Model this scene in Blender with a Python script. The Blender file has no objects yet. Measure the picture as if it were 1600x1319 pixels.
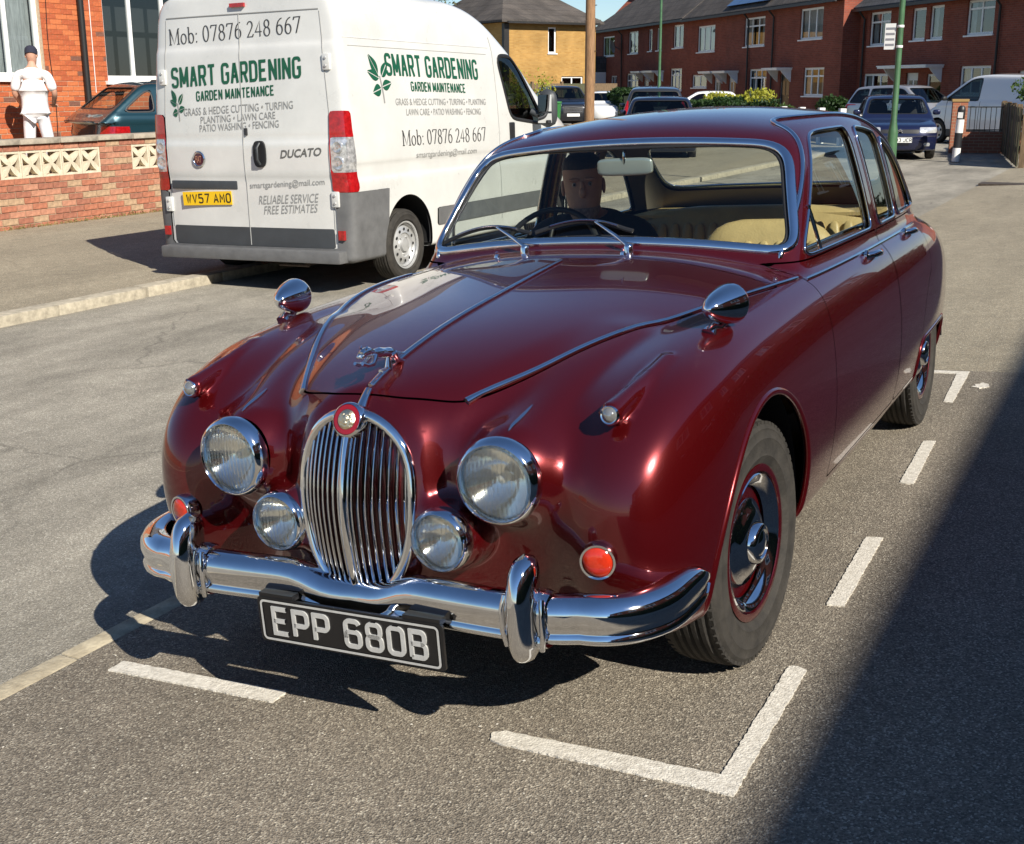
import bpy, bmesh, math, random
import numpy as np
from mathutils import Vector, Matrix
from mathutils.geometry import tessellate_polygon
rad = math.radians
SC = bpy.context.scene
COL = SC.collection

# ---------------------------------------------------------------- camera
cam_data = bpy.data.cameras.new("camera")
cam = bpy.data.objects.new("camera", cam_data)
COL.objects.link(cam)
_r = Vector((0.88877306, 0.45832685, -0.00435278))
_u = Vector((-0.11656019, 0.23519394, 0.96493395))
_w = Vector((-0.44327889, 0.85709994, -0.2624567))
_m = Matrix((_r, _u, -_w)).transposed().to_4x4()
_m.translation = Vector((1.59815, -3.07916, 1.56801))
cam.matrix_world = _m
cam_data.sensor_fit = 'HORIZONTAL'
cam_data.sensor_width = 36.0
cam_data.lens = 1928.56 / 1600 * 36.0
cam_data.clip_start = 0.05
cam_data.clip_end = 2000
SC.camera = cam

# ---------------------------------------------------------------- sky and sun
SUN = Vector((1.18, -0.65, 1.0)).normalized()
sun_el = math.asin(SUN.z)
sun_az = math.atan2(SUN.x, SUN.y)
world = bpy.data.worlds.new("World")
SC.world = world
world.use_nodes = True
nt = world.node_tree
sky = nt.nodes.new("ShaderNodeTexSky")
sky.sky_type = 'NISHITA'
sky.sun_disc = False
sky.sun_elevation = sun_el
sky.sun_rotation = sun_az
sky.air_density = 1.0
sky.dust_density = 0.0
sky.ozone_density = 6.0
nt.links.new(sky.outputs[0], nt.nodes["Background"].inputs[0])
nt.nodes["Background"].inputs[1].default_value = 0.075
sl = bpy.data.lights.new("sun", 'SUN')
sl.energy = 5.0
sl.angle = rad(0.42)
sl.color = (1.0, 0.945, 0.845)
sun = bpy.data.objects.new("sun", sl)
COL.objects.link(sun)
sun.rotation_euler = SUN.to_track_quat('Z', 'Y').to_euler()
sun.location = SUN * 30

SC.view_settings.view_transform = 'Standard'
SC.view_settings.look = 'None'
SC.view_settings.gamma = 1.0
SC.view_settings.exposure = 0.62
SC.view_settings.use_curve_mapping = False
SC.render.engine = 'CYCLES'
SC.cycles.max_bounces = 10
SC.cycles.transparent_max_bounces = 16
SC.cycles.sample_clamp_indirect = 6.0
SC.cycles.caustics_reflective = False
SC.cycles.caustics_refractive = False

# ---------------------------------------------------------------- materials
MATS = {}
def mat(name, color=(0.5, 0.5, 0.5), rough=0.5, metal=0.0, coat=0.0, coat_rough=0.03, spec=0.5,
        var=0.0, vscale=8.0, bump=0.0, bscale=40.0, col2=None, detail=4.0, emit=None, trans=0.0, flakes=False,
        stretch=None, wear=0.0):
    """principled material with optional two-scale procedural colour variation and bump"""
    if name in MATS:
        return MATS[name]
    m = bpy.data.materials.new(name)
    m.use_nodes = True
    n = m.node_tree
    b = n.nodes["Principled BSDF"]
    b.inputs["Base Color"].default_value = (*color, 1)
    b.inputs["Roughness"].default_value = rough
    b.inputs["Metallic"].default_value = metal
    b.inputs["Specular IOR Level"].default_value = spec
    b.inputs["Coat Weight"].default_value = coat
    b.inputs["Coat Roughness"].default_value = coat_rough
    b.inputs["Transmission Weight"].default_value = trans
    vec = None
    if var > 0 or bump > 0 or wear > 0:
        tc = n.nodes.new("ShaderNodeTexCoord")
        vec = tc.outputs["Object"]
        if stretch:
            mp = n.nodes.new("ShaderNodeMapping")
            mp.inputs["Scale"].default_value = stretch
            n.links.new(vec, mp.inputs["Vector"])
            vec = mp.outputs[0]
    if var > 0:
        nz = n.nodes.new("ShaderNodeTexNoise")
        nz.inputs["Scale"].default_value = vscale
        nz.inputs["Detail"].default_value = detail
        nz.inputs["Roughness"].default_value = 0.65
        n.links.new(vec, nz.inputs["Vector"])
        mx = n.nodes.new("ShaderNodeMix")
        mx.data_type = 'RGBA'
        c2 = col2 if col2 else tuple(c * (1 - var) for c in color)
        mx.inputs["A"].default_value = (*c2, 1)
        mx.inputs["B"].default_value = (*[min(1, c * (1 + var * 0.5)) if not col2 else c for c in color], 1)
        cr = n.nodes.new("ShaderNodeMapRange")
        cr.inputs[1].default_value = 0.32
        cr.inputs[2].default_value = 0.68
        n.links.new(nz.outputs[0], cr.inputs[0])
        n.links.new(cr.outputs[0], mx.inputs["Factor"])
        n.links.new(mx.outputs["Result"], b.inputs["Base Color"])
        rr = n.nodes.new("ShaderNodeMapRange")
        rr.inputs[3].default_value = max(0.0, rough - 0.06)
        rr.inputs[4].default_value = min(1.0, rough + 0.08)
        n.links.new(nz.outputs[0], rr.inputs[0])
        n.links.new(rr.outputs[0], b.inputs["Roughness"])
    if bump > 0:
        bz = n.nodes.new("ShaderNodeTexNoise")
        bz.inputs["Scale"].default_value = bscale
        bz.inputs["Detail"].default_value = 5.0
        n.links.new(vec, bz.inputs["Vector"])
        bp = n.nodes.new("ShaderNodeBump")
        bp.inputs["Strength"].default_value = bump
        bp.inputs["Distance"].default_value = 0.01
        n.links.new(bz.outputs[0], bp.inputs["Height"])
        n.links.new(bp.outputs[0], b.inputs["Normal"])
    if emit:
        b.inputs["Emission Color"].default_value = (*emit[0], 1)
        b.inputs["Emission Strength"].default_value = emit[1]
    MATS[name] = m
    return m

def glass_mat(name, tint=(0.9, 0.95, 0.93), rough=0.0, ior=1.5, gain=1.0):
    """thin sheet glass: clear transmission plus a Fresnel mirror reflection"""
    if name in MATS:
        return MATS[name]
    m = bpy.data.materials.new(name)
    m.use_nodes = True
    n = m.node_tree
    n.nodes.clear()
    o = n.nodes.new("ShaderNodeOutputMaterial")
    t = n.nodes.new("ShaderNodeBsdfTransparent")
    t.inputs[0].default_value = (*tint, 1)
    g = n.nodes.new("ShaderNodeBsdfGlossy")
    g.inputs["Roughness"].default_value = rough
    fr = n.nodes.new("ShaderNodeFresnel")
    # same reflectance from both sides of the sheet
    gm = n.nodes.new("ShaderNodeNewGeometry")
    io = n.nodes.new("ShaderNodeMapRange")
    io.inputs[3].default_value = ior
    io.inputs[4].default_value = 1.0 / ior
    n.links.new(gm.outputs["Backfacing"], io.inputs[0])
    n.links.new(io.outputs[0], fr.inputs[0])
    mu = n.nodes.new("ShaderNodeMath")
    mu.operation = 'MULTIPLY'
    mu.inputs[1].default_value = gain
    mu.use_clamp = True
    mx = n.nodes.new("ShaderNodeMixShader")
    n.links.new(fr.outputs[0], mu.inputs[0])
    n.links.new(mu.outputs[0], mx.inputs[0])
    n.links.new(t.outputs[0], mx.inputs[1])
    n.links.new(g.outputs[0], mx.inputs[2])
    n.links.new(mx.outputs[0], o.inputs[0])
    MATS[name] = m
    return m

# ---------------------------------------------------------------- geometry helpers
class Geo:
    def __init__(self):
        self.v = []
        self.f = []
    def add(self, v, f, M=None):
        o = len(self.v)
        if M is not None:
            v = [tuple(M @ Vector(p)) for p in v]
        self.v.extend([tuple(map(float, p)) for p in v])
        self.f.extend([tuple(int(i) + o for i in q) for q in f])
        return self
    def box(self, x0, x1, y0, y1, z0, z1, M=None):
        v = [(x0, y0, z0), (x1, y0, z0), (x1, y1, z0), (x0, y1, z0), (x0, y0, z1), (x1, y0, z1), (x1, y1, z1), (x0, y1, z1)]
        f = [(0, 3, 2, 1), (4, 5, 6, 7), (0, 1, 5, 4), (1, 2, 6, 5), (2, 3, 7, 6), (3, 0, 4, 7)]
        return self.add(v, f, M)
    def tube(self, pts, r, n=8, closed=False, cap=True, flat=1.0, up=None):
        v, f = tube(pts, r, n, closed, cap, flat, up)
        return self.add(v, f)
    def lathe(self, prof, n=24, M=None, close=False):
        v, f = lathe(prof, n)
        return self.add(v, f, M)
    def prism(self, poly, d0, d1, axis='y', M=None):
        """2D polygon extruded along an axis; poly is in the two remaining axes (x,z),(y,z),(x,y)"""
        n = len(poly)
        def P(a, b, d):
            return (a, d, b) if axis == 'y' else ((d, a, b) if axis == 'x' else (a, b, d))
        v = [P(a, b, d0) for a, b in poly] + [P(a, b, d1) for a, b in poly]
        t = tessellate_polygon([[Vector((a, b, 0)) for a, b in poly]])
        f = [tuple(q) for q in t] + [tuple(i + n for i in reversed(q)) for q in t]
        f += [(i, (i + 1) % n, (i + 1) % n + n, i + n) for i in range(n)]
        return self.add(v, f, M)
    def obj(self, name, m, parent=None, smooth=True, angle=35, bevel=0.0, fix=True):
        return mesh_obj(name, self.v, self.f, m, parent, smooth, angle, bevel, fix=fix)

def tube(pts, r, n=8, closed=False, cap=True, flat=1.0, up=None):
    P = [Vector(p) for p in pts]
    N = len(P)
    R = r if isinstance(r, (list, tuple, np.ndarray)) else [r] * N
    T = []
    for i in range(N):
        a = P[(i - 1) % N] if (closed or i > 0) else P[i]
        b = P[(i + 1) % N] if (closed or i < N - 1) else P[i]
        t = b - a
        T.append(t.normalized() if t.length > 1e-9 else Vector((0, 0, 1)))
    if up is None:
        nrm = T[0].orthogonal().normalized()
    v, f = [], []
    for i in range(N):
        if up is None:
            nrm = nrm - T[i] * nrm.dot(T[i])
            nrm = nrm.normalized() if nrm.length > 1e-9 else T[i].orthogonal().normalized()
            a = nrm
        else:
            U = Vector(up[i]) if isinstance(up[0], (tuple, list, Vector, np.ndarray)) else Vector(up)
            a = U - T[i] * U.dot(T[i])
            a = a.normalized() if a.length > 1e-9 else T[i].orthogonal().normalized()
        b = T[i].cross(a)
        for k in range(n):
            t = 2 * math.pi * k / n
            v.append(tuple(P[i] + a * (math.cos(t) * R[i] * flat) + b * (math.sin(t) * R[i])))
    M = N if closed else N - 1
    for i in range(M):
        j = (i + 1) % N
        for k in range(n):
            l = (k + 1) % n
            f.append((i * n + k, i * n + l, j * n + l, j * n + k))
    if cap and not closed:
        f.append(tuple(reversed(range(n))))
        f.append(tuple((N - 1) * n + k for k in range(n)))
    return v, f

def lathe(prof, n=24):
    """profile [(r, h)] turned about local Z"""
    v, f = [], []
    m = len(prof)
    for r, h in prof:
        for k in range(n):
            t = 2 * math.pi * k / n
            v.append((max(r, 1e-5) * math.cos(t), max(r, 1e-5) * math.sin(t), h))
    for i in range(m - 1):
        for k in range(n):
            l = (k + 1) % n
            f.append((i * n + k, i * n + l, (i + 1) * n + l, (i + 1) * n + k))
    return v, f

def loft(rings, cap=True, closed=True):
    n = len(rings[0])
    v = [p for r in rings for p in r]
    f = []
    for i in range(len(rings) - 1):
        for k in range(n if closed else n - 1):
            l = (k + 1) % n
            f.append((i * n + k, i * n + l, (i + 1) * n + l, (i + 1) * n + k))
    if cap:
        f.append(tuple(reversed(range(n))))
        f.append(tuple((len(rings) - 1) * n + k for k in range(n)))
    return v, f

def finish(me, smooth=True, angle=35):
    if smooth:
        me.polygons.foreach_set("use_smooth", [True] * len(me.polygons))
        if angle < 180:
            me.set_sharp_from_angle(angle=rad(angle))
    else:
        me.polygons.foreach_set("use_smooth", [False] * len(me.polygons))

def mesh_obj(name, V, F, m, parent=None, smooth=True, angle=35, bevel=0.0, normals=None, fix=True):
    me = bpy.data.meshes.new(name)
    me.from_pydata([tuple(p) for p in V], [], [tuple(q) for q in F])
    if fix or bevel > 0:
        bm = bmesh.new()
        bm.from_mesh(me)
        if fix:
            bmesh.ops.remove_doubles(bm, verts=bm.verts, dist=1e-6)
            bmesh.ops.recalc_face_normals(bm, faces=bm.faces)
        if bevel > 0:
            es = [e for e in bm.edges if len(e.link_faces) == 2 and e.calc_face_angle(0) > 0.5]
            bmesh.ops.bevel(bm, geom=es, offset=bevel, segments=2, affect='EDGES', profile=0.6, clamp_overlap=True)
        bm.to_mesh(me)
        bm.free()
    finish(me, smooth, angle)
    if normals is not None:
        me.normals_split_custom_set_from_vertices([tuple(q) for q in normals])
    o = bpy.data.objects.new(name, me)
    COL.objects.link(o)
    if m is not None:
        me.materials.append(m)
    if parent is not None:
        o.parent = parent
    return o

def tag(o, label=None, cat=None, group=None, kind=None):
    if label: o["label"] = label
    if cat: o["category"] = cat
    if group: o["group"] = group
    if kind: o["kind"] = kind
    return o

def thing(name, label, cat, loc=(0, 0, 0), rot=(0, 0, 0), group=None):
    o = bpy.data.objects.new(name, None)
    o.empty_display_size = 0.1
    COL.objects.link(o)
    o.location = loc
    o.rotation_euler = rot
    return tag(o, label, cat, group)

def copy_tree(o, parent=None):
    c = o.copy()
    COL.objects.link(c)
    c.parent = parent
    for ch in o.children:
        copy_tree(ch, c)
    return c

# ---------------------------------------------------------------- implicit surfaces
class Sp:
    """natural cubic spline, linear outside its knots"""
    def __init__(self, *kv):
        x = np.array([k for k, _ in kv], float)
        y = np.array([v for _, v in kv], float)
        n = len(x)
        h = np.diff(x)
        A = np.eye(n)
        b = np.zeros(n)
        for i in range(1, n - 1):
            A[i, i - 1] = h[i - 1]; A[i, i] = 2 * (h[i - 1] + h[i]); A[i, i + 1] = h[i]
            b[i] = 6 * ((y[i + 1] - y[i]) / h[i] - (y[i] - y[i - 1]) / h[i - 1])
        self.x, self.y, self.h, self.m = x, y, h, np.linalg.solve(A, b)
    def __call__(self, t):
        t = np.asarray(t, float)
        x, y, h, m = self.x, self.y, self.h, self.m
        c = np.clip(t, x[0], x[-1])
        i = np.clip(np.searchsorted(x, c) - 1, 0, len(x) - 2)
        a = (x[i + 1] - c) / h[i]
        b = (c - x[i]) / h[i]
        v = a * y[i] + b * y[i + 1] + ((a**3 - a) * m[i] + (b**3 - b) * m[i + 1]) * h[i]**2 / 6
        s0 = (y[1] - y[0]) / h[0] - h[0] * (2 * m[0] + m[1]) / 6
        s1 = (y[-1] - y[-2]) / h[-1] + h[-1] * (2 * m[-1] + m[-2]) / 6
        return v + np.where(t < x[0], (t - x[0]) * s0, 0) + np.where(t > x[-1], (t - x[-1]) * s1, 0)

def smax(a, b, k):
    h = np.maximum(k - np.abs(a - b), 0.0) / k
    return np.maximum(a, b) + h * h * h * k / 6.0
def smin(a, b, k):
    return -smax(-a, -b, k)

def grad(fn, V, e=1e-3):
    x, y, z = V[:, 0], V[:, 1], V[:, 2]
    return np.stack([fn(x + e, y, z) - fn(x - e, y, z), fn(x, y + e, z) - fn(x, y - e, z),
                     fn(x, y, z + e) - fn(x, y, z - e)], 1) / (2 * e)

def polygonize(fn, lo, hi, h, iters=4):
    """naive surface nets on a regular grid, vertices then pulled onto the surface"""
    ax = [np.arange(lo[i], hi[i] + h, h) for i in range(3)]
    val = fn(ax[0][:, None, None], ax[1][None, :, None], ax[2][None, None, :])
    val = np.broadcast_to(val, (len(ax[0]), len(ax[1]), len(ax[2])))
    ins = val < 0
    nx, ny, nz = val.shape
    cnt = np.zeros((nx - 1, ny - 1, nz - 1), np.int8)
    for dx in (0, 1):
        for dy in (0, 1):
            for dz in (0, 1):
                cnt += ins[dx:nx - 1 + dx, dy:ny - 1 + dy, dz:nz - 1 + dz]
    act = (cnt > 0) & (cnt < 8)
    idx = -np.ones(act.shape, np.int64)
    I = np.argwhere(act)
    idx[act] = np.arange(len(I))
    acc = np.zeros((len(I), 3))
    num = np.zeros(len(I))
    for a in range(3):
        o1, o2 = [(1, 2), (0, 2), (0, 1)][a]
        for s1 in (0, 1):
            for s2 in (0, 1):
                c0 = I.copy()
                c0[:, o1] += s1
                c0[:, o2] += s2
                c1 = c0.copy()
                c1[:, a] += 1
                v0 = val[c0[:, 0], c0[:, 1], c0[:, 2]]
                v1 = val[c1[:, 0], c1[:, 1], c1[:, 2]]
                m = (v0 < 0) != (v1 < 0)
                t = np.where(m, v0 / np.where(v0 == v1, 1, v0 - v1), 0)
                p = c0.astype(float)
                p[:, a] += t
                acc[m] += p[m]
                num[m] += 1
    V = np.array(lo) + acc / num[:, None] * h
    Q = []
    for a in range(3):
        o1, o2 = [(1, 2), (2, 0), (0, 1)][a]
        sl0 = [slice(None)] * 3
        sl1 = [slice(None)] * 3
        sl0[a] = slice(0, -1)
        sl1[a] = slice(1, None)
        A, B = ins[tuple(sl0)], ins[tuple(sl1)]
        E = np.argwhere(A != B)
        ok = (E[:, o1] > 0) & (E[:, o2] > 0) & (E[:, o1] < val.shape[o1] - 1) & (E[:, o2] < val.shape[o2] - 1)
        E = E[ok]
        flip = ~A[E[:, 0], E[:, 1], E[:, 2]]
        q = []
        for s1, s2 in ((-1, -1), (0, -1), (0, 0), (-1, 0)):
            c = E.copy()
            c[:, o1] += s1
            c[:, o2] += s2
            q.append(idx[c[:, 0], c[:, 1], c[:, 2]])
        q = np.stack(q, 1)
        q[flip] = q[flip][:, ::-1]
        Q.append(q)
    Q = np.concatenate(Q)
    for _ in range(iters):
        g = grad(fn, V)
        d = fn(V[:, 0], V[:, 1], V[:, 2])
        s = d[:, None] * g / np.maximum((g * g).sum(1), 0.05)[:, None]
        L = np.linalg.norm(s, axis=1, keepdims=True)
        V = V - s * np.minimum(1, 0.6 * h / np.maximum(L, 1e-9))
    T = np.concatenate([Q[:, [0, 1, 2]], Q[:, [0, 2, 3]]])
    return V, T

def split(V, T, g):
    """cut triangles by a per-vertex scalar: returns (V, T_neg, T_pos, loops of the zero contour)"""
    g = np.where(np.abs(g) < 1e-6, 1e-6, g)
    neg = g < 0
    c = neg[T].sum(1)
    Tn, Tp = [T[c == 3]], [T[c == 0]]
    mix = T[(c == 1) | (c == 2)]
    newV, cache, segs = [], {}, []
    base = len(V)
    an, ap = [], []
    def cut(i, j):
        k = (i, j) if i < j else (j, i)
        if k not in cache:
            t = g[k[0]] / (g[k[0]] - g[k[1]])
            cache[k] = base + len(newV)
            newV.append(V[k[0]] + (V[k[1]] - V[k[0]]) * t)
        return cache[k]
    for tri in mix.tolist():
        s = [neg[i] for i in tri]
        one = s.index(True) if sum(s) == 1 else s.index(False)
        a, b, d = tri[one], tri[(one + 1) % 3], tri[(one + 2) % 3]
        p, q = cut(a, b), cut(a, d)
        (an if s[one] else ap).append((a, p, q))
        o = ap if s[one] else an
        o.append((p, b, d))
        o.append((p, d, q))
        segs.append((p, q))
    V2 = np.concatenate([V, np.array(newV)]) if newV else V
    def cat(l, extra):
        return np.concatenate(l + ([np.array(extra, np.int64)] if extra else []))
    nb = {}
    for p, q in segs:
        nb.setdefault(p, []).append(q)
        nb.setdefault(q, []).append(p)
    loops, seen = [], set()
    starts = [k for k in nb if len(nb[k]) == 1] + list(nb)
    for s in starts:
        if s in seen:
            continue
        L, cur, prev = [s], s, None
        seen.add(s)
        while True:
            nx = [q for q in nb[cur] if q != prev and q not in seen]
            if not nx:
                break
            prev, cur = cur, nx[0]
            L.append(cur)
            seen.add(cur)
        closed = len(L) > 2 and L[0] in nb[L[-1]]
        loops.append(([V2[i] for i in L], closed))
    return V2, cat(Tn, an), cat(Tp, ap), loops

def submesh(V, T):
    u, inv = np.unique(T.ravel(), return_inverse=True)
    return V[u], inv.reshape(-1, 3)

def comps(T, n):
    """connected components of a triangle list: label per triangle"""
    par = np.arange(n)
    while True:
        m = par[T].min(1)
        new = par.copy()
        for k in range(3):
            np.minimum.at(new, T[:, k], m)
        new = new[new]
        if (new == par).all():
            return par[T[:, 0]]
        par = new

def smooth_loop(L, closed, it=2, step=None):
    """even out and relax a polyline"""
    P = np.array(L)
    if step:
        Q = np.vstack([P, P[:1]]) if closed else P
        s = np.concatenate([[0], np.cumsum(np.linalg.norm(np.diff(Q, axis=0), axis=1))])
        n = max(4, int(s[-1] / step))
        t = np.linspace(0, s[-1], n + 1)
        if closed:
            t = t[:-1]
        P = np.stack([np.interp(t, s, Q[:, k]) for k in range(3)], 1)
    for _ in range(it):
        if closed:
            P = (np.roll(P, 1, 0) + 2 * P + np.roll(P, -1, 0)) / 4
        else:
            P[1:-1] = (P[:-2] + 2 * P[1:-1] + P[2:]) / 4
    return P

def shell_obj(name, V, T, fn, m, parent, offset=0.0, flip=False):
    """one panel of an implicit body with exact surface normals"""
    if len(T) == 0:
        return None
    v, t = submesh(V, T)
    g = grad(fn, v)
    nrm = g / np.maximum(np.linalg.norm(g, axis=1, keepdims=True), 1e-9)
    # drop slivers
    a = v[t]
    ar = np.linalg.norm(np.cross(a[:, 1] - a[:, 0], a[:, 2] - a[:, 0]), axis=1)
    t = t[ar > 1e-10]
    if offset:
        v = v + nrm * offset
    fnorm = np.cross(v[t[:, 1]] - v[t[:, 0]], v[t[:, 2]] - v[t[:, 0]])
    s = (fnorm * nrm[t].mean(1)).sum(1)
    t[s < 0] = t[s < 0][:, ::-1]
    if flip:
        t = t[:, ::-1]
        nrm = -nrm
    return mesh_obj(name, v, t, m, parent, True, 180, normals=nrm, fix=False)
# ================================================================= ground
def asphalt(name, base, dark, light, rough=0.88, patch=0.35, fine=160.0, crack=0.0):
    m = bpy.data.materials.new(name)
    m.use_nodes = True
    n = m.node_tree
    b = n.nodes["Principled BSDF"]
    b.inputs["Roughness"].default_value = rough
    b.inputs["Specular IOR Level"].default_value = 0.35
    tc = n.nodes.new("ShaderNodeTexCoord")
    v = tc.outputs["Object"]
    def noise(sc, det=4, ro=0.6):
        q = n.nodes.new("ShaderNodeTexNoise")
        q.inputs["Scale"].default_value = sc
        q.inputs["Detail"].default_value = det
        q.inputs["Roughness"].default_value = ro
        n.links.new(v, q.inputs["Vector"])
        return q.outputs[0]
    def rng(s, a, c, d=0.0, e=1.0):
        q = n.nodes.new("ShaderNodeMapRange")
        q.inputs[1].default_value = a
        q.inputs[2].default_value = c
        q.inputs[3].default_value = d
        q.inputs[4].default_value = e
        n.links.new(s, q.inputs[0])
        return q.outputs[0]
    def mix(f, A, B):
        q = n.nodes.new("ShaderNodeMix")
        q.data_type = 'RGBA'
        n.links.new(f, q.inputs["Factor"])
        for s, k in ((A, "A"), (B, "B")):
            if isinstance(s, tuple):
                q.inputs[k].default_value = (*s, 1)
            else:
                n.links.new(s, q.inputs[k])
        return q.outputs["Result"]
    # aggregate: voronoi chips, each with its own tone
    vo = n.nodes.new("ShaderNodeTexVoronoi")
    vo.inputs["Scale"].default_value = fine
    n.links.new(v, vo.inputs["Vector"])
    sep = n.nodes.new("ShaderNodeSeparateColor")
    n.links.new(vo.outputs["Color"], sep.inputs[0])
    chip = rng(sep.outputs[0], 0.0, 1.0)
    c1 = mix(rng(chip, 0.15, 0.85), dark, base)
    c2 = mix(rng(sep.outputs[1], 0.80, 0.97), c1, light)
    # coarse blotches
    st = n.nodes.new("ShaderNodeMapping")
    st.inputs["Scale"].default_value = (1.5, 0.40, 1.0)
    n.links.new(v, st.inputs["Vector"])
    bn_ = n.nodes.new("ShaderNodeTexNoise")
    bn_.inputs["Scale"].default_value = 0.9
    bn_.inputs["Detail"].default_value = 7
    bn_.inputs["Roughness"].default_value = 0.66
    n.links.new(st.outputs[0], bn_.inputs["Vector"])
    bl = rng(bn_.outputs[0], 0.33, 0.62)
    mul = n.nodes.new("ShaderNodeMix")
    mul.data_type = 'RGBA'
    mul.blend_type = 'MULTIPLY'
    mul.inputs["Factor"].default_value = 1.0
    n.links.new(c2, mul.inputs["A"])
    g1 = rng(bl, 0, 1, 1.0 - patch, 1.0 + patch * 0.25)
    g2 = rng(noise(7.0, 5, 0.7), 0.3, 0.7, 0.86, 1.10)
    mm = n.nodes.new("ShaderNodeMath")
    mm.operation = 'MULTIPLY'
    n.links.new(g1, mm.inputs[0])
    n.links.new(g2, mm.inputs[1])
    cc = n.nodes.new("ShaderNodeCombineColor")
    for i in range(3):
        n.links.new(mm.outputs[0], cc.inputs[i])
    n.links.new(cc.outputs[0], mul.inputs["B"])
    out = mul.outputs["Result"]
    if crack > 0:
        dv = n.nodes.new("ShaderNodeTexVoronoi")
        dv.feature = 'DISTANCE_TO_EDGE'
        dv.inputs["Scale"].default_value = 0.55
        ad = n.nodes.new("ShaderNodeVectorMath")
        ad.operation = 'ADD'
        nz = n.nodes.new("ShaderNodeTexNoise")
        nz.inputs["Scale"].default_value = 2.5
        nz.inputs["Detail"].default_value = 6
        n.links.new(v, nz.inputs["Vector"])
        sc = n.nodes.new("ShaderNodeVectorMath")
        sc.operation = 'SCALE'
        sc.inputs[3].default_value = 0.5
        n.links.new(nz.outputs[1], sc.inputs[0])
        n.links.new(v, ad.inputs[0])
        n.links.new(sc.outputs[0], ad.inputs[1])
        n.links.new(ad.outputs[0], dv.inputs["Vector"])
        cm = rng(dv.outputs[0], 0.0, 0.012, crack, 0.0)
        nm = n.nodes.new("ShaderNodeMath")
        nm.operation = 'MULTIPLY'
        n.links.new(cm, nm.inputs[0])
        n.links.new(rng(noise(0.6, 2), 0.42, 0.56), nm.inputs[1])
        out = mix(nm.outputs[0], out, tuple(c * 0.35 for c in dark))
    n.links.new(out, b.inputs["Base Color"])
    bp = n.nodes.new("ShaderNodeBump")
    bp.inputs["Strength"].default_value = 0.55
    bp.inputs["Distance"].default_value = 0.006
    hh = n.nodes.new("ShaderNodeMath")
    hh.operation = 'ADD'
    n.links.new(vo.outputs["Distance"], hh.inputs[0])
    n.links.new(noise(45, 4), hh.inputs[1])
    n.links.new(hh.outputs[0], bp.inputs["Height"])
    n.links.new(bp.outputs[0], b.inputs["Normal"])
    MATS[name] = m
    return m

tar_path = asphalt("footway_asphalt", (0.255, 0.216, 0.164), (0.125, 0.106, 0.082), (0.46, 0.41, 0.32), patch=0.24, fine=210)
tar_road = asphalt("road_asphalt", (0.350, 0.318, 0.256), (0.225, 0.204, 0.165), (0.52, 0.48, 0.40), patch=0.42, fine=210, crack=0.45)
tar_left = asphalt("left_footway_asphalt", (0.335, 0.285, 0.200), (0.215, 0.185, 0.135), (0.48, 0.43, 0.32), patch=0.20, fine=150, crack=0.25)
kerb_stone = mat("kerb_concrete", (0.42, 0.37, 0.28), rough=0.9, var=0.38, vscale=14, bump=0.35, bscale=90)
kerb_dirty = mat("kerb_edging_concrete", (0.50, 0.43, 0.30), rough=0.92, var=0.5, vscale=16, bump=0.35, bscale=80, col2=(0.30, 0.25, 0.17))
TILT = math.tan(CAR_TILT_ := rad(3.2667))
KX = -1.117

def sheet(name, m, xs, ys, zf, label=None):
    """ground sheet on a grid with height zf(x, y)"""
    v = [(x, y, zf(x, y)) for y in ys for x in xs]
    nx = len(xs)
    f = [(j * nx + i, j * nx + i + 1, (j + 1) * nx + i + 1, (j + 1) * nx + i) for j in range(len(ys) - 1) for i in range(nx - 1)]
    o = mesh_obj(name, v, f, m, None, True, 40)
    o["kind"] = "structure"
    return o
ROADZ = -0.062
sheet("ground", tar_road, [-400, -5.55, KX, 400], [-300, -12, 30, 120, 900], lambda x, y: ROADZ - 0.004)
def pave_z(x, y):
    return TILT * x if x < 1.9 else TILT * 1.9
sheet("pavement", tar_path, [KX + 0.038, 0.0, 1.9, 7.2], [-14, 3.97], pave_z)
sheet("far_pavement", tar_left, [KX + 0.038, 0.0, 1.9, 7.2], [3.97, 12, 24.5], pave_z)
sheet("left_pavement", tar_left, [-10.2, -5.72], [-14, 60], lambda x, y: 0.0)
sheet("front_garden", tar_left, [-13.6, -10.3], [-14, 30], lambda x, y: 0.30)
# far footway in front of the terrace
# kerbs built stone by stone
def kerb(name, x0, x1, z0, z1, y0, y1, L, m, lean=0.0, jitter=0.004):
    root = bpy.data.objects.new(name, None)
    COL.objects.link(root)
    root["kind"] = "structure"
    rnd = random.Random(5)
    y = y0
    while y < y1:
        l = min(L, y1 - y)
        G = Geo().box(x0, x1, 0.004, l - 0.004, z0, z1)
        o = G.obj("kerb_stone", m, root, angle=30, bevel=0.008)
        o.location = (rnd.uniform(-jitter, jitter), y, rnd.uniform(-jitter, jitter) * 0.6)
        o.rotation_euler = (0, 0, rnd.uniform(-.003, .003))
        y += l
    return root
kerb("kerb", KX - 0.040, KX + 0.040, -0.20, TILT * KX + 0.004, -13.5, 13.0, 0.914, kerb_dirty, jitter=0.002)
kerb("left_kerb", -5.73, -5.565, -0.2, 0.012, -13.0, 30.0, 0.914, kerb_stone)

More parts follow.
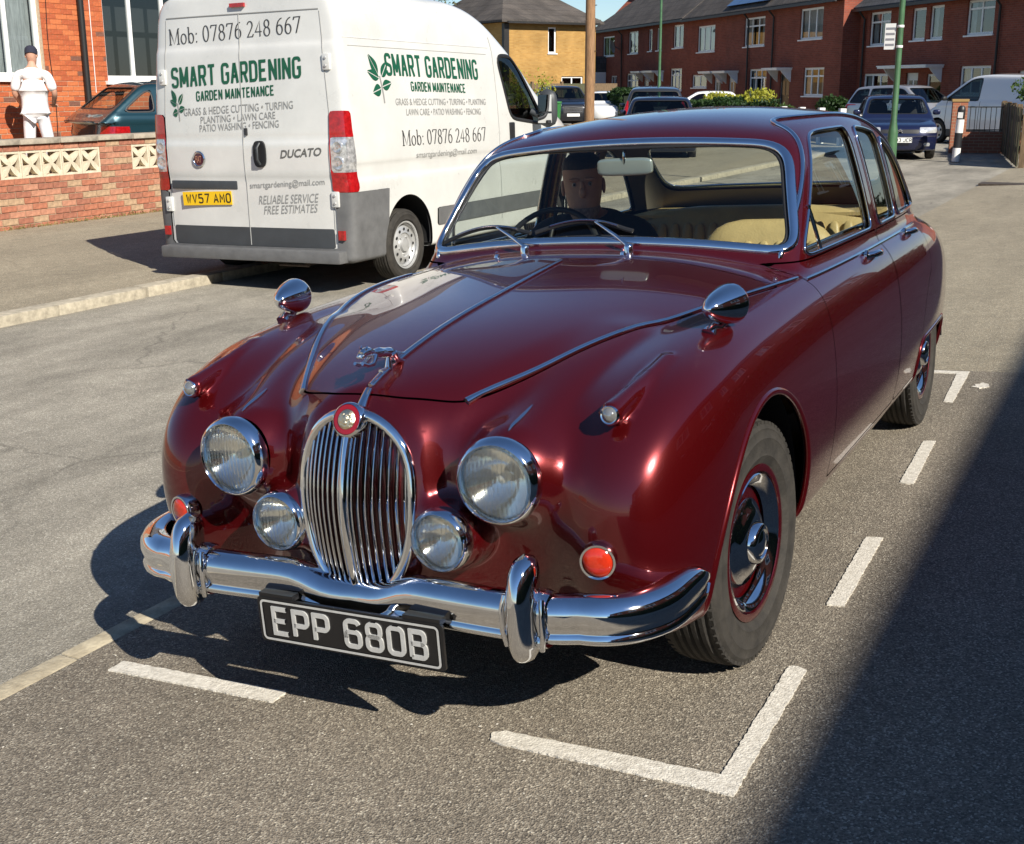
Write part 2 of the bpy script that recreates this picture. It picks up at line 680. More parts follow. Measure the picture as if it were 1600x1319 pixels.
# ---------------------------------------------------------------- white bay markings with worn edges
paint_white = mat("road_paint", (0.78, 0.73, 0.63), rough=0.7, var=0.5, vscale=55, col2=(0.46, 0.42, 0.35), bump=0.5, bscale=170, detail=8)
rndm = random.Random(11)
def marking(name, label, pts, step=0.011, jag=0.0022, roundends=False):
    """flat painted quad, outline resampled and roughened"""
    P = []
    n = len(pts)
    for i in range(n):
        a, b = pts[i], pts[(i + 1) % n]
        L = math.dist(a, b)
        k = max(1, int(L / step))
        for j in range(k):
            t = j / k
            q = (a[0] + (b[0] - a[0]) * t, a[1] + (b[1] - a[1]) * t)
            P.append((q[0] + rndm.uniform(-jag, jag), q[1] + rndm.uniform(-jag, jag)))
    t = tessellate_polygon([[Vector((a, b, 0)) for a, b in P]])
    n = len(P)
    V = [(a, b, pave_z(a, b) + 0.0045) for a, b in P] + [(a, b, pave_z(a, b) - 0.002) for a, b in P]
    F = [tuple(q) for q in t] + [(i, (i + 1) % n, (i + 1) % n + n, i + n) for i in range(n)]
    o = mesh_obj(name, V, F, paint_white, None, False)
    tag(o, kind="structure")
    return o
W_ = 0.032
def bar(a, b, w=W_):
    d = Vector((b[0] - a[0], b[1] - a[1])).normalized()
    nn = Vector((-d.y, d.x)) * w
    return [(a[0] + nn.x, a[1] + nn.y), (b[0] + nn.x, b[1] + nn.y), (b[0] - nn.x, b[1] - nn.y), (a[0] - nn.x, a[1] - nn.y)]
marking("bay_marking", "", bar((-0.93, -0.701), (-0.345, -0.690)))
marking("bay_marking", "", [(0.285, -0.655), (0.315, -0.636), (0.868, -0.640), (0.860, -0.034), (0.884, -0.026), (0.912, -0.040), (0.922, -0.715), (0.335, -0.700), (0.297, -0.690)])
marking("bay_marking", "", [(0.853, 0.425), (0.905, 0.430), (0.893, 1.080), (0.836, 1.070)])
marking("bay_marking", "", [(0.826, 1.745), (0.880, 1.738), (0.856, 2.415), (0.806, 2.405)])
marking("bay_marking", "", [(0.773, 3.18), (0.818, 3.17), (0.800, 3.86), (0.797, 3.93), (0.35, 3.92), (0.35, 3.86), (0.74, 3.865)])
marking("paint_splash", "", [(0.862, 3.545), (0.900, 3.53), (0.935, 3.57), (0.925, 3.63), (0.89, 3.66), (0.872, 3.62)], jag=0.010)
# manhole / service cover strip far along the footway
iron = mat("cast_iron", (0.09, 0.07, 0.055), rough=0.75, metal=0.4, var=0.4, vscale=20)
tag(Geo().box(-1.06, -0.10, 18.9, 19.35, TILT * -0.6 - 0.03, TILT * -0.55 + 0.012).obj("service_cover", iron, None, smooth=False), "rusty iron service cover set in the footway before the bollard", "manhole cover")
# loose grit on the footway: tiny pale stones
G = Geo()
rg = random.Random(3)
for _ in range(420):
    x = rg.uniform(-1.0, 1.6)
    y = rg.uniform(-1.75, 2.5) if rg.random() < .7 else rg.uniform(-1.6, -0.5)
    r = rg.uniform(0.0012, 0.0042)
    M = Matrix.Translation((x, y, pave_z(x, y) + r * .4)) @ Matrix.Rotation(rg.uniform(0, 6), 4, 'Z') @ Matrix.Diagonal((1.3, 0.9, 0.6, 1))
    s = [Vector(p) * r for p in ((1, 0, 0), (-1, 0.2, 0), (0, 1, 0), (0.1, -1, 0), (0, 0, 1), (0, 0, -1))]
    G.add([tuple(p) for p in s], [(0, 2, 4), (2, 1, 4), (1, 3, 4), (3, 0, 4), (2, 0, 5), (1, 2, 5), (3, 1, 5), (0, 3, 5)], M)
tag(G.obj("loose_grit", mat("grit_stone", (0.45, 0.42, 0.36), 0.9), None, smooth=False), "tiny pale stones scattered on the footway asphalt", "grit", kind="stuff")

# ================================================================= buildings
def brick_mat(name, c1, c2, mortar, bw=0.225, bh=0.075, mort=0.010, squash=1.0, soot=0.25):
    m = bpy.data.materials.new(name)
    m.use_nodes = True
    n = m.node_tree
    b = n.nodes["Principled BSDF"]
    b.inputs["Roughness"].default_value = 0.9
    b.inputs["Specular IOR Level"].default_value = 0.2
    tc = n.nodes.new("ShaderNodeTexCoord")
    sp = n.nodes.new("ShaderNodeSeparateXYZ")
    n.links.new(tc.outputs["Object"], sp.inputs[0])
    ad = n.nodes.new("ShaderNodeMath")
    n.links.new(sp.outputs[0], ad.inputs[0])
    n.links.new(sp.outputs[1], ad.inputs[1])
    cb = n.nodes.new("ShaderNodeCombineXYZ")
    n.links.new(ad.outputs[0], cb.inputs[0])
    n.links.new(sp.outputs[2], cb.inputs[1])
    br = n.nodes.new("ShaderNodeTexBrick")
    br.inputs["Scale"].default_value = 1.0
    br.inputs["Brick Width"].default_value = bw
    br.inputs["Row Height"].default_value = bh
    br.inputs["Mortar Size"].default_value = mort / 2
    br.inputs["Color1"].default_value = (*c1, 1)
    br.inputs["Color2"].default_value = (*c2, 1)
    br.inputs["Mortar"].default_value = (*mortar, 1)
    n.links.new(cb.outputs[0], br.inputs["Vector"])
    nz = n.nodes.new("ShaderNodeTexNoise")
    nz.inputs["Scale"].default_value = 0.8
    nz.inputs["Detail"].default_value = 7
    n.links.new(tc.outputs["Object"], nz.inputs["Vector"])
    mr = n.nodes.new("ShaderNodeMapRange")
    mr.inputs[1].default_value = 0.3
    mr.inputs[2].default_value = 0.7
    mr.inputs[3].default_value = 1 - soot
    mr.inputs[4].default_value = 1.08
    n.links.new(nz.outputs[0], mr.inputs[0])
    mu = n.nodes.new("ShaderNodeVectorMath")
    mu.operation = 'SCALE'
    n.links.new(br.outputs[0], mu.inputs[0])
    n.links.new(mr.outputs[0], mu.inputs[3])
    n.links.new(mu.outputs[0], b.inputs["Base Color"])
    bp = n.nodes.new("ShaderNodeBump")
    bp.inputs["Strength"].default_value = 0.5
    bp.inputs["Distance"].default_value = 0.01
    n.links.new(br.outputs[1], bp.inputs["Height"])
    bp.invert = True
    n.links.new(bp.outputs[0], b.inputs["Normal"])
    MATS[name] = m
    return m
def tile_mat(name, c, c2, row=0.30, col=0.25):
    m = brick_mat(name, c, c2, tuple(q * 0.35 for q in c), col, row, 0.016, soot=0.35)
    return m
red_brick = brick_mat("terrace_red_brick", (0.30, 0.080, 0.048), (0.225, 0.060, 0.038), (0.24, 0.135, 0.10))
red_brick2 = brick_mat("terrace_brown_brick", (0.28, 0.080, 0.050), (0.21, 0.060, 0.040), (0.23, 0.135, 0.10))
stock_brick = brick_mat("yellow_stock_brick", (0.46, 0.27, 0.085), (0.38, 0.21, 0.06), (0.36, 0.25, 0.12), soot=0.3)
orange_brick = brick_mat("orange_brick_reflect", (0.46, 0.13, 0.05), (0.36, 0.10, 0.04), (0.42, 0.26, 0.16))
roof_tile = tile_mat("grey_roof_tile", (0.115, 0.098, 0.085), (0.085, 0.075, 0.068))
roof_slate = tile_mat("slate_roof", (0.10, 0.10, 0.105), (0.075, 0.075, 0.08))
roof_red = tile_mat("red_roof_tile", (0.26, 0.075, 0.045), (0.20, 0.06, 0.038))
upvc = mat("white_window_frame", (0.82, 0.82, 0.80), rough=0.35, var=0.05, vscale=5)
win_glass = glass_mat("window_glass", (0.62, 0.67, 0.68), ior=1.6, gain=1.6)
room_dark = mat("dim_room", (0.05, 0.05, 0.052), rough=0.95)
curtain = mat("net_curtain", (0.60, 0.60, 0.58), rough=0.95, var=0.35, vscale=6, stretch=(6, 6, 0.6))
black_pipe = mat("black_iron_pipe", (0.014, 0.013, 0.012), rough=0.5)
lead = mat("lead_flashing", (0.10, 0.105, 0.11), rough=0.7)

def wall_grid(G, x0, x1, z0, z1, holes, y=0.0, th=0.25):
    """wall in the xz plane (front face at y, body behind) with real rectangular openings and reveals"""
    xs = sorted({x0, x1, *[min(max(h[0], x0), x1) for h in holes], *[min(max(h[1], x0), x1) for h in holes]})
    zs = sorted({z0, z1, *[h[2] for h in holes], *[h[3] for h in holes]})
    for i in range(len(xs) - 1):
        for j in range(len(zs) - 1):
            cx, cz = (xs[i] + xs[i + 1]) / 2, (zs[j] + zs[j + 1]) / 2
            if any(h[0] < cx < h[1] and h[2] < cz < h[3] for h in holes):
                continue
            G.add([(xs[i], y, zs[j]), (xs[i + 1], y, zs[j]), (xs[i + 1], y, zs[j + 1]), (xs[i], y, zs[j + 1])], [(0, 1, 2, 3)])
    for a, b, c, d in holes:
        G.add([(a, y, c), (b, y, c), (b, y, d), (a, y, d), (a, y + th, c), (b, y + th, c), (b, y + th, d), (a, y + th, d)],
              [(0, 4, 5, 1), (1, 5, 6, 2), (2, 6, 7, 3), (3, 7, 4, 0)])
def window(parent, x0, x1, z0, z1, y=0.07, cols=(0.5,), rows=(), fw=0.085, curt=0.0, sill=True, open_vent=False, dark=None):
    """framed window with mullions: frame > pane panes, sill"""
    G = Geo()
    d0, d1 = y, y + 0.05
    G.box(x0, x1, d0, d1, z0, z0 + fw)
    G.box(x0, x1, d0, d1, z1 - fw, z1)
    G.box(x0, x0 + fw, d0, d1, z0 + fw, z1 - fw)
    G.box(x1 - fw, x1, d0, d1, z0 + fw, z1 - fw)
    W, H = x1 - x0, z1 - z0
    xb = [x0 + fw] + [x0 + W * c for c in cols] + [x1 - fw]
    zb = [z0 + fw] + [z0 + H * r for r in rows] + [z1 - fw]
    for c in xb[1:-1]:
        G.box(c - fw * .45, c + fw * .45, d0 + .004, d1 - .004, z0 + fw, z1 - fw)
    for r in zb[1:-1]:
        G.box(x0 + fw, x1 - fw, d0 + .008, d1 - .008, r - fw * .4, r + fw * .4)
    w = G.obj("window", upvc, parent, smooth=False)
    for i in range(len(xb) - 1):
        for j in range(len(zb) - 1):
            g = Geo().add([(xb[i], y + .026, zb[j]), (xb[i + 1], y + .026, zb[j]), (xb[i + 1], y + .026, zb[j + 1]), (xb[i], y + .026, zb[j + 1])], [(0, 1, 2, 3)])
            g.obj("pane", win_glass, w, smooth=False)
    if curt > 0:
        # gathered curtains hung inside
        n = 28
        for a, b in ([(x0, x0 + W * curt), (x1 - W * curt, x1)] if curt < 0.5 else [(x0, x1)]):
            v, f = [], []
            for k in range(n + 1):
                t = k / n
                yy = y + 0.14 + 0.018 * math.sin(t * (b - a) / 0.09 * 2 * math.pi)
                v += [(a + (b - a) * t, yy, z0 + .02), (a + (b - a) * t, yy, z1 - .01)]
                if k:
                    f.append((2 * k - 2, 2 * k, 2 * k + 1, 2 * k - 1))
            mesh_obj("curtain", v, f, curtain, w)
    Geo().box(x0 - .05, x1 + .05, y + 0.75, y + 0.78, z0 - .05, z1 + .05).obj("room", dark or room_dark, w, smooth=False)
    if sill:
        Geo().box(x0 - .06, x1 + .06, -0.06, y + 0.02, z0 - 0.055, z0 - 0.001).obj("sill", upvc, w, smooth=False)
    return w
def door(parent, x0, x1, z0, z1, m, y=0.09, glazed=True):
    d = Geo().box(x0, x1, y, y + .05, z0, z1).obj("door", m, parent, smooth=False)
    G = Geo()
    fw = .06
    G.box(x0 - fw, x0, y - .02, y + .05, z0, z1 + fw)
    G.box(x1, x1 + fw, y - .02, y + .05, z0, z1 + fw)
    G.box(x0, x1, y - .02, y + .05, z1, z1 + fw)
    G.obj("door_frame", upvc, d, smooth=False)
    if glazed:
        w = x1 - x0
        for k in (0.30, 0.70):
            Geo().box(x0 + w * (k - .13), x0 + w * (k + .13), y - .012, y + .002, z0 + (z1 - z0) * .55, z0 + (z1 - z0) * .86).obj("door_light", mat("door_light_glass", (0.06, 0.07, 0.08), 0.1), d, smooth=False)
    Geo().tube([(x1 - .1, y - .05, z0 + 1.02), (x1 - .1, y, z0 + 1.02)], .02, 8).obj("handle", chrome_ if (chrome_ := MATS.get("satin_chrome")) else upvc, d)
    return d
def pitched_roof(G, x0, x1, y0, y1, ze, zr, over=0.35, hip0=0.0, hip1=0.0, th=0.12):
    ym = (y0 + y1) / 2
    a, b = y0 - over, y1 + over
    X0, X1 = x0 - (over if hip0 > 0 else 0.0), x1 + (over if hip1 > 0 else 0.0)
    for dz, fl in ((th, False), (0.0, True)):
        v = [(X0, a, ze + dz), (X1, a, ze + dz), (X1, b, ze + dz), (X0, b, ze + dz), (x0 + hip0, ym, zr + dz), (x1 - hip1, ym, zr + dz)]
        f = [(0, 1, 5, 4), (2, 3, 4, 5), (3, 0, 4), (1, 2, 5)]
        G.add(v, [tuple(reversed(q)) for q in f] if fl else f)
    v = [(X0, a, ze), (X1, a, ze), (X1, b, ze), (X0, b, ze), (X0, a, ze + th), (X1, a, ze + th), (X1, b, ze + th), (X0, b, ze + th)]
    G.add(v, [(0, 1, 5, 4), (1, 2, 6, 5), (2, 3, 7, 6), (3, 0, 4, 7)])
def chimney(parent, x, y, z0, z1, m=None, w=0.9, d=0.55, pots=2):
    c = Geo().box(x - w / 2, x + w / 2, y - d / 2, y + d / 2, z0, z1).box(x - w / 2 - .05, x + w / 2 + .05, y - d / 2 - .05, y + d / 2 + .05, z1 - .22, z1 - .08).obj("chimney", m or red_brick, parent, smooth=False)
    for i in range(pots):
        xx = x + (i - (pots - 1) / 2) * w * .45
        Geo().lathe([(.11, 0), (.09, .15), (.10, .38), (.12, .40), (.12, .43), (.08, .43), (.08, .2)], 12, Matrix.Translation((xx, y, z1))).obj("chimney_pot", mat("terracotta", (0.42, 0.16, 0.08), 0.8), c)
    return c
def canopy(parent, x0, x1, z, depth=0.75, m=None):
    c = Geo().box(x0, x1, -depth, 0.0, z, z + .07).box(x0 - .03, x1 + .03, -depth - .03, 0, z + .07, z + .11).obj("porch_canopy", upvc, parent, smooth=False)
    for x in (x0 + .08, x1 - .14):
        Geo().prism([(0, z), (-depth * .7, z), (-depth * .55, z - .14), (-.12, z - .42), (0, z - .52)], x, x + .06, 'x').obj("canopy_bracket", upvc, c, smooth=False)
    return c
def house(name, label, origin, ang, L, D, ze, zr, wallm, roofm, wins, doors=(), hip0=0, hip1=0, zb=-0.4, group=None, pipes=(), cat="house", over=0.35):
    """front along local +x, facing local -y"""
    r = thing(name, label, cat, origin, (0, 0, ang), group)
    holes = [w[:4] for w in wins] + [d[:4] for d in doors]
    G = Geo()
    wall_grid(G, 0, L, zb, ze, holes, 0.0, 0.12)
    G.add([(0, 0, zb), (0, D, zb), (0, D, ze), (0, 0, ze)], [(0, 1, 2, 3)])
    G.add([(L, 0, zb), (L, D, zb), (L, D, ze), (L, 0, ze)], [(0, 1, 2, 3)])
    G.add([(0, D, zb), (L, D, zb), (L, D, ze), (0, D, ze)], [(0, 1, 2, 3)])
    if hip0 == 0:
        G.add([(0, 0, ze), (0, D, ze), (0, D / 2, zr)], [(0, 1, 2)])
    if hip1 == 0:
        G.add([(L, 0, ze), (L, D, ze), (L, D / 2, zr)], [(0, 1, 2)])
    G.obj("wall", wallm, r, smooth=False)
    R = Geo()
    pitched_roof(R, 0, L, 0, D, ze, zr, over, hip0, hip1)
    rf = R.obj("roof", roofm, r, smooth=False)
    Geo().box(0, L, -over - .10, -over - .005, ze - .06, ze + .06).obj("gutter", black_pipe, r, smooth=False)
    for w in wins:
        kw = w[4] if len(w) > 4 else {}
        window(r, *w[:4], **kw)
    for d in doors:
        door(r, *d[:4], d[4])
    for p in pipes:
        Geo().tube([(p, -.09, zb), (p, -.09, ze - .35), (p, -over, ze - .06)], .045, 8).obj("drainpipe", black_pipe, r)
    return r, rf
# ---------------------------------------------------------------- shared pieces for vehicles
void_m = mat("dark_void", (0.008, 0.008, 0.008), rough=0.95)
paint = mat("maroon_paint", (0.102, 0.0032, 0.0046), rough=0.25, metal=0.62, coat=1.0, coat_rough=0.012, spec=0.5)
def _flake(m):
    n = m.node_tree
    b = n.nodes["Principled BSDF"]
    tc = n.nodes.new("ShaderNodeTexCoord")
    v = n.nodes.new("ShaderNodeTexNoise")
    v.inputs["Scale"].default_value = 900
    v.inputs["Detail"].default_value = 2
    n.links.new(tc.outputs["Object"], v.inputs["Vector"])
    bp = n.nodes.new("ShaderNodeBump")
    bp.inputs["Strength"].default_value = 0.05
    bp.inputs["Distance"].default_value = 0.001
    n.links.new(v.outputs[0], bp.inputs["Height"])
    n.links.new(bp.outputs[0], b.inputs["Normal"])
_flake(paint)
chrome = mat("chrome", (0.82, 0.83, 0.85), rough=0.035, metal=1.0, var=0.06, vscale=14)
chrome_dull = mat("satin_chrome", (0.62, 0.63, 0.65), rough=0.16, metal=1.0)
black_trim = mat("black_rubber_trim", (0.012, 0.012, 0.013), rough=0.55)
void = mat("dark_lining", (0.012, 0.010, 0.010), rough=0.9)
lining = mat("headlining_cloth", (0.33, 0.29, 0.23), rough=0.95, var=0.15, vscale=60)
cream = mat("cream_leather", (0.55, 0.41, 0.19), rough=0.42, var=0.14, vscale=9, bump=0.15, bscale=120)
walnut = mat("walnut_veneer", (0.16, 0.055, 0.02), rough=0.22, coat=0.6, var=0.5, vscale=7, stretch=(1, 6, 6))
tyre_rubber = mat("tyre_rubber", (0.030, 0.026, 0.021), rough=0.80, var=0.5, vscale=14, bump=0.25, bscale=150)
car_glass = glass_mat("car_glass", (0.86, 0.90, 0.87))
screen_glass = glass_mat("windscreen_glass", (0.76, 0.80, 0.77))
lens_glass = glass_mat("lamp_lens", (0.97, 0.97, 0.94), ior=1.45)
amber = mat("amber_lens", (0.50, 0.028, 0.008), rough=0.12, coat=0.8, var=0.25, vscale=40)
plate_black = mat("plate_black", (0.008, 0.008, 0.009), rough=0.32, coat=0.3)
plate_silver = mat("plate_silver", (0.62, 0.62, 0.60), rough=0.34, metal=0.35, var=0.12, vscale=60)

# ---------------------------------------------------------------- stroke lettering for registration plates
def arcpts(cx, cy, rx, ry, a0, a1, n=8):
    return [(cx + rx * math.cos(rad(a0 + (a1 - a0) * i / n)), cy + ry * math.sin(rad(a0 + (a1 - a0) * i / n))) for i in range(n + 1)]
def rrect(w, h, r, t=0.0):
    x0, x1, y0, y1 = t, w - t, t, h - t
    return (arcpts(x1 - r, y1 - r, r, r, 90, 0, 4) + arcpts(x1 - r, y0 + r, r, r, 0, -90, 4) +
            arcpts(x0 + r, y0 + r, r, r, -90, -180, 4) + arcpts(x0 + r, y1 - r, r, r, 180, 90, 4))
# glyph box 1.0 wide x 1.6 high; list of polylines (closed flag by repeating the first point)
def _loop(x0, x1, y0, y1, r):
    p = [(x + x0, y + y0) for x, y in rrect(x1 - x0, y1 - y0, r)]
    return p + [p[0]]
GLY = {
    'E': [[(1, 1.6), (0, 1.6), (0, 0), (1, 0)], [(0, .82), (.85, .82)]],
    'P': [[(0, 0), (0, 1.6), (.72, 1.6)] + arcpts(.72, 1.32, .28, .28, 90, 0, 4) + arcpts(.72, .98, .28, .28, 0, -90, 4) + [(0, .70)]],
    'R': [[(0, 0), (0, 1.6), (.72, 1.6)] + arcpts(.72, 1.32, .28, .28, 90, 0, 4) + arcpts(.72, 1.0, .28, .28, 0, -90, 4) + [(0, .72)], [(.55, .72), (1, 0)]],
    'B': [[(0, 0), (0, 1.6), (.68, 1.6)] + arcpts(.68, 1.33, .27, .27, 90, 0, 4) + arcpts(.68, 1.12, .27, .27, 0, -90, 4) + [(0, .85)],
          [(.68, .85)] + arcpts(.72, .57, .28, .28, 90, 0, 4) + arcpts(.72, .28, .28, .28, 0, -90, 4) + [(0, 0)]],
    '0': [_loop(0, 1, 0, 1.6, .30)],
    'O': [_loop(0, 1, 0, 1.6, .38)],
    '8': [_loop(.05, .95, .82, 1.6, .28), _loop(0, 1, 0, .82, .28)],
    '6': [_loop(0, 1, 0, .92, .28), [(0, .5)] + [(0, 1.3)] + arcpts(.3, 1.3, .3, .3, 180, 90, 4) + [(.7, 1.6)] + arcpts(.7, 1.3, .3, .3, 90, 20, 4)],
    '9': [_loop(0, 1, .68, 1.6, .28), [(1, 1.1), (1, .3)] + arcpts(.7, .3, .3, .3, 0, -90, 4) + [(.3, 0)] + arcpts(.3, .3, .3, .3, -90, -160, 4)],
    'W': [[(0, 1.6), (.25, 0), (.5, 1.2), (.75, 0), (1, 1.6)]],
    'V': [[(0, 1.6), (.5, 0), (1, 1.6)]],
    '5': [[(.95, 1.6), (.06, 1.6), (.04, .92), (.7, .92)] + arcpts(.7, .62, .3, .3, 90, 0, 4) + arcpts(.7, .3, .3, .3, 0, -90, 4) + [(.3, 0)] + arcpts(.3, .3, .3, .3, -90, -160, 4)],
    '7': [[(0, 1.6), (1, 1.6), (.4, 0)]],
    'A': [[(0, 0), (.5, 1.6), (1, 0)], [(.18, .5), (.82, .5)]],
    'M': [[(0, 0), (0, 1.6), (.5, .6), (1, 1.6), (1, 0)]],
    '3': [[(.02, 1.35)] + arcpts(.3, 1.32, .28, .28, 170, 90, 4) + arcpts(.7, 1.32, .28, .28, 90, 0, 4) + arcpts(.7, 1.12, .27, .27, 0, -90, 4) + [(.4, .85), (.7, .85)] +
          arcpts(.72, .57, .28, .28, 90, 0, 4) + arcpts(.72, .28, .28, .28, 0, -90, 4) + arcpts(.3, .28, .3, .28, -90, -165, 4)],
    'J': [[(1, 1.6), (1, .3)] + arcpts(.7, .3, .3, .3, 0, -90, 4) + [(.3, 0)] + arcpts(.3, .3, .3, .3, -90, -180, 4)],
    'C': [arcpts(.7, 1.3, .3, .3, 10, 90, 4) + arcpts(.3, 1.3, .3, .3, 90, 180, 4) + arcpts(.3, .3, .3, .3, 180, 270, 4) + arcpts(.7, .3, .3, .3, -90, -10, 4)],
    'I': [[(.5, 0), (.5, 1.6)]],
}
def stroke_poly(P, t):
    """flat ribbon of half width t along a 2-D polyline with mitred joints"""
    closed = math.dist(P[0], P[-1]) < 1e-6
    if closed:
        P = P[:-1]
    Q = [P[0]]
    for p in P[1:]:
        if math.dist(p, Q[-1]) > 1e-4:
            Q.append(p)
    n = len(Q)
    L, R = [], []
    for i in range(n):
        a = Q[i - 1] if (closed or i > 0) else None
        c = Q[(i + 1) % n] if (closed or i < n - 1) else None
        b = Q[i]
        d1 = ((b[0] - a[0]), (b[1] - a[1])) if a else None
        d2 = ((c[0] - b[0]), (c[1] - b[1])) if c else None
        def un(d):
            l = math.hypot(*d)
            return (d[0] / l, d[1] / l)
        d1 = un(d1) if d1 else None
        d2 = un(d2) if d2 else None
        n1 = (-d1[1], d1[0]) if d1 else None
        n2 = (-d2[1], d2[0]) if d2 else None
        if n1 and n2:
            m = (n1[0] + n2[0], n1[1] + n2[1])
            l2 = m[0] * n1[0] + m[1] * n1[1]
            s = min(1.0 / max(l2, 0.35), 1.6)
            m = (m[0] * s, m[1] * s)
        else:
            m = n1 or n2
        L.append((b[0] + m[0] * t, b[1] + m[1] * t))
        R.append((b[0] - m[0] * t, b[1] - m[1] * t))
    F = []
    for i in range(n if closed else n - 1):
        j = (i + 1) % n
        F.append((i, j, n + j, n + i))
    return L + R, F
def plate_text(G, text, w, h, depth, gap=0.22, space=0.75, t=0.14, cw=None, x0=None):
    """raised characters in local x,z facing -y; total width w, height h centred on the origin"""
    units = sum((space if c == ' ' else (0.35 if c == 'I' else 1.0)) for c in text) + gap * 2 * 0 
    k = h / 1.6
    nat = 0.0
    adv = []
    for c in text:
        a = space if c == ' ' else 1.0 + gap + 2 * t
        adv.append(a)
        nat += a
    nat -= gap
    sx = w / nat
    x = -w / 2 + t * sx
    sx_, sz_ = sx, (h) / (1.6 + 2 * t)
    for c, a in zip(text, adv):
        if c != ' ':
            for pl in GLY[c]:
                v, f = stroke_poly(pl, t)
                V3 = [(x + p[0] * sx_, -depth, -h / 2 + (p[1] + t) * sz_) for p in v]
                B3 = [(p[0], 0.0, p[2]) for p in V3]
                n = len(v)
                G.add(V3 + B3, [tuple(q) for q in f] + [(i, (i + 1), (i + 1) + n, i + n) for i in range(n // 2 - 1)] +
                      [(i + n // 2, i + n // 2 + 1, i + n // 2 + 1 + n, i + n // 2 + n) for i in range(n // 2 - 1)])
        x += a * sx
    return G

# ---------------------------------------------------------------- wheels
def wheel_parts(root, loc, side, steer=0.0, R=0.335, half=0.088, style="vintage", rimR=0.205):
    """wheel with tyre, rim and cap; axis along local X, outer face towards side"""
    hub = bpy.data.objects.new("wheel", None)
    COL.objects.link(hub)
    hub.parent = root
    hub.location = loc
    hub.rotation_euler = (0, 0, steer)
    M = Matrix.Rotation(rad(90) * side, 4, 'Y')
    G = Geo()
    h = half
    pr = [(rimR - 0.012, -h * .72), (rimR + 0.012, -h * .80), (R * .80, -h * 1.0), (R * .93, -h * .93), (R * .985, -h * .74)]
    gs = [-.62, -.5, -.46, -.22, -.18, .18, .22, .46, .5, .62]
    for i, q in enumerate(gs):
        deep = (i % 4) in (2, 3) if False else (i in (1, 2, 3, 4, 5, 6, 7, 8) and i % 2 == 0)
        pr.append((R * (1.0 - 0.02 * abs(q)**3) - (0.010 if i in (2, 4, 6, 8) and False else 0.0), h * q))
    pr += [(R * .985, h * .74), (R * .945, h * .90), (R * .925, h * .945), (R * .915, h * .925), (R * .86, h * .985), (R * .85, h * 1.005), (R * .84, h * .985), (R * .78, h * 1.0), (R * .72, h * .96), (R * .71, h * .975), (R * .70, h * .95), (rimR + 0.012, h * .80), (rimR - 0.012, h * .72)]
    # tread: circumferential grooves
    pr2 = []
    for r, z in pr:
        pr2.append((r, z))
    tre = []
    for q in np.linspace(-.60, .60, 19):
        k = int(round((q + .60) / 1.2 * 18))
        tre.append((R * (1.0 - 0.015 * abs(q)**3) - (0.008 if k % 4 == 2 else 0.0), h * q))
    pr2 = pr[:5] + tre + pr[-13:]
    G.lathe(pr2, 72, M)
    t = G.obj("tyre", tyre_rubber, hub, angle=50)
    if style == "vintage":
        G = Geo()
        # sidewall tread shoulder blocks
        for k in range(72):
            a = 2 * math.pi * k / 72
            for sd in (-1, 1):
                MM = M @ Matrix.Rotation(a, 4, 'Z')
                G.box(R * .940, R * .984, -0.0095, 0.0095, sd * h * .70, sd * h * .862, MM)
        tag(G.obj("tread_blocks", tyre_rubber, t, angle=30), kind="stuff")
        G = Geo()
        G.lathe([(rimR + 0.006, h * .78), (rimR + 0.010, h * .84), (rimR + 0.002, h * .87), (rimR - 0.010, h * .85), (rimR - 0.018, h * .62), (rimR - 0.03, h * .40),
                 (rimR - 0.07, h * .34), (rimR - 0.085, h * .30), (0.03, h * .30)], 48, M)
        G.obj("rim", paint, hub, angle=60)
        G = Geo()
        G.lathe([(rimR - 0.014, h * .80), (rimR - 0.018, h * .84), (rimR - 0.024, h * .80), (rimR - 0.036, h * .64), (rimR - 0.048, h * .50), (rimR - 0.052, h * .48)], 48, M)
        G.obj("trim_ring", chrome, hub, angle=60)
        G = Geo()
        G.lathe([(rimR - 0.088, h * .30), (rimR - 0.085, h * .52), (rimR - 0.090, h * .57), (rimR - 0.10, h * .60), (rimR - 0.114, h * .72), (0.075, h * .80), (0.060, h * .83), (0.056, h * .98),
                 (0.050, h * 1.06), (0.040, h * 1.08), (0.036, h * 1.02), (0.030, h * 1.06), (0.015, h * 1.12), (0.0, h * 1.13)], 48, M)
        G.obj("hub_cap", chrome, hub, angle=45)
    return hub

def rounded_box(G, c, s, k=4.0, n=24, M=None, taper=None):
    """superellipsoid cushion"""
    rings = []
    for t in np.linspace(-math.pi / 2, math.pi / 2, 15):
        ct, st = math.cos(t), math.sin(t)
        def sp(v, e): return math.copysign(abs(v)**(2 / e), v)
        ring = []
        for a in np.linspace(0, 2 * math.pi, n, endpoint=False):
            q = sp(ct, k)
            z = sp(st, k)
            tp = 1 + (taper * z if taper else 0)
            ring.append((c[0] + s[0] * sp(math.cos(a), k) * q * tp, c[1] + s[1] * sp(math.sin(a), k) * q, c[2] + s[2] * z))
        rings.append(ring)
    v, f = loft(rings)
    G.add(v, f, M)
    return G
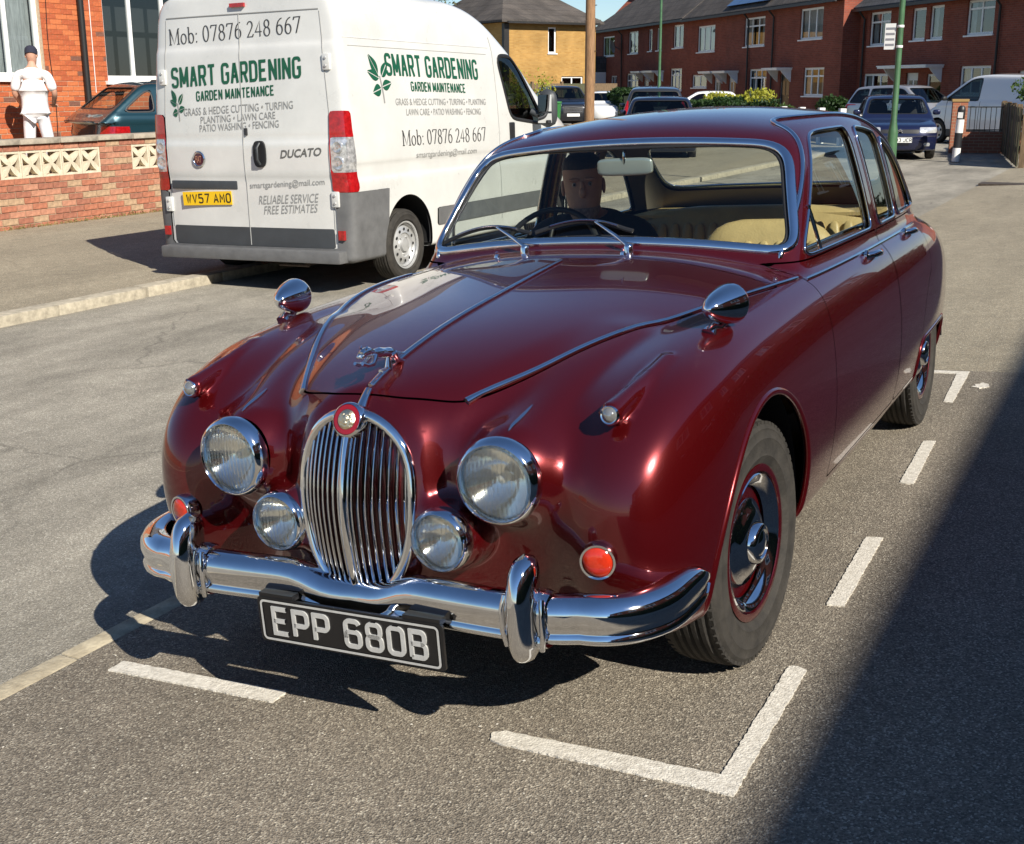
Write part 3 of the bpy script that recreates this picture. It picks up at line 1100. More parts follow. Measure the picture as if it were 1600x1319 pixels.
# ---------------------------------------------------------------- the red terrace across the end of the street
T_ = Vector((-0.65181, 0.75838, 0))
N_ = Vector((-0.75838, -0.65181, 0))
BR = Vector((-9.9, 49.84, 0))
ANG = math.atan2(-T_.y, -T_.x)
white_door = mat("white_door_paint", (0.72, 0.72, 0.70), rough=0.35)
dark_door = mat("dark_door_paint", (0.02, 0.025, 0.022), rough=0.3)
def terrace(base, spec, wallms, group):
    out = []
    for i, (a, b, lab, wins, doors, kw) in enumerate(spec):
        o = base + T_ * b
        W = [(b - s1, b - s0, z0, z1, k) for s0, s1, z0, z1, k in wins]
        Dd = [(b - s1, b - s0, z0, z1, m) for s0, s1, z0, z1, m in doors]
        r, rf = house("terraced_house", lab, (o.x, o.y, 0), ANG, b - a, 7.5, kw.get("ze", 4.95), kw.get("zr", 8.2), wallms[i % 2], kw.get("roof", roof_tile), W, Dd,
                      hip0=kw.get("hip0", 0), hip1=kw.get("hip1", 0), group=group, pipes=kw.get("pipes", ()))
        for c0, c1, z in kw.get("canopy", ()):
            canopy(r, b - c1, b - c0, z)
        if kw.get("solar"):
            # two rows of panels lying on the front slope
            s0, s1 = kw["solar"]
            x0, x1 = b - s1, b - s0
            rise = math.atan2(kw.get("zr", 8.2) - kw.get("ze", 4.95), 7.5 / 2 + .35)
            nxp = 4
            for ix in range(nxp):
                for iz in range(2):
                    M = Matrix.Translation((x0 + (x1 - x0) * ix / nxp, -0.35, kw.get("ze", 4.95) + .15)) @ Matrix.Rotation(rise, 4, 'X')
                    w = (x1 - x0) / nxp - .03
                    Geo().box(0, w, 0.35 + iz * 1.7, 2.0 + iz * 1.7, .06, .10, M).obj("solar_panel", mat("solar_cells", (0.012, 0.016, 0.05), 0.12, coat=1.0), rf, smooth=False)
        for cx in kw.get("chim", ()):
            chimney(r, cx, 7.5 / 2 + .6, 6.2, 9.4)
        out.append(r)
    return out
c2 = dict(cols=(0.5,), curt=0.22)
c3 = dict(cols=(0.34, 0.66), curt=0.2)
g3 = dict(cols=(0.34, 0.66), rows=(0.7,), curt=0.28)
nc = dict(cols=(0.34, 0.66), curt=0.5)
B = [
    (1.35, 8.2, "red brick terraced house with a dark glazed front door and hooded porch", [(3.15, 5.35, 3.50, 4.80, nc), (2.79, 4.74, 1.1, 2.30, g3)], [(6.1, 7.1, 0.0, 2.05, dark_door)],
     dict(canopy=((5.9, 7.5, 2.22),), pipes=(0.3,), chim=())),
    (8.2, 13.6, "red brick terraced house with dark solar panels on its tiled roof", [(9.01, 11.39, 3.38, 4.72, g3), (8.6, 10.6, 0.95, 2.32, g3)], [(12.2, 13.1, 0.0, 2.0, white_door)],
     dict(canopy=((11.9, 13.5, 2.16),), solar=(8.3, 13.4), pipes=(2.9,))),
    (13.6, 19.0, "red brick terraced house with a net curtained upper window and white porch", [(15.11, 17.52, 3.28, 4.61, nc), (16.04, 18.16, 1.45, 2.12, c2)], [(14.1, 15.0, 0.0, 2.0, white_door)],
     dict(canopy=((13.8, 15.4, 2.16),), pipes=())),
    (19.0, 24.6, "red brick terraced house with a many paned lower window and one narrow upper window", [(19.63, 21.23, 3.60, 4.84, c2), (23.10, 23.97, 3.55, 4.80, dict(cols=())), (19.72, 21.55, 1.3, 2.5, g3)], [(23.0, 23.9, 0.0, 2.05, white_door)],
     dict(canopy=((22.6, 24.4, 2.3),), ze=5.0, pipes=())),
    (24.6, 30.4, "red brick terraced house next to the end house, with a white panelled door", [(27.28, 29.12, 3.48, 4.80, c2), (24.75, 25.42, 3.55, 4.80, dict(cols=())), (27.11, 29.33, 0.9, 2.30, g3)], [(25.2, 26.1, 0.0, 2.05, white_door)],
     dict(canopy=((24.8, 26.4, 2.3),), ze=5.0, pipes=(0.2,))),
    (30.4, 36.2, "end terrace red brick house with hipped roof and gabled side porch", [(31.95, 34.43, 3.44, 4.69, c2), (31.3, 32.6, 0.9, 2.2, c2)], [],
     dict(hip0=3.6, ze=5.0)),
]
HB = terrace(BR, B, (red_brick, red_brick2), "terraced houses along the far side")
# gabled porch and satellite dish of the end house
por = HB[5]
Geo().prism([(0.0, 2.45), (2.6, 2.45), (2.6, 3.45)], -1.6, 0.0, 'y').obj("porch_roof", roof_slate, por, smooth=False)
Geo().prism([(0.6, 2.45), (2.62, 2.45), (2.62, 3.30)], -1.66, -1.61, 'y').obj("porch_gable", upvc, por, smooth=False)
Geo().box(0.2, 2.6, -1.6, -0.02, -.3, 2.44).obj("porch_wall", upvc, por, smooth=False)
Geo().lathe([(0.40, 0.14), (0.30, 0.07), (0.15, 0.015), (0.0, 0.0)], 20, Matrix.Translation((5.4, -0.35, 4.0)) @ Matrix.Rotation(rad(100), 4, 'X')).tube([(5.4, -.35, 4.0), (5.4, 0, 3.8)], .03, 6).obj("satellite_dish", lead, por)

A0 = BR - N_ * 0.78
A = [
    (-5.5, 1.35, "slate roofed red brick house with a wide flat canopy over its white door", [(-1.07, 0.55, 3.10, 4.40, dict(cols=(0.5,), rows=(0.7,), curt=0.25)), (-3.63, -2.67, 3.20, 4.38, dict(cols=())), (-4.83, -3.92, 3.20, 4.40, dict(cols=(), curt=0.3)),
                 (-1.15, 0.80, 1.2, 2.0, c3), (-5.0, -4.0, 0.9, 1.95, dict(cols=()))], [(-3.4, -2.5, 0.0, 2.0, white_door)],
     dict(canopy=((-5.1, -1.6, 2.17),), roof=roof_slate, zr=7.6, ze=4.52, pipes=(0.5,))),
    (-13.0, -5.5, "slate roofed red brick house rising behind the white delivery van", [(-7.97, -6.32, 3.25, 4.44, dict(cols=(0.5,), rows=(0.75,), curt=0.2)), (-8.05, -6.18, 1.2, 2.2, c3), (-12.0, -10.0, 3.2, 4.4, c2)], [(-10.6, -9.6, 0.0, 2.0, white_door)],
     dict(roof=roof_slate, zr=7.6, ze=4.52, pipes=(2.9,))),
]
HA = terrace(A0, A, (red_brick, red_brick2), "terraced houses set back beside the van")

# ---------------------------------------------------------------- yellow brick house and the chimneys behind it
yl, yr = Vector((-31.2, 59.6, 0)), Vector((-28.1, 65.0, 0))
d = (yr - yl)
ya = math.atan2(d.y, d.x)
L = d.length
yh, yrf = house("brick_house", "yellow brick house with a hipped grey tiled roof and one narrow window", (yl.x, yl.y, 0), ya, L, 9.0, 4.95, 7.7, stock_brick, roof_tile,
           [(L * .47, L * .47 + .55, 3.35, 4.75, dict(cols=())), (L * .62, L * .86, 1.0, 2.1, dict(cols=(0.5,)))], hip0=2.9, hip1=2.9, pipes=())
Geo().box(-.02, 0.3, -.05, .2, 0, 4.9).obj("corner_pipe", black_pipe, yh, smooth=False)
far, farr = house("brick_house", "distant house with red tiled roof and two tall red chimneys", (-37.0, 86.0, 0), ANG + rad(30), 13, 8, 5.2, 8.3, red_brick, roof_red, [], hip0=0, hip1=0)
chimney(far, 3.4, 3.0, 7.4, 10.3, pots=3, w=1.5, d=.8)
chimney(far, 8.8, 3.0, 7.4, 10.0, pots=3, w=1.5, d=.8)

# ---------------------------------------------------------------- orange brick house behind the garden wall: bricks laid one by one where they show
tints = [mat("orange_brick_a", (0.50, 0.125, 0.042), 0.88, var=0.25, vscale=25, bump=.3, bscale=120), mat("orange_brick_b", (0.43, 0.10, 0.036), 0.88, var=0.25, vscale=25, bump=.3, bscale=120),
         mat("orange_brick_c", (0.56, 0.16, 0.055), 0.88, var=0.2, vscale=25, bump=.3, bscale=120), mat("burnt_brick", (0.20, 0.085, 0.055), 0.85, var=0.3, vscale=25, bump=.3, bscale=120)]
mortar_m = mat("pale_mortar", (0.52, 0.40, 0.28), rough=0.95, var=0.2, vscale=30, bump=.3, bscale=100)
def brick_mesh(name, l, h, d, m):
    o = Geo().box(0, l, 0, d, 0, h).obj(name, m, None, smooth=False, bevel=0.003)
    me = o.data
    bpy.data.objects.remove(o)
    return me
def lay(parent, x0, x1, z0, z1, holes, tints, weights, seed, y=-0.009, bl=0.225, bh=0.075, j=0.010):
    """stretcher bond on a local xz wall face; bricks stand proud of the joint face at y=0"""
    rnd = random.Random(seed)
    full = [brick_mesh("brick", bl - j, bh - j, 0.03, m) for m in tints]
    cut = {}
    row = 0
    z = z0
    cnt = 0
    while z < z1 - 0.03:
        x = x0 - (bl / 2 if row % 2 else 0)
        while x < x1:
            a, b = max(x, x0), min(x + bl, x1)
            segs = [(a, b)]
            for h in holes:
                if z + bh > h[2] + .01 and z < h[3] - .01:
                    ns = []
                    for p, q in segs:
                        if q <= h[0] or p >= h[1]:
                            ns.append((p, q))
                        else:
                            if p < h[0]: ns.append((p, h[0]))
                            if q > h[1]: ns.append((h[1], q))
                    segs = ns
            for p, q in segs:
                if q - p < 0.035:
                    continue
                k = rnd.choices(range(len(tints)), weights)[0]
                if q - p > bl - 0.01:
                    me = full[k]
                else:
                    key = (k, round(q - p, 2))
                    if key not in cut:
                        cut[key] = brick_mesh("brick", max(0.02, key[1] - j), bh - j, 0.03, tints[k])
                    me = cut[key]
                o = bpy.data.objects.new("brick", me)
                COL.objects.link(o)
                o.parent = parent
                o.location = (p + j / 2, y + rnd.uniform(-.0025, .0025), z + j / 2 + rnd.uniform(-.0012, .0012))
                cnt += 1
            x += bl
        z += bh
        row += 1
    return cnt
OX = -13.5
hwins = [(2.9, 5.87, 1.42, 3.05, dict(cols=(0.45, 0.80), fw=.075, curt=0.5, dark=mat("net_backing", (0.34, 0.34, 0.32), .9))),
         (7.13, 9.6, 1.38, 3.30, dict(cols=(0.27, 0.58), rows=(0.72,), fw=.08, curt=0.0))]
oh, _ = house("brick_house", "orange brick house with white framed windows behind the garden wall", (OX, 5.0, 0.30), rad(90), 16.0, 8.0, 5.2, 8.4, mortar_m, roof_tile, hwins, pipes=(), over=0.4)
Geo().tube([(6.62, -.07, 0.0), (6.62, -.07, 5.0)], .05, 12).obj("drainpipe", black_pipe, oh)
Geo().tube([(5.98 + .02 * math.sin(i), -.02, 3.2 - i * .27) for i in range(12)], .006, 6).obj("wall_cable", black_pipe, oh)
Geo().tube([(6.86, -.02, 3.6), (6.84, -.02, 1.2)], .006, 6).obj("wall_cable", upvc, oh)
print("house bricks", lay(oh, 4.70, 7.40, 0.55, 2.775, [h[:4] for h in hwins] , tints, (5, 4, 4, 1), 2))
# the rest of the facade is patterned brick just behind, hidden or out of frame
for a, b in ((0, 4.69), (7.41, 15.9)):
    G = Geo()
    wall_grid(G, a, b, 0.0, 5.1, [h[:4] for h in hwins if h[0] < b and h[1] > a], -0.006, 0.0)
    G.obj("brick_facing", orange_brick, oh, smooth=False)
G = Geo()
wall_grid(G, 4.70, 7.40, 2.78, 5.1, [(h[0], h[1], h[2], h[3]) for h in hwins if h[3] > 2.78], -0.006, 0.0)
G.obj("brick_facing", orange_brick, oh, smooth=False)

# ---------------------------------------------------------------- garden wall with pierced screen blocks
gw_ = thing("garden_wall", "low weathered brick garden wall with pierced white screen blocks and stone coping", "wall", (-10.08, 0, 0), (0, 0, rad(90)))
wt = [mat("wall_brick_a", (0.40, 0.15, 0.085), .92, var=.35, vscale=18, bump=.4, bscale=90), mat("wall_brick_b", (0.33, 0.13, 0.08), .92, var=.35, vscale=18, bump=.4, bscale=90),
      mat("wall_brick_c", (0.45, 0.21, 0.13), .92, var=.3, vscale=18, bump=.4, bscale=90), mat("wall_brick_d", (0.42, 0.28, 0.17), .92, var=.35, vscale=18, bump=.4, bscale=90)]
wall_mortar = mat("wall_mortar", (0.44, 0.34, 0.23), .95, var=.3, vscale=14, bump=.4, bscale=80)
block_m = mat("screen_block", (0.62, 0.54, 0.40), .9, var=.25, vscale=12, bump=.25, bscale=90)
cope_m = mat("coping_stone", (0.36, 0.31, 0.24), .9, var=.35, vscale=9, bump=.3, bscale=60)
wallb = brick_mat("wall_brick_far", (0.40, 0.15, 0.085), (0.33, 0.13, 0.08), (0.44, 0.34, 0.23))
BZ0, BZ1, BS = 0.565, 0.870, 0.305
def block_spots():
    s = []
    y = 8.43 - 5 * BS
    for k in range(5):
        s.append(y + k * BS)
    y = 8.975
    for k in range(6):
        s.append(y + k * BS)
    y = 5.9 - BS * 3
    for k in range(3):
        s.append(y + k * BS)
    return s
spots = block_spots()
holes = [(y, y + BS, BZ0, BZ1) for y in spots]
G = Geo()
runs = [(-13, 30)]
wall_grid(G, -12, 17, -0.06, 0.945, holes, 0.0, 0.22)
wall_grid(G, -12, 17, -0.06, 0.945, holes, 0.22, 0.0)
G.add([(-12, 0, -.06), (-12, .22, -.06), (-12, .22, .945), (-12, 0, .945)], [(0, 1, 2, 3)])
G.obj("joint_core", wall_mortar, gw_, smooth=False)
print("wall bricks", lay(gw_, 6.3, 10.0, -0.03, 0.945, holes, wt, (4, 4, 2, 2), 7, y=-0.010))
for a, b in ((-12, 6.29), (10.01, 17)):
    G = Geo()
    wall_grid(G, a, b, -0.05, 0.94, [h for h in holes if h[0] < b and h[1] > a], -0.007, 0.0)
    G.obj("brick_facing", wallb, gw_, smooth=False)
# one pierced block: square rim and four petal webs
def petal(a0, a1, b0, b1, wd):
    n = 8
    A, Bp = Vector((a0, a1)), Vector((b0, b1))
    dd = Bp - A
    nn = Vector((-dd.y, dd.x)).normalized()
    L, R = [], []
    for i in range(n + 1):
        t = i / n
        w = 0.012 + wd * math.sin(math.pi * t)
        p = A + dd * t
        L.append(tuple(p + nn * w))
        R.append(tuple(p - nn * w))
    return L + R[::-1]
G = Geo()
t = 0.024
G.box(.003, BS - .003, -.004, .09, 0, t).box(.003, BS - .003, -.004, .09, BS - t, BS).box(.003, t, -.004, .09, t, BS - t).box(BS - t, BS - .003, -.004, .09, t, BS - t)
c = BS / 2
for sx in (0, 1):
    for sz in (0, 1):
        G.prism(petal(t * .6 + sx * (BS - t * 1.2), t * .6 + sz * (BS - t * 1.2), c, c, 0.021), 0.004, .085, 'y')
blk = G.obj("screen_block", block_m, gw_, smooth=False, fix=True)
blk.location = (spots[0], -0.004, BZ0)
for y in spots[1:]:
    o = blk.copy()
    COL.objects.link(o)
    o.parent = gw_
    o.location = (y, -0.004, BZ0)
y = -12
rc = random.Random(4)
while y < 17:
    l = 0.60
    o = Geo().box(0.004, l - .004, -.045, .265, 0, .058).obj("coping_slab", cope_m, gw_, angle=30, bevel=.008)
    o.location = (y, rc.uniform(-.004, .004), 0.947 + rc.uniform(-.003, .003))
    y += l
# weeds along the wall foot
# ---------------------------------------------------------------- the terrace on the near right, out of frame: it shades the footway and shows in the paintwork
for k, (y0, L, lab) in enumerate(((-16.0, 8.0, "red brick roadside house near the parked saloon, first beyond the footway"), (-8.0, 8.0, "red brick roadside house whose roof shades the parking bay"),
                                  (0.0, 8.0, "red brick roadside house facing the doors of the maroon saloon"), (8.0, 8.0, "red brick roadside house standing across from the garden wall"), (16.0, 8.0, "red brick roadside house level with the iron railings"), (24.0, 8.0, "red brick roadside house at the end of the near row"))):
    o, rf = house("roadside_house", lab, (7.6, y0 + L, 0.08), rad(-90), L, 6.8, 4.9, 8.35, red_brick2, roof_tile,
          [(0.9, 2.9, 3.2, 4.5, dict(cols=(0.5,), curt=.2)), (4.8, 6.6, 3.2, 4.5, dict(cols=(0.5,), curt=.2)), (0.9, 3.1, 0.9, 2.2, g3)], [(5.0, 5.95, 0.0, 2.05, white_door)], over=0.3)
# ================================================================= vegetation
def leaf_mat(name, c, c2, trans=0.25):
    m = mat(name, c, rough=0.55, var=0.6, vscale=3.0, col2=c2, spec=.3)
    n = m.node_tree
    b = n.nodes["Principled BSDF"]
    out = n.nodes["Material Output"]
    t = n.nodes.new("ShaderNodeBsdfTranslucent")
    t.inputs[0].default_value = (c[0] * 1.6, c[1] * 1.6, c[2] * 0.9, 1)
    mx = n.nodes.new("ShaderNodeMixShader")
    mx.inputs[0].default_value = trans
    n.links.new(b.outputs[0], mx.inputs[1])
    n.links.new(t.outputs[0], mx.inputs[2])
    n.links.new(mx.outputs[0], out.inputs[0])
    return m
leaf_dark = leaf_mat("hedge_leaf", (0.035, 0.075, 0.018), (0.012, 0.030, 0.008))
leaf_mid = leaf_mat("shrub_leaf", (0.075, 0.125, 0.025), (0.030, 0.060, 0.014))
leaf_yel = leaf_mat("golden_leaf", (0.42, 0.40, 0.05), (0.20, 0.22, 0.03))
leaf_tree = leaf_mat("tree_leaf", (0.11, 0.115, 0.040), (0.045, 0.055, 0.020))
bark = mat("bark", (0.09, 0.065, 0.045), rough=.95, var=.5, vscale=12, bump=.6, bscale=30)
def leaves(pts, size, rnd, spread=1.0):
    v, f = [], []
    for p in pts:
        s = size * rnd.uniform(.6, 1.3)
        a = Vector((rnd.gauss(0, 1), rnd.gauss(0, 1), rnd.gauss(0, .7))).normalized()
        b = a.orthogonal().normalized()
        b = (Matrix.Rotation(rnd.uniform(0, 6.3), 3, a) @ b)
        c = a.cross(b)
        o = len(v)
        p = Vector(p)
        v += [tuple(p - b * s), tuple(p + c * s * .45 + a * s * .12), tuple(p + b * s), tuple(p - c * s * .45 + a * s * .12)]
        f += [(o, o + 1, o + 2), (o, o + 2, o + 3)]
    return v, f
def bush(name, label, loc, r, n, size, m, seed=1, cat="bush", trunk=True, group=None, lumps=9):
    """shrub or tree crown: leaf faces gathered in lumps of uneven size round limbs"""
    rnd = random.Random(seed)
    root = thing(name, label, cat, loc, group=group)
    cs = []
    for i in range(lumps):
        d = Vector((rnd.gauss(0, 1), rnd.gauss(0, 1), rnd.gauss(0, .8))).normalized() * rnd.uniform(.35, .85)
        cs.append((Vector((d.x * r[0], d.y * r[1], r[2] + d.z * r[2])), rnd.uniform(.25, .5)))
    pts = []
    for _ in range(n):
        c, k = rnd.choice(cs)
        q = Vector((rnd.gauss(0, 1), rnd.gauss(0, 1), rnd.gauss(0, 1))).normalized() * (rnd.random()**.45)
        p = c + Vector((q.x * r[0] * k, q.y * r[1] * k, q.z * r[2] * k))
        if p.z > -.05:
            pts.append(p)
    v, f = leaves(pts, size, rnd)
    mesh_obj("crown", v, f, m, root, False, fix=False)
    G = Geo()
    for c, k in cs:
        G.tube([(0, 0, -.1), tuple(c * .5 + Vector((0, 0, -.05))), tuple(c)], [.05 * r[2], .03 * r[2], .008], 6)
    G.obj("stem", bark, root)
    return root
def hedge(name, label, a, b, w, h, n, size, m, z0=-0.06, seed=2, group=None, cat="hedge"):
    rnd = random.Random(seed)
    A, B = Vector((a[0], a[1], z0)), Vector((b[0], b[1], z0))
    d = (B - A)
    L = d.length
    root = thing(name, label, cat, tuple(A), (0, 0, math.atan2(d.y, d.x)), group)
    pts = []
    for _ in range(n):
        x, y, z = rnd.uniform(0, L), rnd.uniform(-w, w), rnd.uniform(0, h)
        k = rnd.random()
        bulge = 1 + .10 * math.sin(x * 2.1 + seed) + .06 * math.sin(x * 5.3)
        if k < .45:
            z = h * bulge * (1 - .08 * rnd.random()**2)
        elif k < .75:
            y = -w * bulge * (1 - .12 * rnd.random())
        elif k < .92:
            y = w * bulge
        pts.append((x, y, z))
    v, f = leaves(pts, size, rnd)
    mesh_obj("foliage", v, f, m, root, False, fix=False)
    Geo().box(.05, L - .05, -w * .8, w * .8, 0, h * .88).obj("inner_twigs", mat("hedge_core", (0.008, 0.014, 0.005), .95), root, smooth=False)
    return root
hedge("hedge", "clipped green hedge beside the white hatchback", (-13.0, 38.6), (-9.4, 35.3), .5, 1.1, 5200, .07, leaf_dark, seed=3)
hedge("hedge", "dark clipped hedge next to the black sport utility car", (-21.4, 51.8), (-19.6, 49.9), .6, 1.35, 3600, .08, leaf_dark, seed=4)
bush("bush", "golden leaved bush behind the clipped hedge", (-11.9, 40.6, 0.45), (1.25, .8, .55), 2400, .07, leaf_yel, 5)
bush("bush", "bright green bush below the dark glazed front door", (-9.3, 37.9, -0.06), (1.5, .9, .55), 2600, .07, leaf_mid, 6)
bush("bush", "dark shrub growing against the red brick terrace", (-9.3, 43.9, -0.06), (.9, .8, .75), 2200, .08, leaf_dark, 7)
bush("bush", "leafy shrub growing over the plank fence", (-0.75, 27.9, 0.66), (0.9, 2.4, .72), 5200, .06, leaf_mid, 8, lumps=16)
bush("bush", "sparse budding shrub beside the van's windscreen", (-17.6, 35.2, 0.2), (1.0, 1.0, 1.25), 800, .06, leaf_yel, 9, lumps=14)
bush("tree", "tree showing over the white panel van's roof", (-27.5, 43.0, 2.6), (2.9, 2.9, 2.2), 3200, .08, leaf_tree, 10, cat="tree", lumps=26)
bush("tree", "green tree behind the telegraph pole", (-35.5, 80.0, 0.0), (3.5, 3.5, 3.3), 5000, .14, leaf_mid, 12, cat="tree", lumps=18)
for k, (x, y, s) in enumerate(((-52, 70, 5), (-60, 95, 6), (-20, 100, 6))):
    bush("tree", ["tall tree far beyond the yellow house", "tall tree far behind the chimneys", "tall tree far behind the terrace roofs", "tall tree beyond the set back terrace"][k], (x, y, 0), (s * .7, s * .7, s * .62), 5000, .2, leaf_tree, 20 + k, cat="tree", lumps=20)
# weeds at the foot of the garden wall
rw_ = random.Random(9)
pts = []
for _ in range(900):
    y = rw_.uniform(5.5, 10.5)
    pts.append((-10.06 + abs(rw_.gauss(0, .035)), y, abs(rw_.gauss(0, .018))))
v, f = leaves(pts, .016, rw_)
tag(mesh_obj("wall_foot_weeds", v, f, leaf_mat("dry_weed", (0.30, 0.24, 0.10), (0.14, 0.12, 0.05)), None, False, fix=False), "dry weeds and dust along the foot of the garden wall", "weeds", kind="stuff")
hedge("hedge", "dark clipped hedge fronting the roadside houses beside the bay", (4.3, -9.0), (4.3, 23.0), .45, 1.35, 9000, .075, leaf_dark, z0=0.08, seed=14)  # invented hedge out of view, added to darken what the car doors reflect
# ================================================================= street furniture and boundaries
wood_pole = mat("telegraph_wood", (0.30, 0.17, 0.085), rough=.9, var=.45, vscale=5, stretch=(9, 9, .7), bump=.3, bscale=40)
green_post = mat("green_post_paint", (0.055, 0.135, 0.060), rough=.5, var=.25, vscale=6)
white_band = mat("white_band", (0.78, 0.77, 0.74), rough=.5)
black_band = mat("black_band", (0.018, 0.018, 0.020), rough=.45)
old_wood = mat("weathered_fence_wood", (0.17, 0.115, 0.065), rough=.9, var=.5, vscale=6, stretch=(6, 6, .8), bump=.3, bscale=40)
old_wood2 = mat("greened_fence_wood", (0.085, 0.085, 0.045), rough=.9, var=.5, vscale=6, stretch=(6, 6, .8), bump=.3, bscale=40)
t = thing("telegraph_pole", "brown wooden telegraph pole standing before the black sport utility car", "pole", (-13.49, 31.12, -0.06))
Geo().lathe([(.150, 0), (.142, 3.0), (.128, 6.0), (.115, 8.5), (.0, 8.55)], 20).obj("pole_shaft", wood_pole, t, angle=60)
for k in range(10):
    a = k * 2.1
    Geo().tube([(.13 * math.cos(a), .13 * math.sin(a), 2.6 + k * .42), (.20 * math.cos(a), .20 * math.sin(a), 2.6 + k * .42)], .012, 6).obj("climbing_step", iron, t)
def lamp_post(label, loc, k=1.0, plate=True):
    t = thing("lamp_post", label, "lamp post", loc, group=None)
    Geo().lathe([(.085 * k, 0), (.085 * k, .92), (.080 * k, .97), (.060 * k, 1.08), (.058 * k, 1.10), (.052 * k, 1.12), (.049 * k, 2.6), (.044 * k, 5.2), (.0, 5.25)], 20).obj("column", green_post, t, angle=40)
    Geo().tube([(0, 0, 5.2), (-.1, 0, 5.45), (-.5, 0, 5.6), (-.9, 0, 5.62)], .03, 8).obj("bracket_arm", green_post, t)
    Geo().box(-1.25, -.75, -.12, .12, 5.55, 5.68).obj("lantern", mat("lantern_grey", (.25, .26, .26), .5), t, angle=30, bevel=.03)
    if plate:
        for z in (2.14, 2.42):
            Geo().lathe([(.055 * k, 0), (.058 * k, .005), (.058 * k, .03), (.055 * k, .035)], 16, Matrix.Translation((0, 0, z))).obj("sign_band", white_band, t)
        s = Geo().box(-.215, -.06, -.012, -.004, 2.12, 2.48).obj("parking_sign", white_band, t, smooth=False)
        for i in range(4):
            Geo().box(-.20, -.075, -.0145, -.0125, 2.17 + i * .075, 2.20 + i * .075).obj("sign_line", mat("sign_text_grey", (.25, .25, .27), .6), s, smooth=False)
    return t
lamp_post("green lamp post with a small white parking sign beside the navy hatchback", (-1.97, 16.07, -0.06), 0.85)
lamp_post("slim green lamp post standing before the far terrace", (-15.38, 41.81, -0.06), 1.0, plate=False)
# bollard
b = thing("bollard", "black and white banded bollard on the footway corner", "bollard", (-2.39, 25.65, -0.062), (0, rad(2), 0))
Geo().lathe([(.085, 0), (.085, .01)], 18).obj("base_ring", black_band, b)
for z0, z1, m in ((0.01, .30, white_band), (.30, .62, black_band), (.62, .90, white_band), (.90, 1.10, black_band)):
    Geo().lathe([(.083, z0), (.083, z1)], 20).obj("band", m, b)
Geo().lathe([(.083, 1.10), (.075, 1.15), (.045, 1.185), (0, 1.19)], 20).obj("cap", black_band, b)
Geo().box(-.05, .05, -.088, -.06, .93, 1.05).obj("reflective_square", white_band, b, smooth=False)
# brick pier, low wall and iron railings
pw = thing("railing_wall", "low brick wall with black iron railings and a brick pier", "wall", (-3.05, 29.5, -0.06), (0, rad(0), rad(12)))
Geo().box(-.05, .30, -.12, .23, 0, 1.22).obj("brick_pier", wallb, pw, smooth=False)
Geo().box(-.07, .32, -.14, .25, 1.22, 1.28).obj("pier_cap", mat("pier_cap_stone", (.35, .22, .08), .8), pw, smooth=False)
Geo().box(.30, 3.2, -.06, .16, 0, .50).obj("wall", wallb, pw, smooth=False)
Geo().box(.30, 3.2, .03, .06, .54, .565).obj("bottom_rail", black_pipe, pw, smooth=False)
Geo().box(.30, 3.2, .03, .06, 1.08, 1.105).obj("top_rail", black_pipe, pw, smooth=False)
for k in range(24):
    x = .38 + k * .118
    Geo().tube([(x, .045, .50), (x, .045, 1.09)], .009, 6).obj("baluster", black_pipe, pw)
for cx_ in (1.35, 1.75):
    Geo().tube([(cx_ + .13 * math.cos(a) * (1 - a / 14), .045, .82 + .13 * math.sin(a) * (1 - a / 14)) for a in np.linspace(0, 10, 30)], .008, 6).obj("scroll", black_pipe, pw)
# plank fence on the right
pf_ = thing("plank_fence", "weathered wooden plank fence below the overhanging shrub", "fence", (-2.18, 31.4, -0.06), (0, 0, math.atan2(-7.5, 1.22)))
rf_ = random.Random(8)
for k in range(34):
    h_ = 1.18 + rf_.uniform(-.03, .04)
    o = Geo().box(0, .205, -.012, .012, .03, h_).obj("plank", old_wood if k % 3 else old_wood2, pf_, smooth=False)
    o.location = (k * .225, rf_.uniform(-.015, .015), 0)
    o.rotation_euler = (0, rad(rf_.uniform(-1, 1)), 0)
for k in range(5):
    Geo().box(k * 1.9 - .05, k * 1.9 + .05, .02, .12, 0, 1.22).obj("fence_post", old_wood, pf_, smooth=False)
for z in (.35, .95):
    Geo().box(0, 7.6, .013, .05, z, z + .08).obj("fence_rail", old_wood2, pf_, smooth=False)
# low front garden fence with pale posts, before the terrace
lf = thing("garden_fence", "low brown garden fence with pale posts before the terrace", "fence", (-8.5, 34.0, -0.06), (0, 0, math.atan2(-2.6, 2.05)))
Geo().box(0, 4.4, -.03, .03, .1, .80).obj("fence_panel", old_wood, lf, smooth=False)
for k in range(4):
    Geo().box(k * 1.3 - .07, k * 1.3 + .07, -.08, .08, 0, 1.02).obj("fence_post", white_band, lf, smooth=False)
# fence, low wall and bin near the yellow house
yf = thing("panel_fence", "dark panel fence on a brick base before the yellow house", "fence", (-27.5, 49.0, -0.06), (0, 0, rad(66)))
Geo().box(0, 9.5, -.1, .1, 0, .75).obj("brick_base", wallb, yf, smooth=False)
for k in range(5):
    Geo().box(k * 1.9 + .06, k * 1.9 + 1.84, -.03, .03, .75, 1.75).obj("fence_panel", old_wood2 if k % 2 else old_wood, yf, smooth=False)
    Geo().box(k * 1.9 - .06, k * 1.9 + .06, -.06, .06, .75, 1.85).obj("fence_post", old_wood, yf, smooth=False)
bn = thing("wheelie_bin", "green wheelie bin beside the black sport utility car", "bin", (-18.9, 40.0, -0.06), (0, 0, rad(20)))
bgreen = mat("bin_green", (0.035, 0.20, 0.045), .5)
v, f = loft([[(sx * (.22 + .07 * t), sy * (.24 + .09 * t), t * 1.0) for sx, sy in ((-1, -1), (1, -1), (1, 1), (-1, 1))] for t in (0.04, 1.0)])
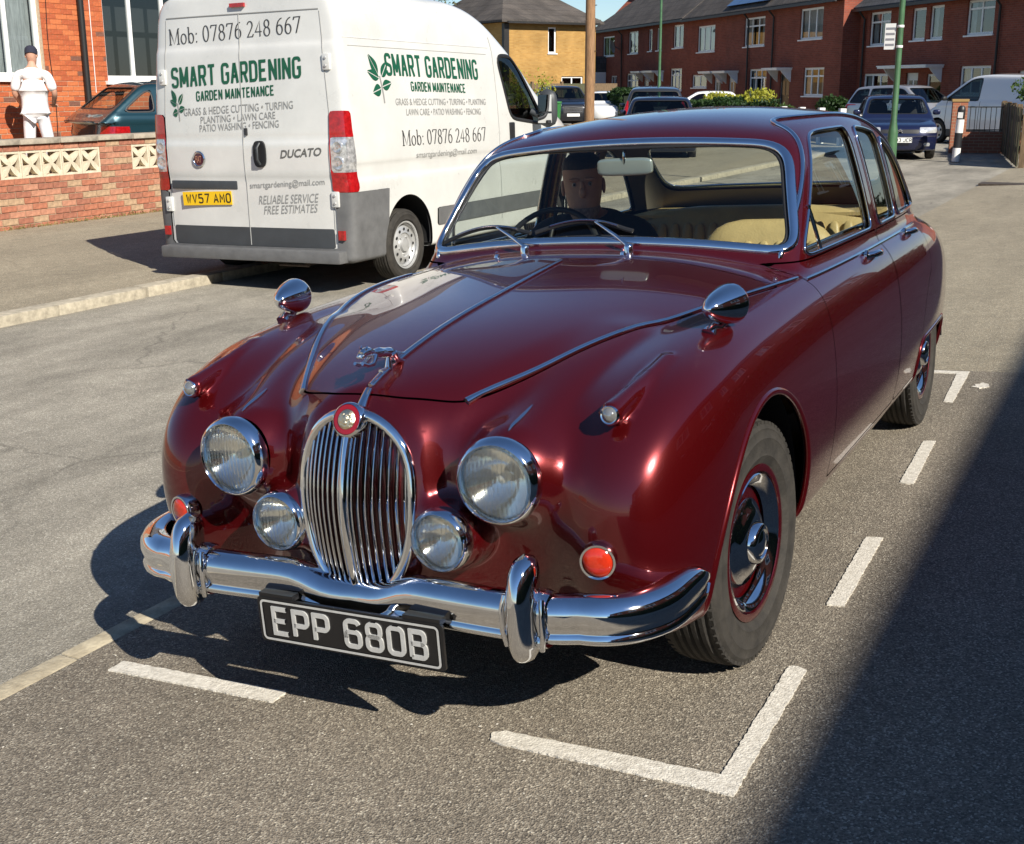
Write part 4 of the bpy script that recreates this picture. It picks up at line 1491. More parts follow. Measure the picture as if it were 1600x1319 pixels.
Geo().add(v, f).obj("bin_body", bgreen, bn, smooth=False)
Geo().box(-.31, .31, -.36, .36, 1.0, 1.07).obj("bin_lid", bgreen, bn, angle=30, bevel=.03)
for s in (1, -1):
    Geo().lathe([(.10, -.03), (.10, .03), (0, .03)], 14, Matrix.Translation((s * .28, .26, .10)) @ Matrix.Rotation(rad(90), 4, 'Y')).obj("bin_wheel", tyre_rubber, bn)
# ================================================================= white panel van with sign writing
van_white = mat("van_white_paint", (0.62, 0.615, 0.585), rough=0.28, coat=0.7, coat_rough=0.06, var=0.10, vscale=2.2, detail=8)
van_grey = mat("grey_bumper_plastic", (0.125, 0.125, 0.125), rough=0.6, var=0.2, vscale=8, bump=.15, bscale=200)
van_dark = mat("dark_door_plastic", (0.045, 0.05, 0.055), rough=0.5, var=0.15, vscale=6)
lamp_red = mat("red_tail_lens", (0.36, 0.008, 0.010), rough=0.14, coat=0.9, var=0.4, vscale=30)
lamp_clear = mat("clear_tail_lens", (0.62, 0.62, 0.62), rough=0.12, metal=0.5, var=0.5, vscale=30, coat=.8)
sign_green = mat("sign_green", (0.008, 0.085, 0.042), rough=0.4)
sign_black = mat("sign_black", (0.045, 0.045, 0.045), rough=0.4)
sign_grey = mat("sign_grey", (0.27, 0.27, 0.26), rough=0.45)
plate_yellow = mat("plate_yellow", (0.78, 0.48, 0.01), rough=0.35)
plate_white = mat("plate_white", (0.75, 0.75, 0.72), rough=0.35)
ink = mat("plate_ink", (0.012, 0.012, 0.012), rough=0.4)
dark_glass = glass_mat("dark_car_glass", (0.34, 0.40, 0.38), ior=1.55)
wheel_steel = mat("wheel_silver", (0.55, 0.55, 0.54), rough=0.35, metal=0.5, var=0.15, vscale=10)
seam_m = mat("panel_seam", (0.30, 0.30, 0.29), rough=0.8)
cabin_dark = mat("cabin_dark", (0.02, 0.02, 0.022), rough=0.9)
chromeV = mat("badge_chrome", (0.75, 0.75, 0.76), rough=0.12, metal=1.0)

def text_shape(s, bold=0.0, shear=0.0, space=1.0):
    """outline text as triangles in a unit box (0..1, 0..1)"""
    cu = bpy.data.curves.new("txt", 'FONT')
    cu.body = s
    cu.offset = bold
    cu.shear = shear
    cu.space_character = space
    cu.resolution_u = 3
    o = bpy.data.objects.new("txt", cu)
    COL.objects.link(o)
    dg = bpy.context.evaluated_depsgraph_get()
    dg.update()
    me = o.evaluated_get(dg).to_mesh()
    V = np.array([v.co[:] for v in me.vertices])
    F = [tuple(p.vertices) for p in me.polygons]
    o.evaluated_get(dg).to_mesh_clear()
    bpy.data.objects.remove(o)
    bpy.data.curves.remove(cu)
    lo, hi = V.min(0), V.max(0)
    V = (V - lo) / np.maximum(hi - lo, 1e-6)
    return V, F
def put_text(name, s, m, parent, place, u0, u1, v0, v1, bold=0.0, shear=0.0, slope=0.0, space=1.0):
    """lay text on a surface: place(u, v) -> point; baseline rises by slope over its length"""
    V, F = text_shape(s, bold, shear, space)
    P = [tuple(place(u0 + (u1 - u0) * p[0], v0 + (v1 - v0) * p[1] + slope * p[0])) for p in V]
    return mesh_obj(name, P, F, m, parent, False, fix=False)
# roman numerals and letters with thick stems and hairline curves
def ell(cx, cy, rx, ry, a0, a1, n=14):
    return arcpts(cx, cy, rx, ry, a0, a1, n)
ROMAN = {
    'M': (1.5, [[(.18, .03), (.18, 1.57)], [(.18, 1.57), (.75, .05), (1.32, 1.57)], [(1.32, 1.57), (1.32, .03)], [(0, .03), (.38, .03)], [(1.1, .03), (1.52, .03)], [(.02, 1.57), (.22, 1.57)], [(1.28, 1.57), (1.5, 1.57)]]),
    'o': (.85, [ell(.42, .5, .34, .5, 0, 360, 22)]),
    'b': (.9, [[(.16, .05), (.16, 1.62)], [(0, 1.60), (.16, 1.60)], ell(.46, .5, .32, .5, 0, 360, 22)]),
    ':': (.35, [[(.15, .02), (.15, .16)], [(.15, .82), (.15, .96)]]),
    '0': (.9, [ell(.42, .8, .34, .78, 0, 360, 26)]),
    '7': (.9, [[(.06, 1.3), (.12, 1.55), (.80, 1.55), (.34, .02)]]),
    '8': (.9, [ell(.42, 1.2, .28, .36, 0, 360, 20), ell(.42, .42, .34, .42, 0, 360, 22)]),
    '6': (.9, [ell(.43, .48, .33, .46, 0, 360, 22), [(.11, .5), (.14, .9), (.30, 1.3), (.52, 1.5), (.74, 1.58)]]),
    '2': (.9, [ell(.40, 1.18, .30, .38, 165, -30, 12) + [(.45, .62), (.08, .06), (.70, .06), (.80, .30)]]),
    '4': (.9, [[(.60, .02), (.60, 1.56), (.04, .48), (.84, .48)]]),
}
def put_roman(name, s, m, parent, place, u0, u1, v0, v1, slope=0.0, t=0.035):
    """thick-and-thin lettering: strokes drawn in a space squeezed in x so stems come out heavier"""
    tot = sum(ROMAN[c][0] + .12 if c != ' ' else .5 for c in s)
    x = 0.0
    sq = 0.46
    for c in s:
        if c == ' ':
            x += .5
            continue
        V, F = [], []
        for pl in ROMAN[c][1]:
            v, f = stroke_poly([((x + a) * sq, b) for a, b in pl], t)
            o = len(V)
            V += [(a / sq, b) for a, b in v]
            F += [tuple(i + o for i in q) for q in f]
        P = [tuple(place(u0 + (u1 - u0) * a / tot, v0 + (v1 - v0) * b / 1.6 + slope * a / tot)) for a, b in V]
        mesh_obj(name, P, F, m, parent, False, fix=False)
        x += ROMAN[c][0] + .12
BLOCK = dict(GLY)
BLOCK.update({
    'S': [arcpts(.7, 1.3, .3, .3, 0, 90, 4) + arcpts(.3, 1.3, .3, .3, 90, 180, 4) + [(0, 1.12)] + arcpts(.25, 1.07, .25, .25, 180, 235, 3) + [(.85, .72)] + arcpts(.72, .48, .28, .28, 45, 0, 3) + arcpts(.7, .3, .3, .3, 0, -90, 4) + arcpts(.3, .3, .3, .3, -90, -180, 4)],
    'T': [[(-.08, 1.6), (1.08, 1.6)], [(.5, 1.6), (.5, -.1)]],
    'G': [arcpts(.7, 1.3, .3, .3, 0, 90, 4) + arcpts(.3, 1.3, .3, .3, 90, 180, 4) + arcpts(.3, .3, .3, .3, 180, 270, 4) + arcpts(.7, .3, .3, .3, -90, 0, 4) + [(1, .78), (.58, .78)]],
    'D': [[(0, 0), (0, 1.6), (.6, 1.6)] + arcpts(.6, 1.2, .4, .4, 90, 0, 5) + arcpts(.6, .4, .4, .4, 0, -90, 5) + [(0, 0), (0, .1)]],
    'N': [[(0, -.1), (0, 1.7)], [(0, 1.6), (1, 0)], [(1, -.1), (1, 1.7)]],
    'A': [[(0, -.1), (.46, 1.66)], [(.54, 1.66), (1, -.1)], [(.2, .5), (.8, .5)]],
    'M': [[(0, -.1), (0, 1.7)], [(.04, 1.6), (.62, .2)], [(.62, .2), (1.20, 1.6)], [(1.24, 1.7), (1.24, -.1)]],
    'R': [[(0, -.1), (0, 1.6), (.72, 1.6)] + arcpts(.72, 1.32, .28, .28, 90, 0, 4) + arcpts(.72, 1.0, .28, .28, 0, -90, 4) + [(0, .72)], [(.55, .72), (1, -.1)]],
    'I': [[(.0, -.1), (.0, 1.7)]],
})
def put_block(name, s, m, parent, place, u0, u1, v0, v1, slope=0.0, t=0.135, sq=0.62):
    """heavy condensed capitals, one object per letter"""
    W = {'I': 0.0, 'M': 1.24}
    gap = 2 * t / sq + 0.20
    tot = sum((W.get(c, 1.0) + gap) if c != ' ' else .8 for c in s) - 0.20
    x = t / sq
    for c in s:
        if c == ' ':
            x += .8
            continue
        V, F = [], []
        for pl in BLOCK[c]:
            v, f = stroke_poly([((x + a) * sq, b) for a, b in pl], t)
            o = len(V)
            V += [(a / sq, b) for a, b in v]
            F += [tuple(i + o for i in q) for q in f]
        P = [tuple(place(u0 + (u1 - u0) * a / tot, v0 + (v1 - v0) * (b + t) / (1.6 + 2 * t) + slope * a / tot)) for a, b in V]
        mesh_obj(name, P, F, m, parent, False, fix=False)
        x += W.get(c, 1.0) + gap
def leaf_sprig(parent, place, u0, u1, v0, v1, m, stem_m):
    """five leaves on a stem, as on the sign"""
    def P(a, b): return tuple(place(u0 + (u1 - u0) * a, v0 + (v1 - v0) * b))
    leaves = [((.46, .60), (.14, 1.0), .13), ((.60, .55), (.92, .86), .12), ((.48, .52), (.02, .66), .11), ((.60, .34), (1.0, .42), .11), ((.52, .30), (.16, .22), .13)]
    for (ax, ay), (bx, by), w in leaves:
        A, Bq = Vector((ax, ay)), Vector((bx, by))
        dd = Bq - A
        nn = Vector((-dd.y, dd.x)).normalized()
        for s in (1, -1):
            n = 8
            v, f = [], []
            for i in range(n + 1):
                t = i / n
                q = A + dd * t
                wq = w * math.sin(math.pi * t**0.8) * (1 - .25 * t)
                v += [P(*(q + nn * s * 0.012)), P(*(q + nn * s * (0.012 + wq)))]
                if i:
                    f.append((2 * i - 2, 2 * i - 1, 2 * i + 1, 2 * i))
            mesh_obj("leaf", v, f, m, parent, False)
    v, f = [], []
    for i in range(9):
        t = i / 8
        x = .50 + .10 * t * 0 + .08 * math.sin(t * 1.5)
        v += [P(x, .56 - .56 * t), P(x + .05, .56 - .56 * t)]
        if i:
            f.append((2 * i - 2, 2 * i - 1, 2 * i + 1, 2 * i))
    mesh_obj("stem", v, f, stem_m, parent, False)

VYF = Sp((0.2, 4.50), (0.6, 4.68), (0.95, 4.66), (1.2, 4.40), (1.38, 3.95), (1.7, 3.45), (2.0, 2.98), (2.2, 2.58), (2.32, 2.15), (2.42, 1.5))
def van_f(x, y, z):
    ax = np.sqrt(x * x + 1e-5)
    side = ax - 1.0 + 0.085 * np.maximum(z - 1.05, 0)**1.6 + 0.05 * np.maximum(0.55 - z, 0)
    # shallow body-side press line
    side = side + 0.012 * (np.tanh((z - 0.86) / 0.02) - np.tanh((z - 0.98) / 0.02)) * 0.5
    side = side + np.maximum(y - 3.6, 0)**2 * 0.16
    top = z - 2.36 + 0.05 * x * x
    rear = 0.02 + 0.045 * np.maximum(z - 1.25, 0) - y
    rear = rear + 0.012 * (np.tanh((z - 1.91) / 0.02) + 1) * 0.5 + 0.010 * (np.tanh((z - 1.17) / 0.02) + 1) * 0.5 - 0.010 * (np.tanh((z - 0.90) / 0.025) + 1) * 0.5
    rear = rear + 0.05 * ax**4
    fr = (y - VYF(z) + 0.22 * ax**3) * 0.75
    f = smax(side, top, 0.26)
    f = smax(f, rear, 0.10)
    f = smax(f, fr, 0.22)
    return smax(f, 0.22 - z, 0.06)

def build_van():
    root = thing("panel_van", "white panel van with green gardening sign writing, parked half on the kerb", "van", (-5.02, 5.03, -0.03), (0, rad(-1.3), rad(0.0)))
    V, T = polygonize(van_f, (-1.06, -0.08, 0.16), (1.06, 4.80, 2.46), 0.030)
    WY0, WY1 = 0.90, 3.75
    ax = lambda: np.abs(V[:, 0])
    y = lambda: V[:, 1]
    z = lambda: V[:, 2]
    def arch():
        a = np.hypot(y() - WY0, (z() - 0.30) * 0.97) - 0.385
        b = np.hypot(y() - WY1, (z() - 0.30) * 0.97) - 0.385
        return np.maximum(np.minimum(a, b), 0.62 - ax())
    V, _, T, lips = split(V, T, arch())
    def take(g):
        nonlocal V, T
        V, tn, T, lp = split(V, T, g)
        return tn, lp
    Tall = T.copy()
    # cab side windows
    def cabwin():
        yy, zz = y(), z()
        top = (zz - 1.86) * 1.0
        l = (2.64 + (1.86 - zz) * 0.33) - yy
        l = np.maximum(l, 2.64 - yy)
        r = (yy - (3.02 + (1.84 - zz) * 0.86)) * 0.78
        b = 1.27 - 0.10 * (yy - 2.9) - zz
        g = smax(smax(l * .95, r, .10), smax(top, b, .05), .12)
        return np.maximum(g, 0.5 - ax())
    t_win, l_win = take(cabwin())
    def wsc():
        zz, x = z(), ax()
        g = smax(smax(x - 0.80 - (1.9 - zz) * .12, zz - 2.12, .1), 1.36 - zz, .08)
        return np.maximum(g, 2.2 - y())
    t_ws, _ = take(wsc())
    # tail lamps wrap the rear corners
    def lamp():
        g = smax(np.maximum(0.835 + 0.02 * np.abs(z() - 1.08) - ax(), y() - 0.115 - 0.10 * np.maximum(1.25 - z(), 0) ), smax(z() - 1.40, 0.775 - z(), .03), .04)
        return g
    t_lamp, _ = take(lamp())
    # grey plastic at the rear corners, along the sill and the flanks
    def clad():
        c = np.maximum(np.maximum(y() - 0.565 - 0.1 * (z() - .5), 0.86 - ax()), z() - 0.772)
        low = np.maximum(z() - 0.33, y() - 0.30)
        strip_ = np.maximum(np.maximum(smax(z() - 0.548, 0.398 - z(), .01), 1.37 - y()), 0.8 - ax())
        return np.minimum(np.minimum(c, low), strip_)
    t_clad, _ = take(clad())
    def blk():
        return np.maximum(np.maximum(np.maximum(z() - 0.485, 0.33 - z()), ax() - 0.83), y() - 0.3)
    t_blk, _ = take(blk())
    shell_obj("body", V, T, van_f, van_white, root)
    shell_obj("inner_lining", V, T, van_f, cabin_dark, root, offset=-0.03)
    o = shell_obj("plastic_cladding", V, t_clad, van_f, van_grey, root, offset=0.012)
    shell_obj("lower_door_panel", V, t_blk, van_f, van_dark, root, offset=0.002)
    cx = V[t_win][:, :, 0].mean(1)
    for s in (1, -1):
        shell_obj("cab_window", V, t_win[cx * s > 0], van_f, dark_glass, root, offset=-0.008)
    shell_obj("windscreen", V, t_ws, van_f, dark_glass, root, offset=-0.008)
    for L, c in l_win:
        if len(L) > 15:
            P = smooth_loop(L, c, 2, .04)
            g = grad(van_f, P)
            g /= np.linalg.norm(g, axis=1, keepdims=True)
            Geo().tube([tuple(p) for p in P], .018, 8, c, True, .4, [tuple(q) for q in g]).obj("window_seal", black_trim, root)
    cx = V[t_lamp][:, :, 0].mean(1)
    for s in (1, -1):
        tt = t_lamp[cx * s > 0]
        Vx, ta, tb, _ = split(V, tt, np.maximum(np.maximum(z() - 1.20, 0.93 - z()), 0.845 - ax() ) + 0.0)
        lam = shell_obj("tail_lamp", Vx, tb, van_f, lamp_red, root, offset=0.014)
        # clear middle section narrower than the red
        shell_obj("clear_lens", Vx, ta, van_f, lamp_clear, lam, offset=0.012)
        for zc, r in ((1.125, .052), (1.00, .058)):
            Geo().lathe([(r, -.02), (r, .004), (r * .8, .010), (r * .5, .004), (0, .008)], 20, Matrix.Translation((s * .905, 0.035, zc)) @ Matrix.Rotation(rad(90), 4, 'X')).obj("lamp_bowl", lamp_clear, lam)
    def rear_pt(x, zz, off=0.004):
        yy = -0.05
        for _ in range(8):
            yy += float(van_f(np.array([x]), np.array([yy]), np.array([zz]))[0])
        return (x, yy - off, zz)
    def side_pt(yy, zz, off=0.004, s=1):
        x = 1.02
        for _ in range(8):
            x -= float(van_f(np.array([x]), np.array([yy]), np.array([zz]))[0])
        return (s * (x + off), yy, zz)
    # seams
    def seam(pts, r=0.006, m=seam_m):
        Geo().tube(pts, r, 6).obj("panel_seam", m, root)
    seam([rear_pt(0.0, q, .001) for q in np.linspace(0.34, 2.17, 30)], .0045)
    for s in (1, -1):
        seam([rear_pt(s * (0.835 - .085 * max(0, q - 1.4)), q, .0) for q in np.linspace(0.48, 2.15, 26)], .0045)
    seam([rear_pt(q, 2.165, 0.0) for q in np.linspace(-.765, .765, 16)], .006)
    seam([side_pt(2.57 - (.10 if q > 1.9 else 0) * (q - 1.9) / .3 + .05 * max(0, .9 - q), q, 0) for q in np.linspace(0.34, 2.02, 26)], .005)
    seam([side_pt(q, 1.955 - .012 * q, 0) for q in np.linspace(0.15, 2.5, 20)], .004, van_white)
    seam([side_pt(q, 1.895 - .012 * q, 0) for q in np.linspace(0.2, 2.45, 20)], .004, mat("soft_seam", (0.42, 0.42, 0.40), .6))
    # sign writing: rear doors
    rp = lambda u, v: rear_pt(u, v, .0035)
    # x shown in the photograph less the van's centre
    put_roman("phone_character", "Mob: 07876 248 667", sign_black, root, rp, -0.745, 0.615, 1.955, 2.08, slope=0.04)
    put_block("sign_letter", "SMART GARDENING", sign_green, root, rp, -0.735, 0.600, 1.61, 1.775, slope=0.045)
    put_block("sign_letter", "GARDEN MAINTENANCE", sign_green, root, rp, -0.47, 0.335, 1.50, 1.58, slope=0.03)
    put_text("small_lettering", "GRASS & HEDGE CUTTING • TURFING", sign_grey, root, rp, -0.615, 0.51, 1.385, 1.445, slope=0.04)
    put_text("small_lettering", "PLANTING • LAWN CARE", sign_grey, root, rp, -0.435, 0.335, 1.322, 1.378, slope=0.028)
    put_text("small_lettering", "PATIO WASHING • FENCING", sign_grey, root, rp, -0.45, 0.365, 1.255, 1.312, slope=0.028)
    leaf_sprig(root, rp, -0.77, -0.60, 1.345, 1.60, sign_green, sign_grey)
    put_text("model_lettering", "DUCATO", mat("model_script", (0.16, 0.16, 0.15), .35, metal=.4), root, rp, 0.365, 0.760, 1.040, 1.105, bold=0.02, shear=0.25, slope=0.02)
    put_text("small_lettering", "smartgardening@mail.com", sign_grey, root, rp, 0.03, 0.765, 0.785, 0.850, slope=0.035)
    put_text("small_lettering", "RELIABLE SERVICE", sign_grey, root, rp, 0.11, 0.705, 0.672, 0.742, shear=0.25, slope=0.025)
    put_text("small_lettering", "FREE ESTIMATES", sign_grey, root, rp, 0.155, 0.690, 0.592, 0.660, shear=0.25, slope=0.025)
    # sign writing: flank (y on the van = world y - 5.03)
    sp_ = lambda u, v: side_pt(u, v, .0035)
    put_block("sign_letter", "SMART GARDENING", sign_green, root, sp_, 0.70, 2.25, 1.665, 1.845, slope=-0.03)
    put_block("sign_letter", "GARDEN MAINTENANCE", sign_green, root, sp_, 1.055, 1.985, 1.54, 1.62, slope=-0.02)
    put_text("small_lettering", "GRASS & HEDGE CUTTING • TURFING • PLANTING", sign_grey, root, sp_, 0.79, 2.34, 1.43, 1.485, slope=-0.02)
    put_text("small_lettering", "LAWN CARE • PATIO WASHING • FENCING", sign_grey, root, sp_, 0.94, 2.23, 1.345, 1.40, slope=-0.02)
    put_roman("phone_character", "Mob: 07876 248 667", sign_black, root, sp_, 0.84, 2.31, 1.10, 1.225, slope=-0.015)
    put_text("small_lettering", "smartgardening@mail.com", sign_grey, root, sp_, 1.05, 2.11, 0.975, 1.045, slope=-0.01)
    leaf_sprig(root, sp_, 0.42, 0.76, 1.45, 1.83, sign_green, sign_grey)
    # registration plate, its recess and lamp bar
    pz = 0.715
    Geo().box(-0.80, -0.10, -0.004, 0.02, 0.79, 0.86).obj("plate_lamp_bar", van_dark, root, angle=30, bevel=.008).location = (0, rear_pt(-.45, .82)[1] + .0, 0)
    pl = Geo().box(-0.26, 0.26, -.004, .004, -.0555, .0555).obj("number_plate", plate_yellow, root, smooth=False)
    pl.location = (-0.425, rear_pt(-.42, pz)[1] - .006, pz)
    pl.rotation_euler = (0, rad(-1.5), 0)
    x = -0.222
    for ch in "WV57 AMO":
        if ch != ' ':
            o = plate_text(Geo(), ch, 0.052, 0.079, 0.002, t=0.12).obj("plate_character", ink, pl, smooth=False)
            o.location = (x + .026, -.0045, 0)
        x += 0.0655 if ch != ' ' else 0.032
    # round maker's badge
    Mb = Matrix.Translation(rear_pt(-0.475, 1.035, 0.0)) @ Matrix.Rotation(rad(90), 4, 'X')
    bd = Geo().lathe([(0.066, 0), (0.066, .010), (0.058, .016), (0.052, .012), (0.050, .008), (0, .009)], 32, Mb).obj("maker_badge", chromeV, root, angle=40)
    Geo().lathe([(0.048, .0095), (0, .0115)], 32, Mb).obj("badge_field", mat("badge_maroon", (0.05, 0.006, 0.02), .3, coat=.6), bd)
    put_text("badge_lettering", "FIAT", chromeV, bd, lambda u, v: (u, rear_pt(-.475, 1.035, .013)[1], v), -0.505, -0.445, 1.008, 1.062, bold=0.01)
    # handle in its dark recess, lock
    hx, hz = 0.165, 1.075
    hy = rear_pt(hx, hz)[1]
    rounded = [(hx + .062 * c_ * (abs(c_)**-.35 if c_ else 1), hz + .105 * s_ * (abs(s_)**-.35 if s_ else 1)) for c_, s_ in ((math.cos(t), math.sin(t)) for t in np.linspace(0, 2 * math.pi, 28, endpoint=False))]
    hd = Geo().prism(rounded, hy - .010, hy + .01, 'y').obj("door_handle", black_trim, root, angle=40)
    Geo().tube([(hx + .008, hy - .012, hz + .085), (hx + .004, hy - .04, hz + .05), (hx + .004, hy - .042, hz - .04), (hx + .006, hy - .014, hz - .08)], .017, 10, flat=.6).obj("handle_grip", van_dark, hd)
    Geo().tube([rear_pt(0.03, 1.225, .0), rear_pt(0.03, 1.28, .0)], .016, 8).obj("door_lock", black_trim, root)
    for s, zc in ((1, 1.77), (-1, 1.70), (1, 0.72), (-1, .66)):
        h_ = Geo()
        h_.box(s * .862 - .035, s * .862 + .035, -.014, .03, zc - .062, zc + .062)
        o = h_.obj("hinge", van_white, root, angle=30, bevel=.010)
        o.location = (-.0 if zc < 1 else -s * .03, rear_pt(s * .80, zc)[1], 0)
        for dz in (-.03, .03):
            b = Geo().lathe([(.012, 0), (.010, .008), (0, .009)], 10, Matrix.Translation((s * .862, -.014, zc + dz)) @ Matrix.Rotation(rad(90), 4, 'X')).obj("hinge_bolt", wheel_steel, o)
    # bumper step and small reflectors
    Geo().box(-0.93, 0.93, -0.055, 0.10, 0.215, 0.315).obj("rear_bumper", van_grey, root, angle=30, bevel=.02)
    for s in (1, -1):
        Geo().box(s * .905 - .028, s * .905 + .028, -.012, .02, .40, .475).obj("reflector", lamp_red, root, smooth=False).location = (0, rear_pt(s * .90, .44)[1] - .016, 0)
    # third brake lamp over the doors
    Geo().box(-0.07, 0.07, -.02, .03, 2.215, 2.245).obj("brake_lamp", lamp_red, root, smooth=False).location = (0, rear_pt(0, 2.22)[1], 0)
    # wheels and wells
    for s in (1, -1):
        for wy in (WY0, WY1):
            gz = 0.300 - 0.030 + (0.0 if s > 0 else 0.05)
            hub = wheel_parts(root, (s * 0.865, wy, gz + .0), s, R=0.305, half=0.098, style="plain", rimR=0.195)
            M = Matrix.Rotation(rad(90) * s, 4, 'Y')
            h = .098
            G = Geo().lathe([(0.198, h * .80), (0.203, h * .88), (0.19, h * .86), (0.183, h * .55), (0.172, h * .45), (0.150, h * .62), (0.105, h * .75), (0.098, h * .62), (0.06, h * .60), (0.055, h * .82), (0.0, h * .86)], 40, M)
            G.obj("rim", wheel_steel, hub, angle=40)
            for k in range(12):
                a = 2 * math.pi * k / 12
                Geo().lathe([(.014, h * .70 + .004), (0, h * .70 + .005)], 10, M @ Matrix.Translation((.135 * math.cos(a), .135 * math.sin(a), 0.0))).obj("vent_hole", void_m, hub)
            for k in range(5):
                a = 2 * math.pi * k / 5
                Geo().lathe([(.011, h * .55), (.011, h * .70), (0, h * .72)], 8, M @ Matrix.Translation((.078 * math.cos(a), .078 * math.sin(a), 0.0))).obj("wheel_nut", wheel_steel, hub)
            G = Geo()
            v, f = loft([[(s * q, wy + .41 * math.cos(t), .30 + .41 * math.sin(t)) for t in np.linspace(-.2, math.pi + .2, 20)] for q in (.60, .97)], cap=False, closed=False)
            G.add(v, f)
            G.add([(s * .60, wy + .41 * math.cos(t), .30 + .41 * math.sin(t)) for t in np.linspace(-.2, math.pi + .2, 20)], [tuple(range(20))])
            G.obj("wheel_well", void_m, root)
    Geo().box(-.8, .8, .1, 4.4, .20, .235).obj("floor_pan", void_m, root, smooth=False)
    Geo().tube([(.35, .3, .17), (.35, 1.0, .17)], .03, 8).tube([(0.2, .12, .17), (0.5, .12, .17)], .012, 6).obj("exhaust", iron, root)
    # door mirrors
    for s in (1, -1):
        base = side_pt(3.28, 1.33, 0, s)
        G = Geo()
        G.tube([base, (base[0] + s * .12, base[1] + .02, 1.28)], .035, 8)
        c = (base[0] + s * .17, base[1] + .03, 1.36)
        rings = []
        for t in np.linspace(0, 1, 12):
            w = .10 * (1 - abs(2 * t - 1)**4)**.5 + .004
            dpt = .065 * (1 - abs(2 * t - 1)**3)**.5 + .004
            rings.append([(c[0] + w * math.cos(a), c[1] + dpt * math.sin(a), c[2] - .19 + .38 * t) for a in np.linspace(0, 2 * math.pi, 14, endpoint=False)])
        v, f = loft(rings)
        G.add(v, f)
        mo = G.obj("door_mirror", van_dark, root, angle=60)
        for z0, z1 in ((c[2] - .03, c[2] + .13), (c[2] - .14, c[2] - .05)):
            Geo().box(c[0] - .075, c[0] + .075, c[1] - .069, c[1] - .060, z0, z1).obj("mirror_glass", mat("mirror_silver", (0.8, 0.8, 0.8), .03, metal=1.0), mo, smooth=False)
    # cab door handles
    for s in (1, -1):
        p = side_pt(2.83, 1.14, 0, s)
        Geo().box(-.012, .018, -.045, .045, -.10, .10).obj("cab_handle", black_trim, root, angle=30, bevel=.012).location = p
    # seats seen through the cab glass
    for s in (1, -1):
        rounded_box(Geo(), (s * .5, 3.0, 1.2), (.25, .10, .42), 3.5).obj("seat", cabin_dark, root)
    return root
build_van()
# ================================================================= other parked vehicles
def car_paint(name, c, metal=0.3, rough=0.3):
    return mat(name, c, rough=rough, metal=metal, coat=1.0, coat_rough=0.03)
def car_shape(p):
    """implicit body of a modern car; front at y=0, rear at y=L"""
    L, W, Z0 = p["L"], p["W"] / 2, p.get("z0", 0.20)
    hood, roof = Sp(*p["hood"]), Sp(*p["roof"])
    belt = p["belt"]
    ws, rs = p["ws"], p["rs"]            # (y_bottom, z_bottom, y_top, z_top) for windscreen and back light
    def plane(q, sgn):
        yb, zb, yt, zt = q
        dy, dz = yt - yb, zt - zb
        l = math.hypot(dy, dz)
        # outward normal in the yz plane
        n = (-dz / l * sgn, dy / l * sgn)
        return lambda y, z: (y - yb) * n[0] + (z - zb) * n[1]
    pf, pr = plane(ws, 1), plane(rs, -1)
    nose = Sp(*p.get("nose", ((0.1, 0.10), (0.4, 0.0), (0.6, 0.02), (0.8, 0.14), (1.1, 0.6))))
    tail = Sp(*p.get("tail", ((0.1, 0.12), (0.45, 0.0), (0.7, 0.02), (0.95, 0.08), (1.2, 0.2))))
    tum = p.get("tumble", 0.30)
    def f(x, y, z):
        ax = np.sqrt(x * x + 1e-5)
        side = ax - W + 0.10 * np.maximum(z - 0.62, 0)**1.5 + 0.14 * np.maximum(0.5 - z, 0)**1.5
        top = (z - hood(y) + 0.05 * ax**3) * 0.9
        fr = nose(z) + 0.26 * (ax / W)**4 - y
        rr = y - (L - tail(z) - 0.16 * (ax / W)**4)
        a = smax(side, top, 0.12)
        a = smax(a, fr * .9, 0.14)
        a = smax(a, rr * .9, 0.12)
        a = smax(a, Z0 - z, 0.05)
        s2 = (ax - (W - 0.05) + tum * (z - belt) + .10 * np.maximum(z - belt, 0)**2) * 0.96
        t2 = (z - roof(y) + 0.07 * ax * ax) * .97
        b = smax(s2, t2, 0.12)
        b = smax(b, pf(y - 0.10 * ax**2, z), 0.08)
        b = smax(b, pr(y + 0.08 * ax**2, z), 0.09)
        b = smax(b, belt - 0.12 - z, 0.02)
        return smin(a, b, 0.03)
    return f, pf, pr, roof
